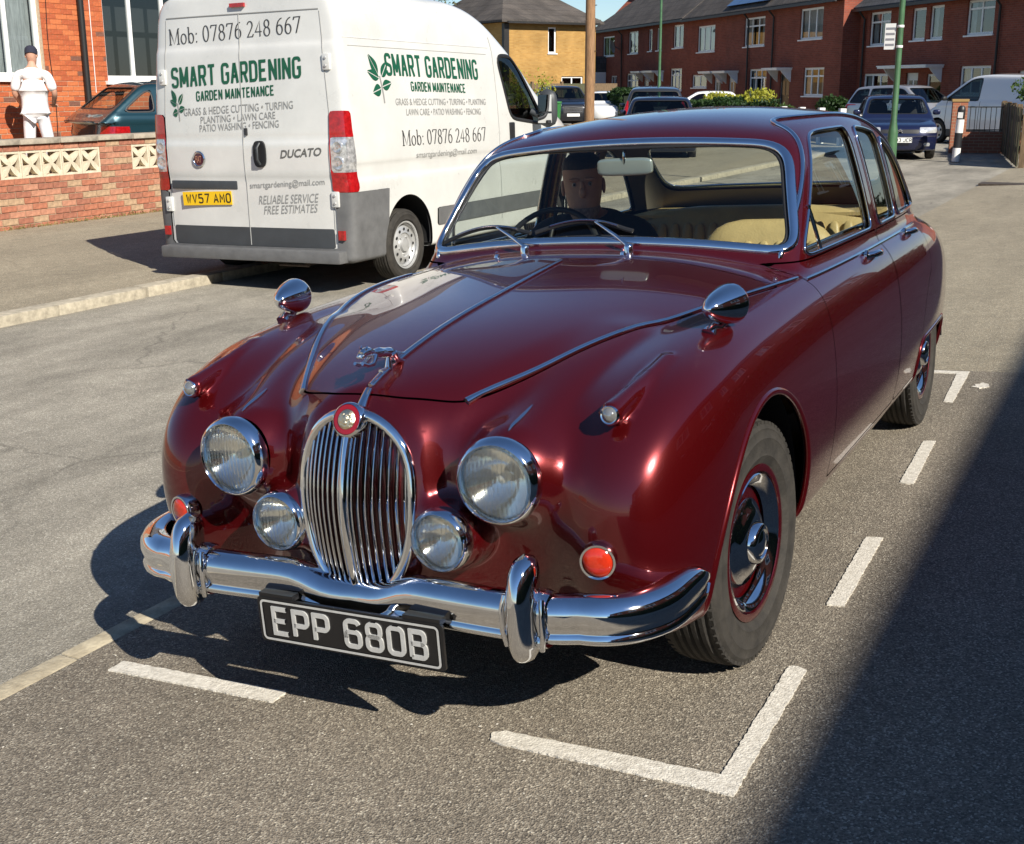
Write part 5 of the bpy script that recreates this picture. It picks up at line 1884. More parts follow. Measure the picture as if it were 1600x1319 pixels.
def make_car(name, label, p, loc, ang, paintm, group=None, h=0.042):
    root = thing(name, label, p.get("cat", "car"), loc, (0, 0, ang), group)
    f, pf, pr, roof = car_shape(p)
    L, W, belt = p["L"], p["W"] / 2, p["belt"]
    V, T = polygonize(f, (-W - .06, -0.08, 0.12), (W + .06, L + .08, p["H"] + .08), h, 4)
    X = lambda: np.abs(V[:, 0])
    Y = lambda: V[:, 1]
    Z = lambda: V[:, 2]
    R = p.get("R", 0.31)
    def take(g):
        nonlocal V, T
        V, tn, T, lp = split(V, T, g)
        return tn, lp
    wy = p["wheels"]
    arch = np.minimum(np.hypot(Y() - wy[0], Z() - R), np.hypot(Y() - wy[1], Z() - R)) - R - .055
    take(np.maximum(arch, W * .6 - X()))
    mid = (p["ws"][2] + p["rs"][2]) / 2
    parts = []
    # windscreen, back light
    def scr(pl, front):
        wx = (W - .05) - p.get("tumble", .3) * (Z() - belt) - .085
        g = smax(X() - wx, smax(Z() - (p["ws" if front else "rs"][3] - .055), belt + (.06 if front else p.get("rsill", .08)) - Z(), .05), .06)
        return np.maximum(g, (Y() - mid) if front else (mid - Y()))
    tw, lw = take(np.maximum(scr(pf, True), -0.06 - pf(Y(), Z())))
    tr, lr = take(np.maximum(scr(pr, False), -0.06 - pr(Y(), Z())))
    glass = [("windscreen", tw), ("rear_window", tr)]
    # side windows
    g0 = smax(smax(pf(Y(), Z()) + .13, pr(Y(), Z()) + p.get("rinset", .13), .05), smax(Z() - roof(Y()) + .115, belt + .035 - Z(), .03), .06)
    lines = []
    for a, b in p["side"]:
        g0 = smax(smax(pf(Y(), Z()) + .13, pr(Y(), Z()) + p.get("rinset", .13), .05), smax(Z() - roof(Y()) + .115, belt + .035 - Z(), .03), .06)
        g = smax(smax(g0, a - Y(), .03), Y() - b, .03)
        ts, ls = take(np.maximum(g, W * .45 - X()))
        glass.append(("side_window", ts))
        lines += ls
    extra = []
    for nm, m, fn, off in p.get("panels", ()):
        tt, _ = take(fn(X(), Y(), Z()))
        extra.append((nm, m, tt, off))
    body = shell_obj("body", V, T, f, paintm, root)
    shell_obj("inner_lining", V, T, f, cabin_dark, root, offset=-.03)
    for nm, tt in glass:
        if len(tt) == 0:
            continue
        if nm == "side_window":
            cx = V[tt][:, :, 0].mean(1)
            for s in (1, -1):
                shell_obj(nm, V, tt[cx * s > 0], f, p.get("glass", dark_glass), root, offset=-.01)
        else:
            shell_obj(nm, V, tt, f, p.get("glass", dark_glass), root, offset=-.01)
    for L_, c in lw + lr + lines:
        if len(L_) > 10:
            P = smooth_loop(L_, c, 1, .06)
            gg = grad(f, P)
            gg /= np.maximum(np.linalg.norm(gg, axis=1, keepdims=True), 1e-6)
            Geo().tube([tuple(q) for q in P], .014, 6, c, True, .5, [tuple(q) for q in gg]).obj("window_seal", black_trim, root)
    for nm, m, tt, off in extra:
        if len(tt) == 0:
            continue
        cx = V[tt][:, :, 0].mean(1)
        if nm in ("headlamp", "tail_lamp", "fog_lamp"):
            for s in (1, -1):
                shell_obj(nm, V, tt[cx * s > 0], f, m, root, offset=off)
        else:
            shell_obj(nm, V, tt, f, m, root, offset=off)
    for s in (1, -1):
        for yy in wy:
            hub = wheel_parts(root, (s * (W - .10), yy, R), s, R=R, half=.095, style="plain", rimR=R * .64)
            M = Matrix.Rotation(rad(90) * s, 4, 'Y')
            rr = R * .64
            Geo().lathe([(rr, .078), (rr * 1.02, .086), (rr * .95, .082), (rr * .9, .05), (rr * .5, .045), (rr * .3, .075), (0, .08)], 28, M).obj("rim", p.get("rim", wheel_steel), hub, angle=40)
            for k in range(p.get("spokes", 5)):
                a = 2 * math.pi * (k + .5) / p.get("spokes", 5)
                Geo().lathe([(rr * .17, .056), (0, .057)], 10, M @ Matrix.Translation((rr * .64 * math.cos(a), rr * .64 * math.sin(a), 0))).obj("spoke_gap", void_m, hub)
            v, ff = loft([[(s * q, yy + (R + .07) * math.cos(t), R + (R + .07) * math.sin(t)) for t in np.linspace(0, math.pi, 14)] for q in (W * .55, W - .03)], cap=False, closed=False)
            G = Geo().add(v, ff)
            G.add([(s * W * .55, yy + (R + .07) * math.cos(t), R + (R + .07) * math.sin(t)) for t in np.linspace(0, math.pi, 14)], [tuple(range(14))])
            G.obj("wheel_well", void_m, root)
        # mirrors
        my, mz = p["ws"][0] + .42, belt + .09
        G = Geo()
        rounded_box(G, (s * (W + .06), my, mz), (.085, .055, .060), 3.0, 14)
        G.obj("door_mirror", p.get("mirror", paintm), root)
        # handles
        for q in p.get("handles", ()):
            G = Geo().tube([(s * (W + .005), q - .09, belt - .13), (s * (W + .012), q, belt - .125), (s * (W + .005), q + .09, belt - .13)], .016, 8)
            G.obj("door_handle", p.get("hm", black_trim), root)
    Geo().box(-W * .6, W * .6, .3, L - .3, .16, .22).obj("floor_pan", void_m, root, smooth=False)
    # seats and dash
    for s in (1, -1):
        rounded_box(Geo(), (s * .36, p["ws"][0] + 1.35, belt - .02), (.23, .09, .34), 3.5, 16).obj("seat", cabin_dark, root)
        rounded_box(Geo(), (s * .36, p["ws"][0] + 1.38, belt + .40 if p["H"] > 1.35 else belt + .34), (.12, .05, .09), 3.5, 12).obj("headrest", cabin_dark, root)
    for q in p.get("seams", ()):
        for s in (1, -1):
            pts = []
            for zz in np.linspace(.30, belt + .02, 10):
                x = W + .05
                for _ in range(6):
                    x -= float(f(np.array([x]), np.array([q]), np.array([zz]))[0])
                pts.append((s * (x + .001), q, zz))
            Geo().tube(pts, .006, 5).obj("door_seam", void_m, root)
    for text, ch_m, bg, yy, zz, face, rot in p.get("plates", ()):
        o = Geo().box(-.26, .26, -.006, .006, -.056, .056).obj("number_plate", bg, root, smooth=False)
        o.location = (p.get("plate_x", 0), yy, zz)
        o.rotation_euler = (rad(rot), 0, 0 if face < 0 else math.pi)
        x = -.222
        for c in text:
            if c != ' ':
                q = plate_text(Geo(), c, .052, .079, .003, t=.13).obj("plate_character", ink, o, smooth=False)
                q.location = (x + .026, -.0065, 0)
            x += .0655 if (c != ' ' or x < -.1) else .032
    return root, f

lamp_white = mat("headlamp_glass", (0.78, 0.78, 0.76), rough=0.10, metal=0.55, coat=1.0, var=.25, vscale=9)
grille_dark = mat("grille_dark", (0.012, 0.012, 0.014), rough=0.5)
chrome_far = mat("bright_trim", (0.72, 0.72, 0.73), rough=0.15, metal=1.0)
navy = car_paint("navy_paint", (0.012, 0.016, 0.055), .35)
teal = car_paint("teal_paint", (0.010, 0.045, 0.060), .45, .32)
black_p = car_paint("black_paint", (0.010, 0.011, 0.016), .2)
white_p = car_paint("white_car_paint", (0.76, 0.76, 0.75), 0.0)
silver_p = car_paint("silver_paint", (0.50, 0.49, 0.49), .6)
dgrey_p = car_paint("dark_grey_paint", (0.055, 0.060, 0.068), .6)
blue_p = car_paint("dark_blue_paint", (0.016, 0.022, 0.045), .5)

def box2(a, b, c, d, k=.04):
    """rounded rectangle in (x, z)"""
    return lambda X, Y, Z: smax(smax(X - b, a - X, k), smax(Z - d, c - Z, k), k)
HATCH = dict(L=3.95, W=1.66, H=1.40, belt=0.92, R=.285, wheels=(0.72, 3.17),
             hood=((-.1, .70), (.3, .78), (.9, .88), (1.3, .92), (2.5, .93), (3.6, .93), (4.1, .88)), roof=((.9, 1.15), (1.6, 1.34), (2.1, 1.395), (2.8, 1.395), (3.4, 1.35), (3.9, 1.22)),
             ws=(0.98, .93, 1.72, 1.36), rs=(3.80, .95, 3.30, 1.36), side=((1.0, 2.12), (2.20, 2.98), (3.08, 3.9)), seams=(1.22, 2.16, 3.0), handles=(2.0, 2.85))
# --- navy hatchback facing the camera behind the lamp post
fr = lambda X, Y, Z: Y - .9
zx = dict(HATCH, plates=(("  93 JCR", ink, plate_white, -.045, .435, -1, 0),), glass=car_glass,
          panels=(("headlamp", lamp_white, lambda X, Y, Z: np.maximum(smax(smax(X - .80, .42 - X, .04), smax(Z - .705, .585 - Z, .03), .03), Y - 1.0), .006),
                  ("grille", grille_dark, lambda X, Y, Z: np.maximum(smax(smax(X - .41, Z - .66, .02), .575 - Z, .02), Y - .6), .002),
                  ("fog_lamp", lamp_white, lambda X, Y, Z: np.maximum(smax(smax(X - .66, .52 - X, .02), smax(Z - .375, .30 - Z, .02), .02), Y - .6), .004),
                  ("bumper_strip", mat("bumper_band", (0.03, 0.03, 0.05), .4), lambda X, Y, Z: np.maximum(smax(Z - .525, .49 - Z, .01), Y - .7), .012)))
CIT, _ = make_car("parked_car", "navy blue hatchback parked facing us behind the green lamp post", zx, (-3.65, 25.93, -0.06), rad(15), navy)
# maker's double chevron
for dz in (0, .035):
    Geo().tube([(-.055, -.012, .60 + dz), (0, -.018, .635 + dz), (.055, -.012, .60 + dz)], .011, 6).obj("chevron_badge", chrome_far, CIT)
# --- silver people carrier behind it
mpv = dict(L=4.2, W=1.74, H=1.62, belt=1.0, R=.30, wheels=(.80, 3.40), hood=((-.1, .74), (.4, .84), (.9, .96), (1.2, 1.0), (4.4, 1.0)), roof=((.6, 1.2), (1.3, 1.5), (1.9, 1.61), (3.0, 1.61), (3.8, 1.55), (4.2, 1.45)),
           ws=(.75, 1.0, 1.65, 1.57), rs=(4.12, 1.02, 3.82, 1.54), side=((.9, 2.1), (2.2, 3.1), (3.2, 4.1)), seams=(1.2, 2.15, 3.15), handles=(1.95, 2.95),
           panels=(("tail_lamp", lamp_red, lambda X, Y, Z: np.maximum(smax(smax(X - .84, .66 - X, .03), smax(Z - 1.0, .72 - Z, .03), .03), 3.6 - Y), .006),))
make_car("parked_car", "silver people carrier parked behind the navy hatchback", dict(mpv, plates=(("", ink, plate_yellow, 4.215, .78, 1, 0),)), (-4.29, 39.33, -0.06), rad(58.5), silver_p)
# --- black SUV
suv = dict(L=4.45, W=1.84, H=1.66, belt=1.06, R=.36, z0=.26, wheels=(.90, 3.55), hood=((-.1, .84), (.3, .96), (.9, 1.04), (1.3, 1.06), (4.6, 1.06)), roof=((.8, 1.25), (1.6, 1.55), (2.2, 1.65), (3.2, 1.64), (4.0, 1.56), (4.4, 1.4)),
           ws=(1.02, 1.05, 1.85, 1.60), rs=(4.32, 1.10, 3.92, 1.56), side=((1.1, 2.3), (2.4, 3.3), (3.4, 4.3)), seams=(1.35, 2.35, 3.35), handles=(2.15, 3.15),
           nose=((0.1, .14), (.45, 0), (.7, 0), (.95, .10), (1.2, .5)),
           panels=(("headlamp", lamp_white, lambda X, Y, Z: np.maximum(smax(smax(X - .88, .46 - X, .03), smax(Z - .93 - .1 * (X - .5), .85 + .06 * (X - .5) - Z, .02), .02), Y - 1.0), .006),
                   ("grille", grille_dark, lambda X, Y, Z: np.maximum(smax(smax(X - .42, Z - .90, .06), .55 - Z, .08), Y - .5), .003),
                   ("fog_lamp", lamp_white, lambda X, Y, Z: np.maximum(smax(smax(X - .74, .55 - X, .02), smax(Z - .52, .47 - Z, .02), .02), Y - .7), .005)))
SUV, _ = make_car("parked_suv", "black sport utility car parked facing us by the telegraph pole", dict(suv, cat="car", plates=(("", ink, plate_white, -.03, .50, -1, 0),)), (-19.7, 43.6, -0.06), rad(37), black_p)
for k in range(4):
    Geo().tube([(-.38, -.005, .62 + k * .072), (0, -.03, .62 + k * .072), (.38, -.005, .62 + k * .072)], .014, 6).obj("grille_bar", chrome_far, SUV)
# --- white car peeping out behind it
make_car("parked_car", "white car half hidden behind the black sport utility car", dict(HATCH, H=1.45), (-20.6, 49.6, -0.06), rad(30), white_p)
# --- two dark cars seen over the saloon's roof
rearp = dict(mpv, panels=(("tail_lamp", lamp_red, lambda X, Y, Z: np.maximum(smax(smax(X - .86, .70 - X, .03), smax(Z - 1.25, .78 - Z, .03), .03), 3.6 - Y), .006),))
make_car("parked_car", "dark grey people carrier seen from behind, beyond the low dark blue car", rearp, (-11.9, 32.3, -0.06), rad(200.9), dgrey_p)
make_car("parked_car", "low dark blue car standing in front of the grey people carrier", dict(HATCH, H=1.34), (-9.75, 27.0, -0.06), rad(201), blue_p)
# --- white hatchback by the hedge
make_car("parked_car", "white hatchback parked beyond the clipped hedge", dict(HATCH, H=1.47), (-18.85, 50.8, -0.06), rad(-70), white_p)
# --- teal hatchback on the drive behind the garden wall
tl = dict(HATCH, L=3.6, H=1.37, W=1.58, wheels=(.70, 2.95), belt=.90, R=.27, ws=(.90, .91, 1.62, 1.33), rs=(3.44, .95, 2.92, 1.33), roof=((.9, 1.15), (1.5, 1.31), (2.0, 1.365), (2.6, 1.36), (3.1, 1.31), (3.5, 1.15)),
          side=((1.0, 1.95), (2.03, 2.68), (2.78, 3.5)), seams=(1.15, 1.99, 2.72), handles=(1.83, 2.55), glass=car_glass, rinset=.11,
          panels=(("lower_trim", van_dark, lambda X, Y, Z: Z - .36, .004), ("rear_bumper", black_trim, lambda X, Y, Z: np.maximum(smax(Z - .58, .3 - Z, .02), 3.25 - Y), .02),
                  ("tail_lamp", lamp_red, lambda X, Y, Z: np.maximum(smax(smax(X - .80, .56 - X, .02), smax(Z - .74, .60 - Z, .02), .02), 3.2 - Y), .008)))
make_car("parked_car", "teal hatchback parked behind the garden wall", tl, (-10.98, 13.75, 0.30), rad(156.4), teal)
# --- white delivery van across the junction
dv = dict(L=4.9, W=1.90, H=1.90, belt=1.15, R=.33, wheels=(.85, 4.0), cat="van", hood=((-.1, .88), (.3, 1.0), (.8, 1.12), (1.1, 1.16), (5.0, 1.16)), roof=((.7, 1.3), (1.4, 1.7), (2.0, 1.87), (3.0, 1.90), (5.0, 1.88)),
          ws=(.72, 1.14, 1.85, 1.84), rs=(4.88, 1.15, 4.80, 1.86), side=((.95, 2.35),), tumble=.14, seams=(1.15, 2.42, 3.5), handles=(2.2, 2.65), mirror=black_trim,
          panels=(("headlamp", lamp_white, lambda X, Y, Z: np.maximum(smax(smax(X - .90, .60 - X, .03), smax(Z - .98, .74 - Z, .03), .03), Y - .9), .006),
                  ("lower_trim", van_dark, lambda X, Y, Z: Z - .40, .006)))
make_car("delivery_van", "white delivery van standing side on beyond the railings", dict(dv, cat="van"), (-4.35, 36.3, -0.06), rad(230.9), white_p)
# ================================================================= people
skin_tone = mat("skin", (0.52, 0.29, 0.20), rough=.55, var=.12, vscale=30)
white_cotton = mat("white_cotton", (0.74, 0.72, 0.71), rough=.9, var=.10, vscale=9, bump=.8, bscale=9)
white_trouser = mat("white_trousers", (0.68, 0.67, 0.69), rough=.9, var=.10, vscale=9, bump=.8, bscale=9)
navy_cloth = mat("navy_cap_cloth", (0.02, 0.022, 0.04), rough=.9)
black_cotton = mat("black_cotton", (0.014, 0.014, 0.017), rough=.92, bump=.25, bscale=25, var=.2)
hair_dark = mat("dark_hair", (0.025, 0.020, 0.017), rough=.7, bump=.6, bscale=150)
stubble = mat("grey_stubble", (0.30, 0.24, 0.21), rough=.85, var=.4, vscale=90)
eye_w = mat("eye_white", (0.35, 0.33, 0.31), .3)
eye_d = mat("eye_dark", (0.02, 0.015, 0.012), .2)
def skin_mesh(name, joints, edges, m, parent, root=0, sub=2):
    """one continuous surface grown round a joint skeleton: joints = [((x,y,z), (rx, ry))]"""
    me = bpy.data.meshes.new(name)
    me.from_pydata([j[0] for j in joints], edges, [])
    o = bpy.data.objects.new(name, me)
    COL.objects.link(o)
    md = o.modifiers.new("Skin", 'SKIN')
    md.use_smooth_shade = True
    md.branch_smoothing = 0.3
    for i, j in enumerate(joints):
        r = j[1] if isinstance(j[1], tuple) else (j[1], j[1])
        me.skin_vertices[0].data[i].radius = r
    me.skin_vertices[0].data[root].use_root = True
    sb = o.modifiers.new("Sub", 'SUBSURF')
    sb.levels = sb.render_levels = sub
    dg = bpy.context.evaluated_depsgraph_get()
    dg.update()
    ev = bpy.data.meshes.new_from_object(o.evaluated_get(dg))
    bpy.data.objects.remove(o)
    ev.materials.clear()
    ev.materials.append(m)
    ev.polygons.foreach_set("use_smooth", [True] * len(ev.polygons))
    q = bpy.data.objects.new(name, ev)
    COL.objects.link(q)
    q.parent = parent
    return q
def head_geo(G, M, s=1.0):
    """head facing local -y, origin at the base of the skull"""
    rings = []
    prof = [(-.115, .020, .030, -.060), (-.105, .045, .045, -.050), (-.085, .055, .062, -.040), (-.05, .064, .080, -.022), (-.01, .071, .092, -.008), (.03, .076, .098, .0), (.07, .077, .098, .004), (.10, .070, .088, .006), (.122, .050, .064, .008), (.132, .02, .028, .010)]
    for z, rx, ry, yc in prof:
        ring = []
        for a in np.linspace(0, 2 * math.pi, 24, endpoint=False):
            x, y = rx * math.cos(a), ry * math.sin(a)
            # flatten the face a little and set in the eye sockets
            if y < 0:
                y *= .93
                if .0 < z < .05 and abs(abs(x) - .030) < .018 and y < -.05:
                    y += .008
            ring.append((x * s, (y + yc) * s, z * s))
        rings.append(ring)
    v, f = loft(rings)
    G.add(v, f, M)
    # nose, brow, lips, ears
    def blob(c, r):
        rounded_box(G, (0, 0, 0), (r[0] * s, r[1] * s, r[2] * s), 2.2, 12, M @ Matrix.Translation(Vector(c) * s))
    blob((0, -.098, -.004), (.014, .020, .020))
    blob((0, -.092, .016), (.010, .014, .022))
    blob((0, -.086, -.046), (.024, .010, .007))
    blob((0, -.086, -.055), (.020, .010, .006))
    blob((0, -.076, -.088), (.026, .020, .018))
    for k in (1, -1):
        blob((k * .030, -.086, .044), (.022, .010, .007))
        blob((k * .078, .006, .006), (.008, .020, .030))
    return G
def hand(parent, M, m, curl=35):
    """palm and five jointed fingers; local -z runs from wrist to fingertips, thumb on +x"""
    G = Geo()
    rounded_box(G, (0, 0, -.045), (.042, .016, .048), 3.0, 16, M)
    for i, (x, l) in enumerate(((.031, .070), (.011, .078), (-.010, .073), (-.030, .058))):
        p = Vector((x, 0, -.088))
        pts = [p]
        a = rad(8)
        for seg in (.42, .32, .26):
            a += rad(curl * .7)
            p = p + Vector((0, -math.sin(a) * l * seg, -math.cos(a) * l * seg))
            pts.append(p)
        G.tube([tuple(M @ q) for q in pts], [.0095, .009, .008, .0065], 8)
    pts = [Vector((.036, -.004, -.030)), Vector((.056, -.014, -.055)), Vector((.060, -.026, -.080)), Vector((.054, -.036, -.100))]
    G.tube([tuple(M @ q) for q in pts], [.012, .011, .010, .008], 8)
    return G.obj("hand", m, parent, angle=80)

# --- man in white by the house, seen from behind, head bent down to his hands
def pedestrian():
    P = thing("person", "person in white shirt, white trousers and dark cap standing by the house wall", "person", (-12.75, 9.93, 0.33), (0, 0, rad(38)))
    # local: faces +y (away from us)
    J = [((0, 0, .98), (.14, .10)), ((0, .0, 1.15), (.135, .10)), ((0, .01, 1.33), (.165, .105)), ((0, .02, 1.47), (.10, .075)), ((0, .04, 1.55), .055), ((0, .07, 1.62), .055),
         ((-.10, 0, .90), (.085, .09)), ((-.12, .01, .50), .058), ((-.13, -.02, .10), .042), ((-.13, .09, .04), (.04, .03)),
         ((.10, 0, .90), (.085, .09)), ((.14, .02, .50), .058), ((.17, -.01, .10), .042), ((.18, .10, .04), (.04, .03)),
         ((-.205, .01, 1.44), .055), ((-.27, .03, 1.17), .042), ((-.20, .20, 1.00), .032),
         ((.205, .01, 1.44), .055), ((.28, .03, 1.17), .042), ((.22, .22, 1.02), .032)]
    E = [(0, 1), (1, 2), (2, 3), (3, 4), (4, 5), (0, 6), (6, 7), (7, 8), (8, 9), (0, 10), (10, 11), (11, 12), (12, 13), (3, 14), (14, 15), (15, 16), (3, 17), (17, 18), (18, 19)]
    body = skin_mesh("body", J, E, skin_tone, P)
    Mh = Matrix.Translation((0, .085, 1.675)) @ Matrix.Rotation(rad(-20), 4, 'X') @ Matrix.Rotation(math.pi, 4, 'Z')
    head_geo(Geo(), Mh, 1.0).obj("head", skin_tone, P, angle=80)
    G = Geo()
    rings = [[((.083 - .0) * k * math.cos(a), .102 * k * math.sin(a) + .004, z) for a in np.linspace(0, 2 * math.pi, 24, endpoint=False)] for z, k in ((.020, 1.04), (.045, 1.06), (.075, 1.07), (.105, 1.0), (.132, .76), (.148, .32))]
    v, f = loft(rings)
    G.add(v, f, Mh)
    G.add(*loft([[(x * .075, -.09 - .06 * (1 - x * x) * q, .050 - .012 * q + (.006 if t else 0)) for x in np.linspace(-1, 1, 9)] for q, t in ((0, 1), (1, 1), (1, 0), (0, 0))], cap=False, closed=False), Mh)
    G.obj("cap", navy_cloth, P, angle=60)
    # shirt: loose, hanging over the hips
    J = [((0, .0, .79), (.185, .135)), ((0, 0, .90), (.195, .140)), ((0, 0, 1.05), (.190, .132)), ((0, .0, 1.2), (.190, .128)), ((0, .01, 1.36), (.195, .122)), ((0, .02, 1.455), (.14, .092)), ((0, .035, 1.52), .070),
         ((-.200, .01, 1.425), .078), ((-.235, .018, 1.31), .072), ((-.262, .025, 1.19), .070), ((.200, .01, 1.425), .078), ((.238, .018, 1.31), .072), ((.270, .025, 1.19), .070)]
    E = [(0, 1), (1, 2), (2, 3), (3, 4), (4, 5), (5, 6), (5, 7), (7, 8), (8, 9), (5, 10), (10, 11), (11, 12)]
    skin_mesh("shirt", J, E, white_cotton, P, 2)
    J = [((0, 0, .93), (.150, .11)), ((-.095, 0, .82), (.095, .10)), ((-.12, .01, .50), .085), ((-.128, -.01, .25), .082), ((-.13, -.02, .07), .085), ((.095, 0, .82), (.095, .10)), ((.14, .02, .50), .085), ((.16, .0, .25), .082), ((.17, -.01, .07), .085)]
    skin_mesh("trousers", J, [(0, 1), (1, 2), (2, 3), (3, 4), (0, 5), (5, 6), (6, 7), (7, 8)], white_trouser, P)
    for s, x, y in ((-1, -.13, .03), (1, .175, .04)):
        rounded_box(Geo(), (x, y, .045), (.048, .13, .045), 3.0).obj("shoe", black_cotton, P)
    hand(P, Matrix.Translation((-.20, .20, 1.0)) @ Matrix.Rotation(rad(65), 4, 'X'), skin_tone)
    hand(P, Matrix.Translation((.22, .22, 1.02)) @ Matrix.Rotation(rad(65), 4, 'X') @ Matrix.Rotation(math.pi, 4, 'Z'), skin_tone)
pedestrian()
# ================================================================= the maroon saloon
CAR_TILT = rad(3.2667)
JW = Sp((-1.0, 0.735), (-0.75, 0.772), (-0.5, 0.803), (-0.2, 0.820), (0.1, 0.824), (0.6, 0.824), (1.2, 0.822), (1.8, 0.820), (2.3, 0.815),
        (2.75, 0.805), (3.2, 0.775), (3.6, 0.70), (3.9, 0.60))
JHC = Sp((-0.95, 0.68), (-0.78, 0.785), (-0.63, 0.853), (-0.45, 0.908), (-0.25, 0.948), (0.12, 0.993), (0.475, 1.029), (0.75, 1.045),
         (1.2, 1.03), (2.0, 1.01), (2.7, 1.03), (2.95, 1.02), (3.2, 0.975), (3.5, 0.87), (3.75, 0.70), (3.95, 0.5))
JZV = Sp((-0.9, 0.73), (-0.62, 0.836), (-0.478, 0.868), (-0.312, 0.895), (-0.11, 0.919), (0.112, 0.936), (0.363, 0.946), (0.736, 0.948), (1.5, 0.95), (2.6, 0.94), (3.2, 0.86), (3.8, 0.55))
JXE = Sp((-0.9, 0.10), (-0.62, 0.230), (-0.478, 0.311), (-0.312, 0.398), (-0.11, 0.492), (0.112, 0.582), (0.363, 0.655), (0.736, 0.712), (1.2, 0.74), (3.9, 0.74))
JZW = Sp((-0.95, 0.60), (-0.75, 0.735), (-0.58, 0.815), (-0.38, 0.876), (-0.12, 0.921), (0.2, 0.945), (0.6, 0.962), (1.0, 0.972), (1.6, 0.972), (2.3, 0.962),
         (2.7, 0.955), (3.0, 0.925), (3.3, 0.85), (3.6, 0.70), (3.9, 0.45))
JFP = Sp((0.0, -0.718), (0.12, -0.712), (0.21, -0.668), (0.32, -0.615), (0.45, -0.605), (0.58, -0.655), (0.68, -0.655), (0.76, -0.60),
         (0.82, -0.46), (0.95, 0.1))
JFZ = Sp((0.2, 0.10), (0.34, 0.035), (0.45, 0.0), (0.60, -0.008), (0.70, 0.012), (0.80, 0.068), (0.88, 0.15), (1.0, 0.42), (1.2, 1.0))

JFZC = Sp((0.2, 0.10), (0.34, 0.035), (0.45, 0.0), (0.60, -0.008), (0.70, 0.0), (0.78, 0.012), (0.84, 0.035), (0.90, 0.10), (1.0, 0.35), (1.2, 1.0))
JGY = Sp((0.30, -0.71), (0.34, -0.728), (0.40, -0.750), (0.50, -0.768), (0.60, -0.772), (0.70, -0.752), (0.78, -0.720), (0.84, -0.688), (0.95, -0.60))
def jag_lower(x, y, z):
    ax = np.sqrt(x * x + 1e-5)
    up = np.maximum(z - 0.58, 0)
    dn = np.maximum(0.58 - z, 0)
    side = ax - JW(y) + 0.36 * up**2 + 0.45 * dn**2
    hc, zv, xe = JHC(y), JZV(y), JXE(y)
    hb = hc - (hc - zv) * (ax / np.maximum(xe, 0.05))**2.3
    dx = ax - 0.625
    hw = JZW(y) - np.where(dx < 0, 1.75, 0.55) * dx * dx
    H = smax(hb, hw, 0.020)
    top = (z - H) * 0.93
    f = smax(side, top, 0.19)
    w = np.clip((ax - 0.22) / 0.16, 0, 1)
    w = w * w * (3 - 2 * w)
    fr = JFP(ax) + JFZ(z) * w + JFZC(z) * (1 - w) - y
    f = smax(f, fr * 0.9, 0.15 + 0.08 * w)
    rr = 3.77 - 0.22 * ax**2 - 0.75 * (z - 0.55)**2
    f = smax(f, (y - rr) * 0.9, 0.25)
    f = smax(f, 0.265 - z, 0.06)
    # headlamp nacelle
    def capsule(A, B, ra, rb):
        bx, by, bz = B[0] - A[0], B[1] - A[1], B[2] - A[2]
        t = np.clip(((ax - A[0]) * bx + (y - A[1]) * by + (z - A[2]) * bz) / (bx * bx + by * by + bz * bz), 0, 1)
        return np.sqrt((ax - A[0] - t * bx)**2 + (y - A[1] - t * by)**2 + (z - A[2] - t * bz)**2) - (ra + (rb - ra) * t)
    pod = capsule((0.385, -0.60, 0.677), (0.47, -0.10, 0.80), 0.118, 0.09)
    pod = smax(pod, -0.708 - y, 0.02)
    f = smin(f, pod, 0.13)
    fog = capsule((0.238, -0.68, 0.525), (0.238, -0.50, 0.55), 0.088, 0.09)
    fog = smax(fog, -0.735 - y, 0.015)
    f = smin(f, fog, 0.05)
    sl_ = capsule((0.615, -0.59, 0.818), (0.64, -0.28, 0.888), 0.029, 0.010)
    sl_ = smax(sl_, -0.595 - y, 0.008)
    f = smin(f, sl_, 0.028)
    # nose swelling that carries the grille
    nose = (np.sqrt((ax / 0.178)**2 + ((z - 0.590) / 0.246)**2) - 1.0) * 0.175
    nose = smax(nose, JGY(z) + 0.066 - y, 0.03)
    nose = smax(nose, y + 0.25, 0.1)
    return smin(f, nose, 0.11)

JWG = Sp((0.7, 0.685), (0.9, 0.697), (1.3, 0.708), (1.7, 0.712), (2.2, 0.706), (2.6, 0.69), (3.0, 0.65))
JHR = Sp((0.8, 1.28), (1.0, 1.385), (1.12, 1.425), (1.3, 1.458), (1.6, 1.48), (1.85, 1.486), (2.1, 1.476), (2.4, 1.435), (2.7, 1.35), (2.95, 1.23), (3.2, 1.05))
def jag_upper(x, y, z):
    ax = np.sqrt(x * x + 1e-5)
    side = (ax - JWG(y) + 0.20 * (z - 1.0) + 0.16 * np.maximum(z - 1.0, 0)**2) * 0.97
    top = (z - JHR(y) + 0.165 * ax * ax) * 0.97
    fr = (0.70 + 0.30 * ax**2 + (z - 1.056) * 1.0 - 0.16 * np.maximum(z - 1.056, 0) * ax - y) * 0.71
    rr = (y - (3.02 - 0.28 * ax**2 - (z - 1.05) * 1.20)) * 0.66
    f = smax(side, top, 0.13)
    f = smax(f, fr, 0.10)
    f = smax(f, rr, 0.16)
    return smax(f, 0.88 - z, 0.02)

def jag_f(x, y, z):
    return smin(jag_lower(x, y, z), jag_upper(x, y, z), 0.03)

JZT = Sp((1.0, 1.33), (1.2, 1.368), (1.5, 1.383), (1.9, 1.380), (2.2, 1.352), (2.45, 1.28), (2.62, 1.17), (2.75, 1.03))
def dlo(y, z, e=0.0):
    g1 = (y - 0.825) * -0.682 + (z - 1.0) * 0.731
    g2 = (z - JZT(y)) * 0.9
    g = smax(g1, g2, 0.09)
    return smax(g, 1.005 - z, 0.04) - e

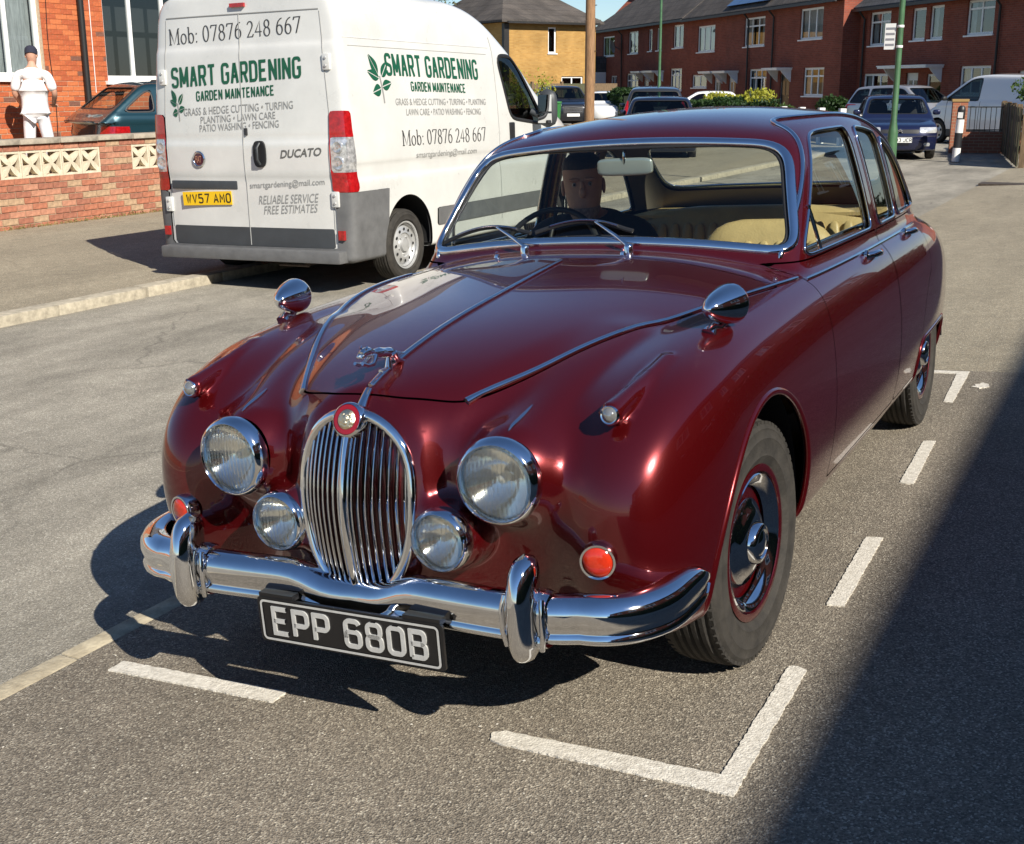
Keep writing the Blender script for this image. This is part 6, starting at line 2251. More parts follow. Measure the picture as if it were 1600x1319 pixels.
def build_jag():
    root = thing("vintage_car", "glossy maroon vintage saloon with chrome grille, parked in a white marked bay", "car", (-0.008, 0, 0), (0, -CAR_TILT, 0))
    V, T = polygonize(jag_f, (-0.90, -0.86, 0.22), (0.90, 3.86, 1.54), 0.0165)
    def X(): return np.abs(V[:, 0])
    def Yv(): return V[:, 1]
    def Zv(): return V[:, 2]
    # wheel arches
    def arch():
        r = np.hypot(Yv() + 0.0, (Zv() - 0.335) * 0.985) - 0.405
        rr = smax(np.hypot((Yv() - 2.727) * 0.98, Zv() - 0.335) - 0.385, Zv() - 0.465, 0.10)
        return np.maximum(np.minimum(r, rr), 0.50 - X())
    V, Tn, T, loops = split(V, T, arch())
    lips = [l for l in loops if len(l[0]) > 30]
    # lamp apertures
    def holes():
        x, y, z = X(), Yv(), Zv()
        a = np.hypot(x - 0.385, z - 0.677) - 0.094
        b = np.hypot(x - 0.236, z - 0.527) - 0.070
        return np.maximum(np.minimum(a, b), y + 0.52)
    V, _, T, _ = split(V, T, holes())
    # glass apertures
    glass = {}
    trims = {}
    def cut(name, g):
        nonlocal V, T
        V2, tn, tp, lp = split(V, T, g)
        V = V2
        T = tp
        glass[name] = tn
        trims[name] = lp
    def ws():
        x, z = X(), Zv()
        zb = 1.070 - 0.115 * x * x
        ztp = 1.377 - 0.10 * x * x
        wx = 0.668 - (z - 1.02) * 0.29
        g = smax((x - wx) * 0.95, (z - ztp) * 1.35, 0.13)
        g = smax(g, (zb - z) * 1.35, 0.10)
        return np.maximum(g, Yv() - 1.30)
    cut("windscreen", ws())
    def rw():
        x, z = X(), Zv()
        g = smax((x - 0.54) * 0.9, (z - 1.355 + 0.1 * x * x), 0.12)
        g = smax(g, 1.10 - z, 0.10)
        return np.maximum(g, 2.45 - Yv())
    cut("rear_window", rw())
    for nm, a, b in (("front", 0.0, 1.745), ("rear", 1.875, 2.235), ("quarter", 2.30, 4.0)):
        g = dlo(Yv(), Zv())
        g = smax(g, Yv() - b, 0.03)
        g = smax(g, a - Yv(), 0.03)
        cut(nm, np.maximum(g, 0.35 - X()))
    # inner lining follows every panel except the glass
    Tin = T.copy()
    def panel(g, gap=0.0026):
        nonlocal V, T
        V, tn, tp, _ = split(V, T, g() + gap)
        T = tp
        V, tg, tp, lp = split(V, T, g() - gap)
        T = tp
        return tn
    def bonnet():
        x, y = X(), Yv()
        zf = 0.846 - 0.026 * (x / 0.25)**2
        g = smax((x - JXE(y) - 0.004) * 0.97, (zf - Zv()) * 1.4, 0.07)
        g = np.maximum(g, -0.72 - y)
        g = smax(g, y - 0.585 + 0.10 * x * x, 0.05)
        return np.maximum(g, 0.55 - Zv())
    tb = panel(bonnet)
    def door1():
        y, z, x = Yv(), Zv(), X()
        g = smax(0.715 - y + 0.03 * (z - 0.6), y - 1.805, 0.05)
        g = smax(g, 0.318 - z, 0.03)
        g = smax(g, z - 0.992, 0.02)
        return np.maximum(g, 0.40 - x)
    td1 = panel(door1)
    def door2():
        y, z, x = Yv(), Zv(), X()
        g = smax(1.818 - y, y - (2.62 - 0.35 * np.maximum(0.78 - z, 0)), 0.06)
        g = smax(g, 0.318 - z, 0.03)
        g = smax(g, z - 0.990, 0.02)
        g = np.maximum(g, 0.40 - np.hypot(y - 2.727, z - 0.335) + 0.02)
        return np.maximum(g, 0.40 - x)
    td2 = panel(door2)
    def boot():
        y, x = Yv(), X()
        g = smax(3.02 - y, (x - 0.55) * 0.95, 0.1)
        g = smax(g, 0.62 - Zv(), 0.05)
        return g
    tbo = panel(boot)
    body = shell_obj("body", V, T, jag_f, paint, root)
    shell_obj("bonnet", V, tb, jag_f, paint, root)
    shell_obj("boot_lid", V, tbo, jag_f, paint, root)
    for nm, tt in (("front_door", td1), ("rear_door", td2)):
        cx = V[tt][:, :, 0].mean(1)
        for s in (1, -1):
            shell_obj(nm, V, tt[(cx * s) > 0], jag_f, paint, root)
    shell_obj("inner_lining", V, Tin, jag_f, lining_mix(), root, offset=-0.02)
    for nm, tt in glass.items():
        if nm in ("windscreen", "rear_window"):
            shell_obj(nm, V, tt, jag_f, screen_glass if nm == "windscreen" else car_glass, root, offset=-0.006)
        else:
            cx = V[tt][:, :, 0].mean(1)
            for s in (1, -1):
                shell_obj("side_window" if nm != "quarter" else "quarter_window", V, tt[(cx * s) > 0], jag_f, car_glass, root, offset=-0.008)
    def trim(name, L, closed, r, flat, m, off=0.0, step=0.02, n=10, it=2):
        P = smooth_loop(L, closed, it, step)
        g = grad(jag_f, P)
        g /= np.linalg.norm(g, axis=1, keepdims=True)
        G = Geo()
        G.tube([tuple(p) for p in P + g * off], r, n, closed, True, flat, [tuple(q) for q in g])
        return G.obj(name, m, root, angle=80)
    for L, c in trims["windscreen"]:
        if len(L) > 30:
            trim("windscreen_surround", L, c, 0.018, 0.62, chrome, 0.002)
            trim("windscreen_seal", smooth_inset(L, c, 0.022), c, 0.008, 0.6, black_trim, 0.000)
    for L, c in trims["rear_window"]:
        if len(L) > 30:
            trim("rear_window_surround", L, c, 0.014, 0.6, chrome, 0.002)
    for nm in ("front", "rear", "quarter"):
        for L, c in trims[nm]:
            if len(L) > 20:
                trim("window_frame", L, c, 0.0065, 0.9, chrome, 0.002)
    # gutter: contour a little outside the glass line
    _, _, _, gl = split(V, Tin, np.maximum(dlo(V[:, 1], V[:, 2], 0.042), 0.35 - np.abs(V[:, 0])))
    for L, c in gl:
        P = [p for p in L if p[2] > 0.995]
        if len(P) > 20:
            # rotate so that the break lies at the belt line
            A = np.array(L)
            k = int(np.argmin(A[:, 2] + 10 * (A[:, 2] < 0) ))
            A = np.roll(A, -k, axis=0) if c else A
            keep = A[A[:, 2] > 1.0]
            if len(keep) > 20:
                trim("gutter_trim", keep, False, 0.009, 0.8, chrome, 0.004)
    for L, c in lips:
        P = np.array(L)
        if np.abs(P[:, 0]).max() < 0.6:
            continue
        keep = P[(np.abs(P[:, 0]) > 0.60)]
        if len(keep) < 15:
            continue
        # order so that the open end is at the bottom
        d = np.linalg.norm(np.diff(keep, axis=0), axis=1)
        k = int(np.argmax(d)) if d.max() > 0.08 else -1
        if k >= 0:
            keep = np.roll(keep, -(k + 1), axis=0)
        trim("arch_lip", keep, False, 0.011, 1.0, paint, -0.004)
    return root

def smooth_inset(L, closed, d):
    P = np.array(L)
    c = P.mean(0)
    v = P - c
    return [tuple(c + q * (1 - d / max(np.linalg.norm(q), 1e-6))) for q in v]

def lining_mix():
    """inside face of the shell: pale cloth above the waist, dark below"""
    m = bpy.data.materials.new("lining")
    m.use_nodes = True
    n = m.node_tree
    b = n.nodes["Principled BSDF"]
    b.inputs["Roughness"].default_value = 0.95
    b.inputs["Specular IOR Level"].default_value = 0.1
    tc = n.nodes.new("ShaderNodeTexCoord")
    sx = n.nodes.new("ShaderNodeSeparateXYZ")
    n.links.new(tc.outputs["Object"], sx.inputs[0])
    gt = n.nodes.new("ShaderNodeMath")
    gt.operation = 'GREATER_THAN'
    gt.inputs[1].default_value = 1.0
    n.links.new(sx.outputs[2], gt.inputs[0])
    mx = n.nodes.new("ShaderNodeMix")
    mx.data_type = 'RGBA'
    mx.inputs["A"].default_value = (0.012, 0.010, 0.010, 1)
    mx.inputs["B"].default_value = (0.20, 0.17, 0.13, 1)
    n.links.new(gt.outputs[0], mx.inputs["Factor"])
    n.links.new(mx.outputs["Result"], b.inputs["Base Color"])
    return m

JAG = build_jag()
def ring_lamp(root, name, loc, r, depth, bowl=True, lens_mat=None, tilt=(0, 0)):
    """round lamp facing -y: chrome bezel, reflector bowl, bulb and ribbed lens"""
    M = Matrix.Translation(loc) @ Matrix.Rotation(rad(tilt[1]), 4, 'Z') @ Matrix.Rotation(rad(90), 4, 'X')
    lamp = bpy.data.objects.new(name, None)
    COL.objects.link(lamp)
    lamp.parent = root
    G = Geo()
    G.lathe([(r * 1.06, -depth), (r * 1.075, -depth * .55), (r * 1.06, -depth * .2), (r * 1.03, 0.0), (r * .985, .010), (r * .93, .013), (r * .895, .008), (r * .88, -.004), (r * .88, -.02)], 56, M)
    G.obj("bezel", chrome, lamp, angle=70)
    if bowl:
        G = Geo()
        G.lathe([(r * .90 * math.sqrt(t), -0.012 - (1 - t) * r * 0.62) for t in np.linspace(0.004, 1, 14)], 56, M)
        G.obj("reflector", MATS["lamp_reflector"], lamp, angle=80)
        G = Geo()
        G.lathe([(0.0, -r * .26), (r * .10, -r * .28), (r * .13, -r * .38), (r * .13, -r * .60)], 20, M)
        G.obj("bulb", MATS["bulb_glass"], lamp, angle=80)
    G = Geo()
    G.lathe([(r * .895 * math.sin(t), r * .16 * math.cos(t) - 0.002) for t in np.linspace(math.pi / 2, 0.0, 12)], 56, M)
    G.obj("lens", lens_mat or MATS["ribbed_lens"], lamp, angle=80)
    return lamp

def ribbed(name, tint, scale, amount):
    m = glass_mat(name, tint, ior=1.5, rough=0.02)
    n = m.node_tree
    g = [q for q in n.nodes if q.type == 'BSDF_GLOSSY'][0]
    fr = [q for q in n.nodes if q.type == 'FRESNEL'][0]
    tc = n.nodes.new("ShaderNodeTexCoord")
    wv = n.nodes.new("ShaderNodeTexWave")
    wv.inputs["Scale"].default_value = scale
    wv.inputs["Distortion"].default_value = 0.3
    wv.bands_direction = 'X'
    n.links.new(tc.outputs["Object"], wv.inputs["Vector"])
    bp = n.nodes.new("ShaderNodeBump")
    bp.inputs["Strength"].default_value = amount
    bp.inputs["Distance"].default_value = 0.004
    n.links.new(wv.outputs[1], bp.inputs["Height"])
    n.links.new(bp.outputs[0], g.inputs["Normal"])
    n.links.new(bp.outputs[0], fr.inputs["Normal"])
    # fluted glass: part of the light passes through a rough refraction
    rf = n.nodes.new("ShaderNodeBsdfRefraction")
    rf.inputs["IOR"].default_value = 1.18
    rf.inputs["Roughness"].default_value = 0.03
    rf.inputs["Color"].default_value = (*tint, 1)
    n.links.new(bp.outputs[0], rf.inputs["Normal"])
    t = [q for q in n.nodes if q.type == 'BSDF_TRANSPARENT'][0]
    mx = [q for q in n.nodes if q.type == 'MIX_SHADER'][0]
    m2 = n.nodes.new("ShaderNodeMixShader")
    m2.inputs[0].default_value = 0.35
    # moulded flutes scatter a little light
    df = n.nodes.new("ShaderNodeBsdfDiffuse")
    df.inputs[0].default_value = (0.85, 0.85, 0.78, 1)
    m3 = n.nodes.new("ShaderNodeMixShader")
    m3.inputs[0].default_value = 0.14
    n.links.new(t.outputs[0], m3.inputs[1])
    n.links.new(df.outputs[0], m3.inputs[2])
    n.links.new(m3.outputs[0], m2.inputs[1])
    n.links.new(rf.outputs[0], m2.inputs[2])
    n.links.new(m2.outputs[0], mx.inputs[1])
    return m
ribbed("ribbed_lens", (0.96, 0.96, 0.90), 28, 0.9)
mat("lamp_reflector", (0.93, 0.93, 0.90), rough=0.10, metal=1.0, bump=0.10, bscale=30)
mat("bulb_glass", (0.75, 0.75, 0.72), rough=0.15, metal=0.3)
red_enamel = mat("red_enamel", (0.26, 0.006, 0.010), rough=0.18, coat=0.8)
gold_metal = mat("gold_badge_metal", (0.85, 0.74, 0.52), rough=0.35, metal=1.0, bump=0.5, bscale=120)

def jag_surface(x, y, z0=1.2, up=True):
    """height of the bodywork at x,y (Newton along z)"""
    z = z0
    for _ in range(40):
        f = float(jag_f(np.array([x]), np.array([y]), np.array([z]))[0])
        z -= f * 0.8
        if abs(f) < 1e-5:
            break
    return z
def jag_side(y, z, sgn=1):
    x = 0.95
    for _ in range(40):
        f = float(jag_f(np.array([x]), np.array([y]), np.array([z]))[0])
        x -= f * 0.9
        if abs(f) < 1e-5:
            break
    return x * sgn

def jag_parts(root):
    # ---- wheels and wells
    for s in (1, -1):
        wheel_parts(root, (s * 0.700, 0.0, 0.335), s, steer=rad(-3.5))
        wheel_parts(root, (s * 0.678, 2.727, 0.335), s)
        for yc, r in ((0.0, 0.43), (2.727, 0.42)):
            G = Geo()
            ring = []
            for xx in (0.46, 0.79):
                ring.append([(s * (xx - (0.02 if xx > .7 else 0)), yc + r * math.cos(t), 0.335 + r * math.sin(t)) for t in np.linspace(0.02, math.pi - 0.02, 26)])
            v, f = loft(ring, cap=False, closed=False)
            G.add(v, f)
            c = [(s * 0.46, yc + r * math.cos(t), 0.335 + r * math.sin(t)) for t in np.linspace(0.02, math.pi - 0.02, 26)]
            G.add(c, [tuple(range(len(c)))])
            G.obj("wheel_well", void, root)
    # ---- underside
    Geo().box(-0.45, 0.45, -0.55, 3.4, 0.22, 0.27).obj("floor_pan", void, root)
    # ---- front bumper: blade swept along its plan curve
    bx = Sp((0.0, -0.772), (0.2, -0.788), (0.42, -0.797), (0.53, -0.789), (0.64, -0.750))
    path = []
    for t in np.linspace(0, 0.60, 22):
        path.append((t, float(bx(t))))
    # corner arc and return along the wing
    cxr, cyr = 0.60, float(bx(0.60)) + 0.195
    for a in np.linspace(-84, -4, 12):
        path.append((cxr + 0.175 * math.cos(rad(a)), cyr + 0.195 * math.sin(rad(a))))
    path += [(0.778, -0.535), (0.780, -0.50), (0.779, -0.47), (0.774, -0.445)]
    full = [(-x, y) for x, y in reversed(path[1:])] + path
    prof = [(0.050, 0.050), (0.030, 0.059), (0.010, 0.058), (-0.008, 0.048), (-0.019, 0.030), (-0.022, 0.010), (-0.018, -0.012), (-0.012, -0.026),
            (-0.014, -0.032), (-0.020, -0.040), (-0.019, -0.050), (-0.008, -0.058), (0.012, -0.062), (0.030, -0.058)]
    rings = []
    NP = len(full)
    for i, (x, y) in enumerate(full):
        a = full[max(i - 1, 0)]
        b = full[min(i + 1, NP - 1)]
        tx, ty = b[0] - a[0], b[1] - a[1]
        l = math.hypot(tx, ty)
        nx, ny = ty / l, -tx / l           # outward
        e = min(i, NP - 1 - i)
        sc = (0.45, 0.72, 0.88, 0.97)[e] if e < 4 else 1.0
        dip = 0.038 * math.exp(-(abs(x) / 0.135)**4)
        wrap = 0.012 * min(1, max(0, (y + 0.80) / 0.3))
        ring = []
        for o, dz in prof:
            ring.append((x - nx * o, y - ny * o, 0.388 + wrap + dz * sc * 0.93 - dip * (1.0 if dz > -0.02 else 0.35)))
        rings.append(ring)
    G = Geo()
    v, f = loft(rings, cap=True, closed=False)
    G.add(v, f)
    bump = G.obj("front_bumper", chrome, root, angle=50)
    for s in (1, -1):
        rings = []
        for t in np.linspace(0, 1, 22):
            z = 0.292 + 0.250 * t
            w = 0.032 * (1 - abs(2 * t - 1)**5.0)**0.5 + 0.002
            d = 0.052 * (1 - abs(2 * t - 1)**4.0)**0.5 + 0.003
            yc = -0.815 + 0.020 * (t - .35)**2 + 0.035 * max(0, t - 0.6)
            rings.append([(s * 0.485 + w * math.cos(a), yc + d * math.sin(a), z) for a in np.linspace(0, 2 * math.pi, 20, endpoint=False)])
        G = Geo()
        v, f = loft(rings)
        G.add(v, f)
        # collar where it meets the blade
        G.obj("overrider", chrome, root, angle=70)
        G = Geo()
        for q in (-1, 1):
            rings = []
            for k, (o, sc) in enumerate(((0.030, 1.0), (0.050, 0.75), (0.072, 0.50))):
                pass
            G.tube([(s * 0.485 + q * 0.046, -0.812, 0.446), (s * 0.485 + q * 0.050, -0.823, 0.415), (s * 0.485 + q * 0.050, -0.823, 0.365), (s * 0.485 + q * 0.044, -0.816, 0.327)], 0.007, 8)
        v2 = []
        ring = []
        for xx, sw in ((-0.052, 1.03), (-0.034, 1.12), (0.034, 1.12), (0.052, 1.03)):
            ring.append([(s * 0.485 + xx, -0.795 + oo * sw, 0.388 + dz * sw) for oo, dz in prof])
        v, f = loft(ring, cap=False, closed=False)
        G.add(v, f)
        G.obj("overrider_clamp", chrome, root, angle=50)
    # ---- grille
    gyc = Sp((0.34, -0.728), (0.40, -0.750), (0.50, -0.768), (0.60, -0.772), (0.70, -0.752), (0.78, -0.720), (0.84, -0.688))
    def gy(z, x=0.0):
        return float(gyc(z)) + 0.058 * (abs(x) / 0.157)**2.2
    def gw(z):
        t = (z - 0.352) / (0.818 - 0.352)
        t = min(max(t, 0.0), 1.0)
        return 0.157 * (max(0.0, 1 - abs((t - 0.60) / (0.60 if t < .6 else 0.40))**2.35))**0.5
    zs = [0.352 + (0.818 - 0.352) * (0.5 - 0.5 * math.cos(math.pi * i / 40)) for i in range(41)]
    out = [(gw(z), gy(z, gw(z)), z) for z in zs] + [(-gw(z), gy(z, gw(z)), z) for z in reversed(zs[1:-1])]
    G = Geo()
    P = smooth_loop(out, True, 2, 0.02)
    G.tube([(p[0], p[1] - 0.012, p[2]) for p in P], 0.0135, 10, True, False, 1.0)
    G.obj("grille_surround", chrome, root, angle=80)
    G = Geo()
    # dark cavity behind
    ring0 = [tuple(p) for p in P]
    ring1 = [(p[0] * .97, p[1] + 0.10, p[2]) for p in P]
    v, f = loft([ring0, ring1], cap=False)
    G.add(v, f)
    n = len(ring0)
    G.add(ring1, [tuple(range(n))])
    G.obj("grille_cavity", void, root)
    ns = 8
    for s in (1, -1):
        for k in range(1, ns + 1):
            fr = k / (ns + 0.62)
            pts = []
            for z in np.linspace(0.362, 0.812, 30):
                w = gw(z)
                x = 0.152 * fr
                # slats lean with the oval: bow outwards in the middle
                bow = 0.86 + 0.14 * (gw(z) / 0.157)
                xx = x * bow
                if xx < w - 0.006:
                    pts.append((s * xx, gy(z, xx) - 0.003, z))
            if len(pts) < 4:
                continue
            G = Geo()
            G.tube(pts, 0.0040, 8, False, True, 2.8, (0, 1, 0))
            G.obj("grille_slat", chrome, root, angle=80)
    G = Geo()
    pts = [(0, gy(z) - 0.008, z) for z in np.linspace(0.352, 0.795, 24)]
    G.tube(pts, [0.013 if z < .75 else 0.013 for z in np.linspace(0.372, 0.80, 24)], 10, False, True, 1.3, (0, 1, 0))
    G.obj("grille_centre_rib", chrome, root, angle=80)
    # ---- badge, bonnet strip and leaping cat
    Mb = Matrix.Translation((0, -0.738, 0.805)) @ Matrix.Rotation(rad(90 - 22), 4, 'X')
    G = Geo().lathe([(0.043, -0.05), (0.044, -0.006), (0.041, 0.002), (0.0375, 0.004), (0.0375, 0.0)], 40, Mb)
    bz = G.obj("badge_housing", chrome, root, angle=50)
    Geo().lathe([(0.0375, 0.001), (0.036, 0.0035), (0.025, 0.0042), (0.025, 0.002)], 40, Mb).obj("badge_ring", red_enamel, bz, angle=50)
    Geo().lathe([(0.025, 0.003), (0.022, 0.007), (0.012, 0.010), (0.0, 0.011)], 32, Mb).obj("badge_centre", gold_metal, bz, angle=80)
    # raised cat mask on the badge
    G = Geo()
    for dx, dz, r in ((0, 0.002, 0.010), (-0.008, 0.011, 0.0045), (0.008, 0.011, 0.0045), (0, -0.009, 0.006)):
        MM = Mb @ Matrix.Translation((dx, dz, 0.009))
        G.lathe([(r * math.sin(t), r * .5 * math.cos(t)) for t in np.linspace(math.pi / 2, 0, 6)], 12, MM)
    G.obj("badge_relief", gold_metal, bz)
    def strip(name, xy, r, m, lift=0.004, flat=0.6, parent=None):
        pts, ups = [], []
        for x, y in xy:
            z = jag_surface(x, y)
            p = np.array([[x, y, z]])
            g = grad(jag_f, p)[0]
            g /= np.linalg.norm(g)
            pts.append(tuple(p[0] + g * lift))
            ups.append(tuple(g))
        G = Geo()
        G.tube(pts, r, 8, False, True, flat, ups)
        return G.obj(name, m, parent or root, angle=80)
    ys = np.linspace(-0.70, -0.635, 6)
    strip("badge_strip", [(0, y) for y in ys], [0.026, 0.020, 0.015, 0.013, 0.012, 0.011], chrome, 0.006, 0.5)
    ys = np.linspace(-0.625, 0.49, 26)
    strip("bonnet_strip", [(0, y) for y in ys], [0.010 - 0.0045 * i / 25 for i in range(26)], chrome, 0.004, 0.7)
    for s in (1, -1):
        ys = np.linspace(-0.585, 0.70, 36)
        strip("bonnet_edge_trim", [(s * (float(JXE(y)) - 0.008), y) for y in ys], [0.011] + [0.0085] * 34 + [0.007], chrome, 0.003, 0.75)
        # thin flash above the headlamp
        ys = np.linspace(-0.655, -0.54, 8)
        strip("wing_flash", [(s * (0.392 + 0.05 * (y + 0.6)), y) for y in ys], [0.002, 0.005, 0.006, 0.006, 0.006, 0.005, 0.004, 0.002], chrome, 0.002, 0.8)
        # waist strip along the doors
        pts, ups = [], []
        for y in np.linspace(0.73, 2.58, 40):
            z = 0.945 - 0.004 * (y - 0.7)
            x = jag_side(y, z, s)
            g = grad(jag_f, np.array([[x, y, z]]))[0]
            g /= np.linalg.norm(g)
            pts.append((x + g[0] * .003, y, z + g[2] * .003))
            ups.append(tuple(g))
        G = Geo().tube(pts, 0.0075, 8, False, True, 0.7, ups)
        G.obj("waist_trim", chrome, root, angle=80)
        # door handles
        for yh in (1.55, 2.36):
            z = 0.930
            x = jag_side(yh, z, 1)
            pts = [(s * (x - .004), yh - 0.085, z), (s * (x + .026), yh - 0.070, z + .003), (s * (x + .036), yh - 0.03, z + .004), (s * (x + .036), yh + 0.03, z + .002), (s * (x + .028), yh + 0.075, z - .002), (s * (x + 0.018), yh + 0.10, z - .004)]
            G = Geo().tube(pts, [.010, .012, .013, .013, .010, .004], 10, False, True, 0.7, (s, 0, 0.3))
            G.lathe([(0.020, 0.0), (0.020, 0.010), (0.012, 0.014), (0.0, 0.015)], 16, Matrix.Translation((s * x, yh - 0.075, z)) @ Matrix.Rotation(rad(90 * s), 4, 'Y'))
            G.obj("door_handle", chrome, root, angle=60)
    # leaping cat mascot
    leap = bpy.data.objects.new("bonnet_mascot", None)
    COL.objects.link(leap)
    leap.parent = root
    leap.location = (0, -0.56, jag_surface(0, -0.56))
    sk = [((0, -.098, .062), .0105), ((0, -.088, .066), .0125), ((0, -.070, .066), .0095), ((0, -.050, .058), .0145), ((0, -.015, .052), .0125), ((0, .025, .046), .0135), ((0, .045, .036), .0110),
          ((0, .065, .034), .0045), ((0, .105, .030), .0035), ((0, .125, .022), .003)]
    G = Geo()
    P = smooth_loop([p for p, r in sk], False, 1, 0.006)
    rr = np.interp(np.linspace(0, 1, len(P)), np.linspace(0, 1, len(sk)), [r for p, r in sk])
    G.tube([tuple(p) for p in P], list(rr), 10)
    for s in (1, -1):
        G.tube([(s * .008, -.050, .052), (s * .013, -.070, .036), (s * .012, -.092, .036), (s * .011, -.112, .044)], [.0085, .0065, .005, .0045], 8)
        G.tube([(s * .009, .028, .044), (s * .014, .038, .026), (s * .012, .060, .018), (s * .010, .088, .010)], [.011, .009, .006, .004], 8)
        G.tube([(s * .008, -.086, .076), (s * .009, -.082, .083)], [.004, .001], 6)
        G.tube([(s * .005, -.098, .060), (s * .004, -.107, .056)], [.0065, .0045], 8)
    G.tube([(0, .02, .04), (0, .015, .004)], [.006, .011], 8)
    G.tube([(0, -.02, .004), (0, .06, .004)], [.009, .009], 8, flat=.6)
    G.obj("leaping_cat", chrome, leap, angle=80)
    # ---- lamps
    for s in (1, -1):
        ring_lamp(root, "headlamp", (s * 0.385, -0.722, 0.677), 0.0985, 0.026, tilt=(0, s * 3))
        ring_lamp(root, "fog_lamp", (s * 0.236, -0.745, 0.527), 0.0745, 0.030)
        # indicator
        yi = -0.70
        for _ in range(30):
            fv = float(jag_f(np.array([0.613]), np.array([yi]), np.array([0.50]))[0])
            yi += fv
        Mi = Matrix.Translation((s * 0.613, yi - 0.018, 0.50)) @ Matrix.Rotation(rad(s * 14), 4, 'Z') @ Matrix.Rotation(rad(90), 4, 'X')
        G = Geo().lathe([(0.044, -0.03), (0.044, -0.004), (0.041, 0.004), (0.036, 0.004), (0.0355, -0.002)], 36, Mi)
        b = G.obj("indicator", chrome, root, angle=50)
        Geo().lathe([(0.036, 0.0), (0.030, 0.006), (0.018, 0.010), (0.0, 0.011)], 36, Mi).obj("indicator_lens", amber, b, angle=80)
        # side lamp at the nose of its pod
        Ms = Matrix.Translation((s * 0.615, -0.590, 0.818)) @ Matrix.Rotation(rad(90 - 8), 4, 'X')
        G = Geo().lathe([(0.0235, -0.012), (0.0235, 0.004), (0.020, 0.008), (0.017, 0.007)], 28, Ms)
        b = G.obj("side_lamp", chrome, root, angle=50)
        Geo().lathe([(0.0175, 0.006), (0.014, 0.012), (0.007, 0.016), (0, 0.017)], 24, Ms).obj("side_lamp_lens", mat("side_lamp_glass", (0.30, 0.30, 0.29), .06, metal=.6, coat=1.0), b, angle=80)
        # wing mirror: chrome bullet on a short stalk
        mz = jag_surface(s * 0.685, -0.07, 1.1)
        mx_, my_ = 0.700, 0.000
        hz = mz + 0.060
        Mm = Matrix.Translation((s * mx_, my_, hz)) @ Matrix.Rotation(rad(-s * 12), 4, 'Z') @ Matrix.Rotation(rad(90), 4, 'X')
        prof_m = [(0.0, -0.034), (0.050, -0.034), (0.0585, -0.030), (0.060, -0.022), (0.0575, 0.0), (0.051, 0.030), (0.041, 0.062), (0.028, 0.090), (0.016, 0.105), (0.007, 0.111), (0.0, 0.112)]
        G = Geo().lathe([(a_ * .9, b_ * .9) for a_, b_ in prof_m], 36, Mm)
        wm = G.obj("wing_mirror", chrome, root, angle=60)
        G = Geo()
        G.tube([(s * mx_, my_ + 0.01, hz - 0.042), (s * (mx_ - .010), my_ - 0.03, hz - 0.056), (s * (mx_ - .016), my_ - 0.065, mz + 0.012), (s * (mx_ - .02), my_ - 0.085, mz - 0.004)], [.010, .009, .014, .022], 10, flat=0.8)
        G.obj("mirror_stalk", chrome, wm, angle=70)
    # ---- registration plate
    pl = bpy.data.objects.new("number_plate", None)
    COL.objects.link(pl)
    pl.parent = root
    pl.location = (0.014, -0.832, 0.300)
    pl.rotation_euler = (rad(2), 0, 0)
    G = Geo()
    pr = [(x - .268, z - .059) for x, z in rrect(.536, .118, .008)]
    G.prism(pr, 0.0, 0.008, 'y')
    G.box(-.262, -.16, 0.002, 0.03, .055, .070)
    G.box(.16, .262, 0.002, 0.03, .055, .070)
    G.obj("plate_back", plate_black, pl, angle=30)
    G = Geo()
    bp = [(x - .256, z - .051) for x, z in rrect(.512, .102, .010)]
    v, f = stroke_poly(bp + [bp[0]], 0.0030)
    G.add([(a, -0.0025, b) for a, b in v], f)
    G.obj("plate_border", plate_silver, pl)
    for i, ch in enumerate("EPP 680B"):
        if ch == ' ':
            continue
        G = Geo()
        plate_text(G, ch, 0.0505, 0.077, 0.004)
        x = -0.2155 + i * 0.0616 + (-0.0 if i < 3 else -0.0305)
        o = G.obj("plate_character", plate_silver, pl, smooth=False)
        o.location = (x + 0.015, 0, 0)
    # starting-handle bracket under the grille
    Geo().lathe([(0.016, -0.02), (0.016, 0.006), (0.010, 0.010), (0.0, 0.010)], 16, Matrix.Translation((0.115, -0.815, 0.345)) @ Matrix.Rotation(rad(90), 4, 'X')).obj("tow_bracket", chrome_dull, root)
    # ---- wipers
    for x0, x1 in ((-0.22, -0.60), (0.16, -0.20)):
        y0 = 0.665 + 0.25 * x0 * x0
        z0 = jag_surface(x0, y0)
        def onws(x, dz):
            z = 1.085 - 0.115 * x * x + dz
            y = 0.5
            for _ in range(50):
                y += float(jag_f(np.array([x]), np.array([y]), np.array([z]))[0]) * 0.9
            return Vector((x, y, z))
        w = bpy.data.objects.new("wiper", None)
        COL.objects.link(w)
        w.parent = root
        A = Vector((x0, y0 - 0.01, z0))
        B = onws(x0 + (x1 - x0) * 0.42, 0.035) + Vector((0, -0.016, 0.010))
        Geo().lathe([(0.016, -0.01), (0.015, 0.016), (0.011, 0.026), (0.0, 0.028)], 16, Matrix.Translation(A)).tube([A + Vector((0, 0, .018)), A + (B - A) * .35 + Vector((0, -.01, .02)), B], [.008, .006, .004], 8).obj("wiper_arm", chrome, w, angle=60)
        pts = []
        for t in np.linspace(-0.02, 1, 14):
            p = onws(x0 + (x1 - x0) * t * 0.98 - 0.02, 0.012 + 0.030 * math.sin(math.pi * min(max(t, 0), 1)) ) + Vector((0, -0.008, 0.005))
            pts.append(tuple(p))
        Geo().tube(pts, 0.0065, 8, flat=1.3).obj("wiper_blade", black_trim, w)
        Geo().tube([tuple(Vector(p) + Vector((0, -.008, .005))) for p in pts[2:-2]], 0.0035, 6).obj("blade_holder", chrome_dull, w)
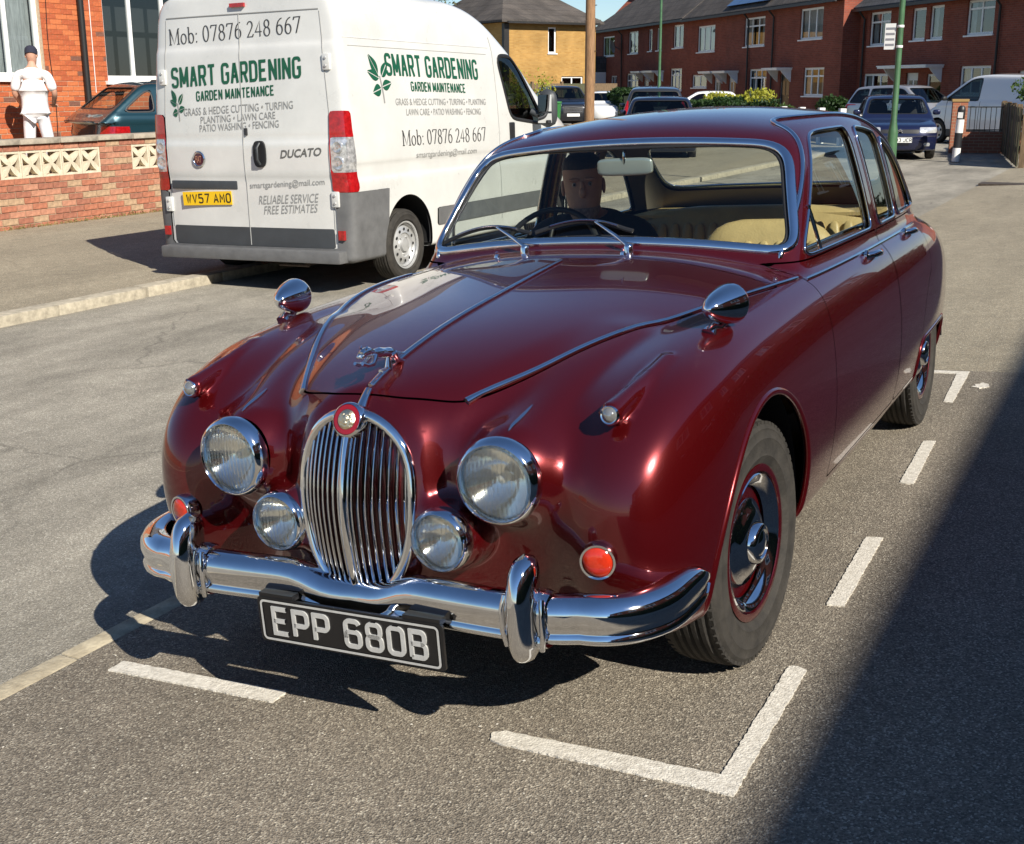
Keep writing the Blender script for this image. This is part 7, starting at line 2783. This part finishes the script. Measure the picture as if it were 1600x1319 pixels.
    # washer jets
    for x in (-0.30, 0.16):
        z = jag_surface(x, 0.615)
        Geo().lathe([(0.011, 0.0), (0.009, 0.008), (0.004, 0.012), (0.006, 0.018), (0.0, 0.022)], 12, Matrix.Translation((x, 0.615, z))).obj("washer_jet", chrome, root)
    # rear bumper and tail lamps, seen from behind only
    rings = []
    for i, a in enumerate(np.linspace(-90, 90, 25)):
        x = 0.68 * math.sin(rad(a))
        y = 3.36 + 0.45 * math.cos(rad(a))**0.6
        n_ = Vector((math.sin(rad(a)), math.cos(rad(a)), 0))
        rings.append([(x - n_.x * o, y - n_.y * o, 0.40 + dz) for o, dz in prof])
    v, f = loft(rings, cap=True, closed=False)
    Geo().add(v, f).obj("rear_bumper", chrome, root, angle=50)
    for s in (1, -1):
        Geo().lathe([(0.04, -.03), (0.04, 0), (0.03, .02), (0, .03)], 16, Matrix.Translation((s * .63, 3.56, .62)) @ Matrix.Rotation(rad(-90), 4, 'X')).obj("tail_lamp", mat("red_lens", (0.5, 0.01, 0.01), 0.15, coat=.6), root)
jag_parts(JAG)

# ---------------------------------------------------------------- cabin
def jag_cabin(root):
    def seat(x, y, w, hb, name):
        st = bpy.data.objects.new(name, None)
        COL.objects.link(st)
        st.parent = root
        rounded_box(Geo(), (x, y, 0.50), (w, 0.27, 0.09)).obj("cushion", cream, st, angle=80)
        M = Matrix.Translation((x, y + 0.26, 0.52)) @ Matrix.Rotation(rad(-14), 4, 'X')
        rounded_box(Geo(), (0, 0, hb / 2), (w, 0.075, hb / 2 + 0.03), 3.6, M=M).obj("backrest", cream, st, angle=80)
        # pleats
        k = int(w * 2 / 0.075)
        for i in range(k):
            xx = -w * .8 + (i + .5) * w * 1.6 / k
            G = Geo()
            rounded_box(G, (xx, -0.074, hb * .52), (w * .78 / k, 0.016, hb * .36), 3.0, 10, M)
            G.obj("pleat", cream, st, angle=80)
    seat(0.36, 1.22, 0.27, 0.52, "passenger_seat")
    seat(-0.36, 1.32, 0.27, 0.50, "driver_seat")
    seat(0.0, 2.18, 0.62, 0.50, "rear_bench")
    # parcel shelf
    Geo().box(-0.58, 0.58, 2.50, 2.93, 0.985, 1.0).obj("parcel_shelf", cream, root, smooth=False)
    # dashboard with walnut face and padded top
    G = Geo()
    rings = []
    for x in np.linspace(-0.64, 0.64, 15):
        y0 = 0.78 + 0.25 * x * x
        rings.append([(x, y0, 0.90), (x, y0, 1.015), (x, y0 + 0.10, 1.022), (x, y0 + 0.20, 1.005), (x, y0 + 0.23, 0.98), (x, y0 + 0.22, 0.86), (x, y0 + 0.20, 0.80)])
    v, f = loft(rings)
    G.add(v, f)
    G.obj("dashboard", walnut, root, angle=40)
    Geo().box(-0.64, 0.64, 0.80, 2.6, 0.28, 0.31).obj("carpet", void, root)
    for s in (1, -1):
        for y0, y1 in ((0.95, 1.76), (1.86, 2.55)):
            Geo().box(s * 0.66 - .012, s * 0.66 + .012, y0, y1, 0.955, 1.0).obj("door_capping", walnut, root, smooth=False, bevel=.006)
            Geo().box(s * 0.67 - .01, s * 0.67 + .01, y0, y1, 0.40, 0.95).obj("door_card", cream, root, smooth=False)
        # pillar linings in wood
        P = [(s * (0.700 - .20 * (z - 1) - .16 * (z - 1)**2 - 0.016), 1.81, z) for z in np.linspace(1.0, 1.38, 8)]
        Geo().tube(P, 0.048, 8, False, True, 0.25, (1, 0, 0)).obj("pillar_lining", walnut, root)
        # quarter light bar
        P = [(s * (float(JWG(y)) - .20 * (z - 1) - .16 * (z - 1)**2 + 0.000), y, z) for y, z in ((1.005, 1.005), (0.995, 1.06), (0.982, 1.12), (0.970, 1.155))]
        Geo().tube(P, 0.007, 8).obj("quarter_light_bar", chrome, root)
    # steering wheel on the right-hand side of the car
    c = Vector((-0.36, 1.13, 0.955))
    M = Matrix.Translation(c) @ Matrix.Rotation(rad(62), 4, 'X')
    ring = [tuple(M @ Vector((0.205 * math.cos(t), 0.205 * math.sin(t), 0))) for t in np.linspace(0, 2 * math.pi, 40, endpoint=False)]
    sw = Geo().tube(ring, 0.011, 10, True, False).obj("steering_wheel", black_trim, root)
    G = Geo()
    for a in (0, 180, 90):
        G.tube([tuple(M @ Vector((0, 0, .02))), tuple(M @ Vector((0.2 * math.cos(rad(a)), 0.2 * math.sin(rad(a)), 0)))], 0.008, 8)
    G.lathe([(0.05, -.02), (0.05, .03), (0.03, .045), (0, .045)], 20, M)
    G.tube([tuple(c), tuple(c + Vector((0, -.28, -.12)))], 0.025, 10)
    G.obj("steering_boss", black_trim, sw, angle=50)
    # interior mirror
    m = Geo()
    Mi = Matrix.Translation((0.0, 1.045, 1.295)) @ Matrix.Rotation(rad(6), 4, 'X')
    rounded_box(m, (0, 0, 0), (0.105, 0.011, 0.031), 5.0, 28, Mi)
    mo = m.obj("interior_mirror", mat("mirror_back", (0.55, 0.60, 0.58), 0.25, metal=0.55), root, angle=70)
    Geo().tube([(0, 1.04, 1.30), (0.004, 1.03, 1.33), (0.0, 1.05, 1.375)], 0.006, 8).obj("mirror_stem", chrome, mo)
    # sun visors
    for s in (1, -1):
        M = Matrix.Translation((s * 0.27, 1.16, 1.352)) @ Matrix.Rotation(rad(8), 4, 'X')
        rounded_box(Geo(), (0, 0.06, 0), (0.19, 0.065, 0.007), 5.0, 24, M).obj("sun_visor", mat("visor_cloth", (0.36, 0.31, 0.24), 0.9), root)
jag_cabin(JAG)
# --- driver at the wheel of the saloon (right-hand drive)
def driver():
    D = thing("person", "person in a black top sitting at the wheel of the maroon saloon", "person", (-0.34, 1.46, 0.0), (0, -CAR_TILT, 0))
    D.location.z = math.tan(CAR_TILT) * -0.33
    # local: faces -y
    J = [((0, .06, .60), (.16, .12)), ((0, .08, .76), (.16, .12)), ((0, .07, .93), (.18, .115)), ((0, .04, 1.04), (.10, .08)), ((0, .01, 1.09), .062), ((0, -.02, 1.13), .058),
         ((-.20, .03, 1.015), .066), ((-.285, -.07, .82), .050), ((-.18, -.26, .90), .036),
         ((.20, .03, 1.015), .066), ((.285, -.07, .82), .050), ((.16, -.27, .92), .036),
         ((-.11, -.08, .60), .085), ((-.14, -.42, .62), .062), ((-.13, -.62, .36), .05), ((.11, -.08, .60), .085), ((.14, -.42, .62), .062), ((.13, -.62, .36), .05)]
    E = [(0, 1), (1, 2), (2, 3), (3, 4), (4, 5), (3, 6), (6, 7), (7, 8), (3, 9), (9, 10), (10, 11), (0, 12), (12, 13), (13, 14), (0, 15), (15, 16), (16, 17)]
    skin_mesh("body", J, E, skin_tone, D)
    Mh = Matrix.Translation((0, -.04, 1.200)) @ Matrix.Rotation(rad(4), 4, 'X') @ Matrix.Rotation(rad(22), 4, 'Z')
    head_geo(Geo(), Mh, 1.02).obj("head", skin_tone, D, angle=80)
    G = Geo()
    rings = [[(.083 * k * math.cos(a), (.104 * k * math.sin(a) + yo), z) for a in np.linspace(0, 2 * math.pi, 24, endpoint=False)] for z, k, yo in ((.030, .90, .030), (.062, .95, .022), (.090, .965, .012), (.112, .86, .008), (.132, .60, .008), (.141, .28, .010))]
    G.add(*loft(rings), Mh)
    G.obj("hair", hair_dark, D, angle=70)
    G = Geo()
    rings = [[((rx + .002) * 1.02 * math.cos(a), ((ry + .003) * .93 * math.sin(a) + yc) * 1.02, z * 1.02) for a in np.linspace(math.pi * 1.02, math.pi * 1.98, 15)]
             for z, rx, ry, yc in ((-.113, .030, .032, -.058), (-.105, .045, .045, -.050), (-.085, .055, .062, -.040), (-.062, .060, .074, -.028))]
    G.add(*loft(rings, cap=False, closed=False), Mh)
    G.obj("beard", stubble, D, angle=80)
    for k in (1, -1):
        e = Geo().lathe([(.0085 * math.sin(t), .0085 * math.cos(t)) for t in np.linspace(math.pi, 0, 8)], 12, Mh @ Matrix.Translation((k * .031, -.080, .026)) @ Matrix.Rotation(rad(90), 4, 'X')).obj("eye", eye_w, D)
        Geo().lathe([(.0042, .0075), (.003, .0086), (0, .0088)], 10, Mh @ Matrix.Translation((k * .031, -.080, .026)) @ Matrix.Rotation(rad(90), 4, 'X')).obj("iris", eye_d, e)
    J = [((0, .06, .60), (.185, .145)), ((0, .08, .76), (.185, .145)), ((0, .07, .93), (.205, .135)), ((0, .04, 1.04), (.135, .10)), ((0, .015, 1.085), .078),
         ((-.205, .03, 1.01), .084), ((-.28, -.05, .85), .074), ((.205, .03, 1.01), .084), ((.28, -.05, .85), .074)]
    skin_mesh("top", J, [(0, 1), (1, 2), (2, 3), (3, 4), (3, 5), (5, 6), (3, 7), (7, 8)], black_cotton, D, 1)
    J = [((0, .05, .60), (.18, .13)), ((-.11, -.08, .61), .10), ((-.14, -.42, .63), .078), ((-.13, -.62, .37), .07), ((.11, -.08, .61), .10), ((.14, -.42, .63), .078), ((.13, -.62, .37), .07)]
    skin_mesh("trousers", J, [(0, 1), (1, 2), (2, 3), (0, 4), (4, 5), (5, 6)], black_cotton, D)
    hand(D, Matrix.Translation((-.18, -.26, .90)) @ Matrix.Rotation(rad(-100), 4, 'X'), skin_tone, 50)
    hand(D, Matrix.Translation((.16, -.27, .92)) @ Matrix.Rotation(rad(-100), 4, 'X') @ Matrix.Rotation(math.pi, 4, 'Z'), skin_tone, 50)
driver()
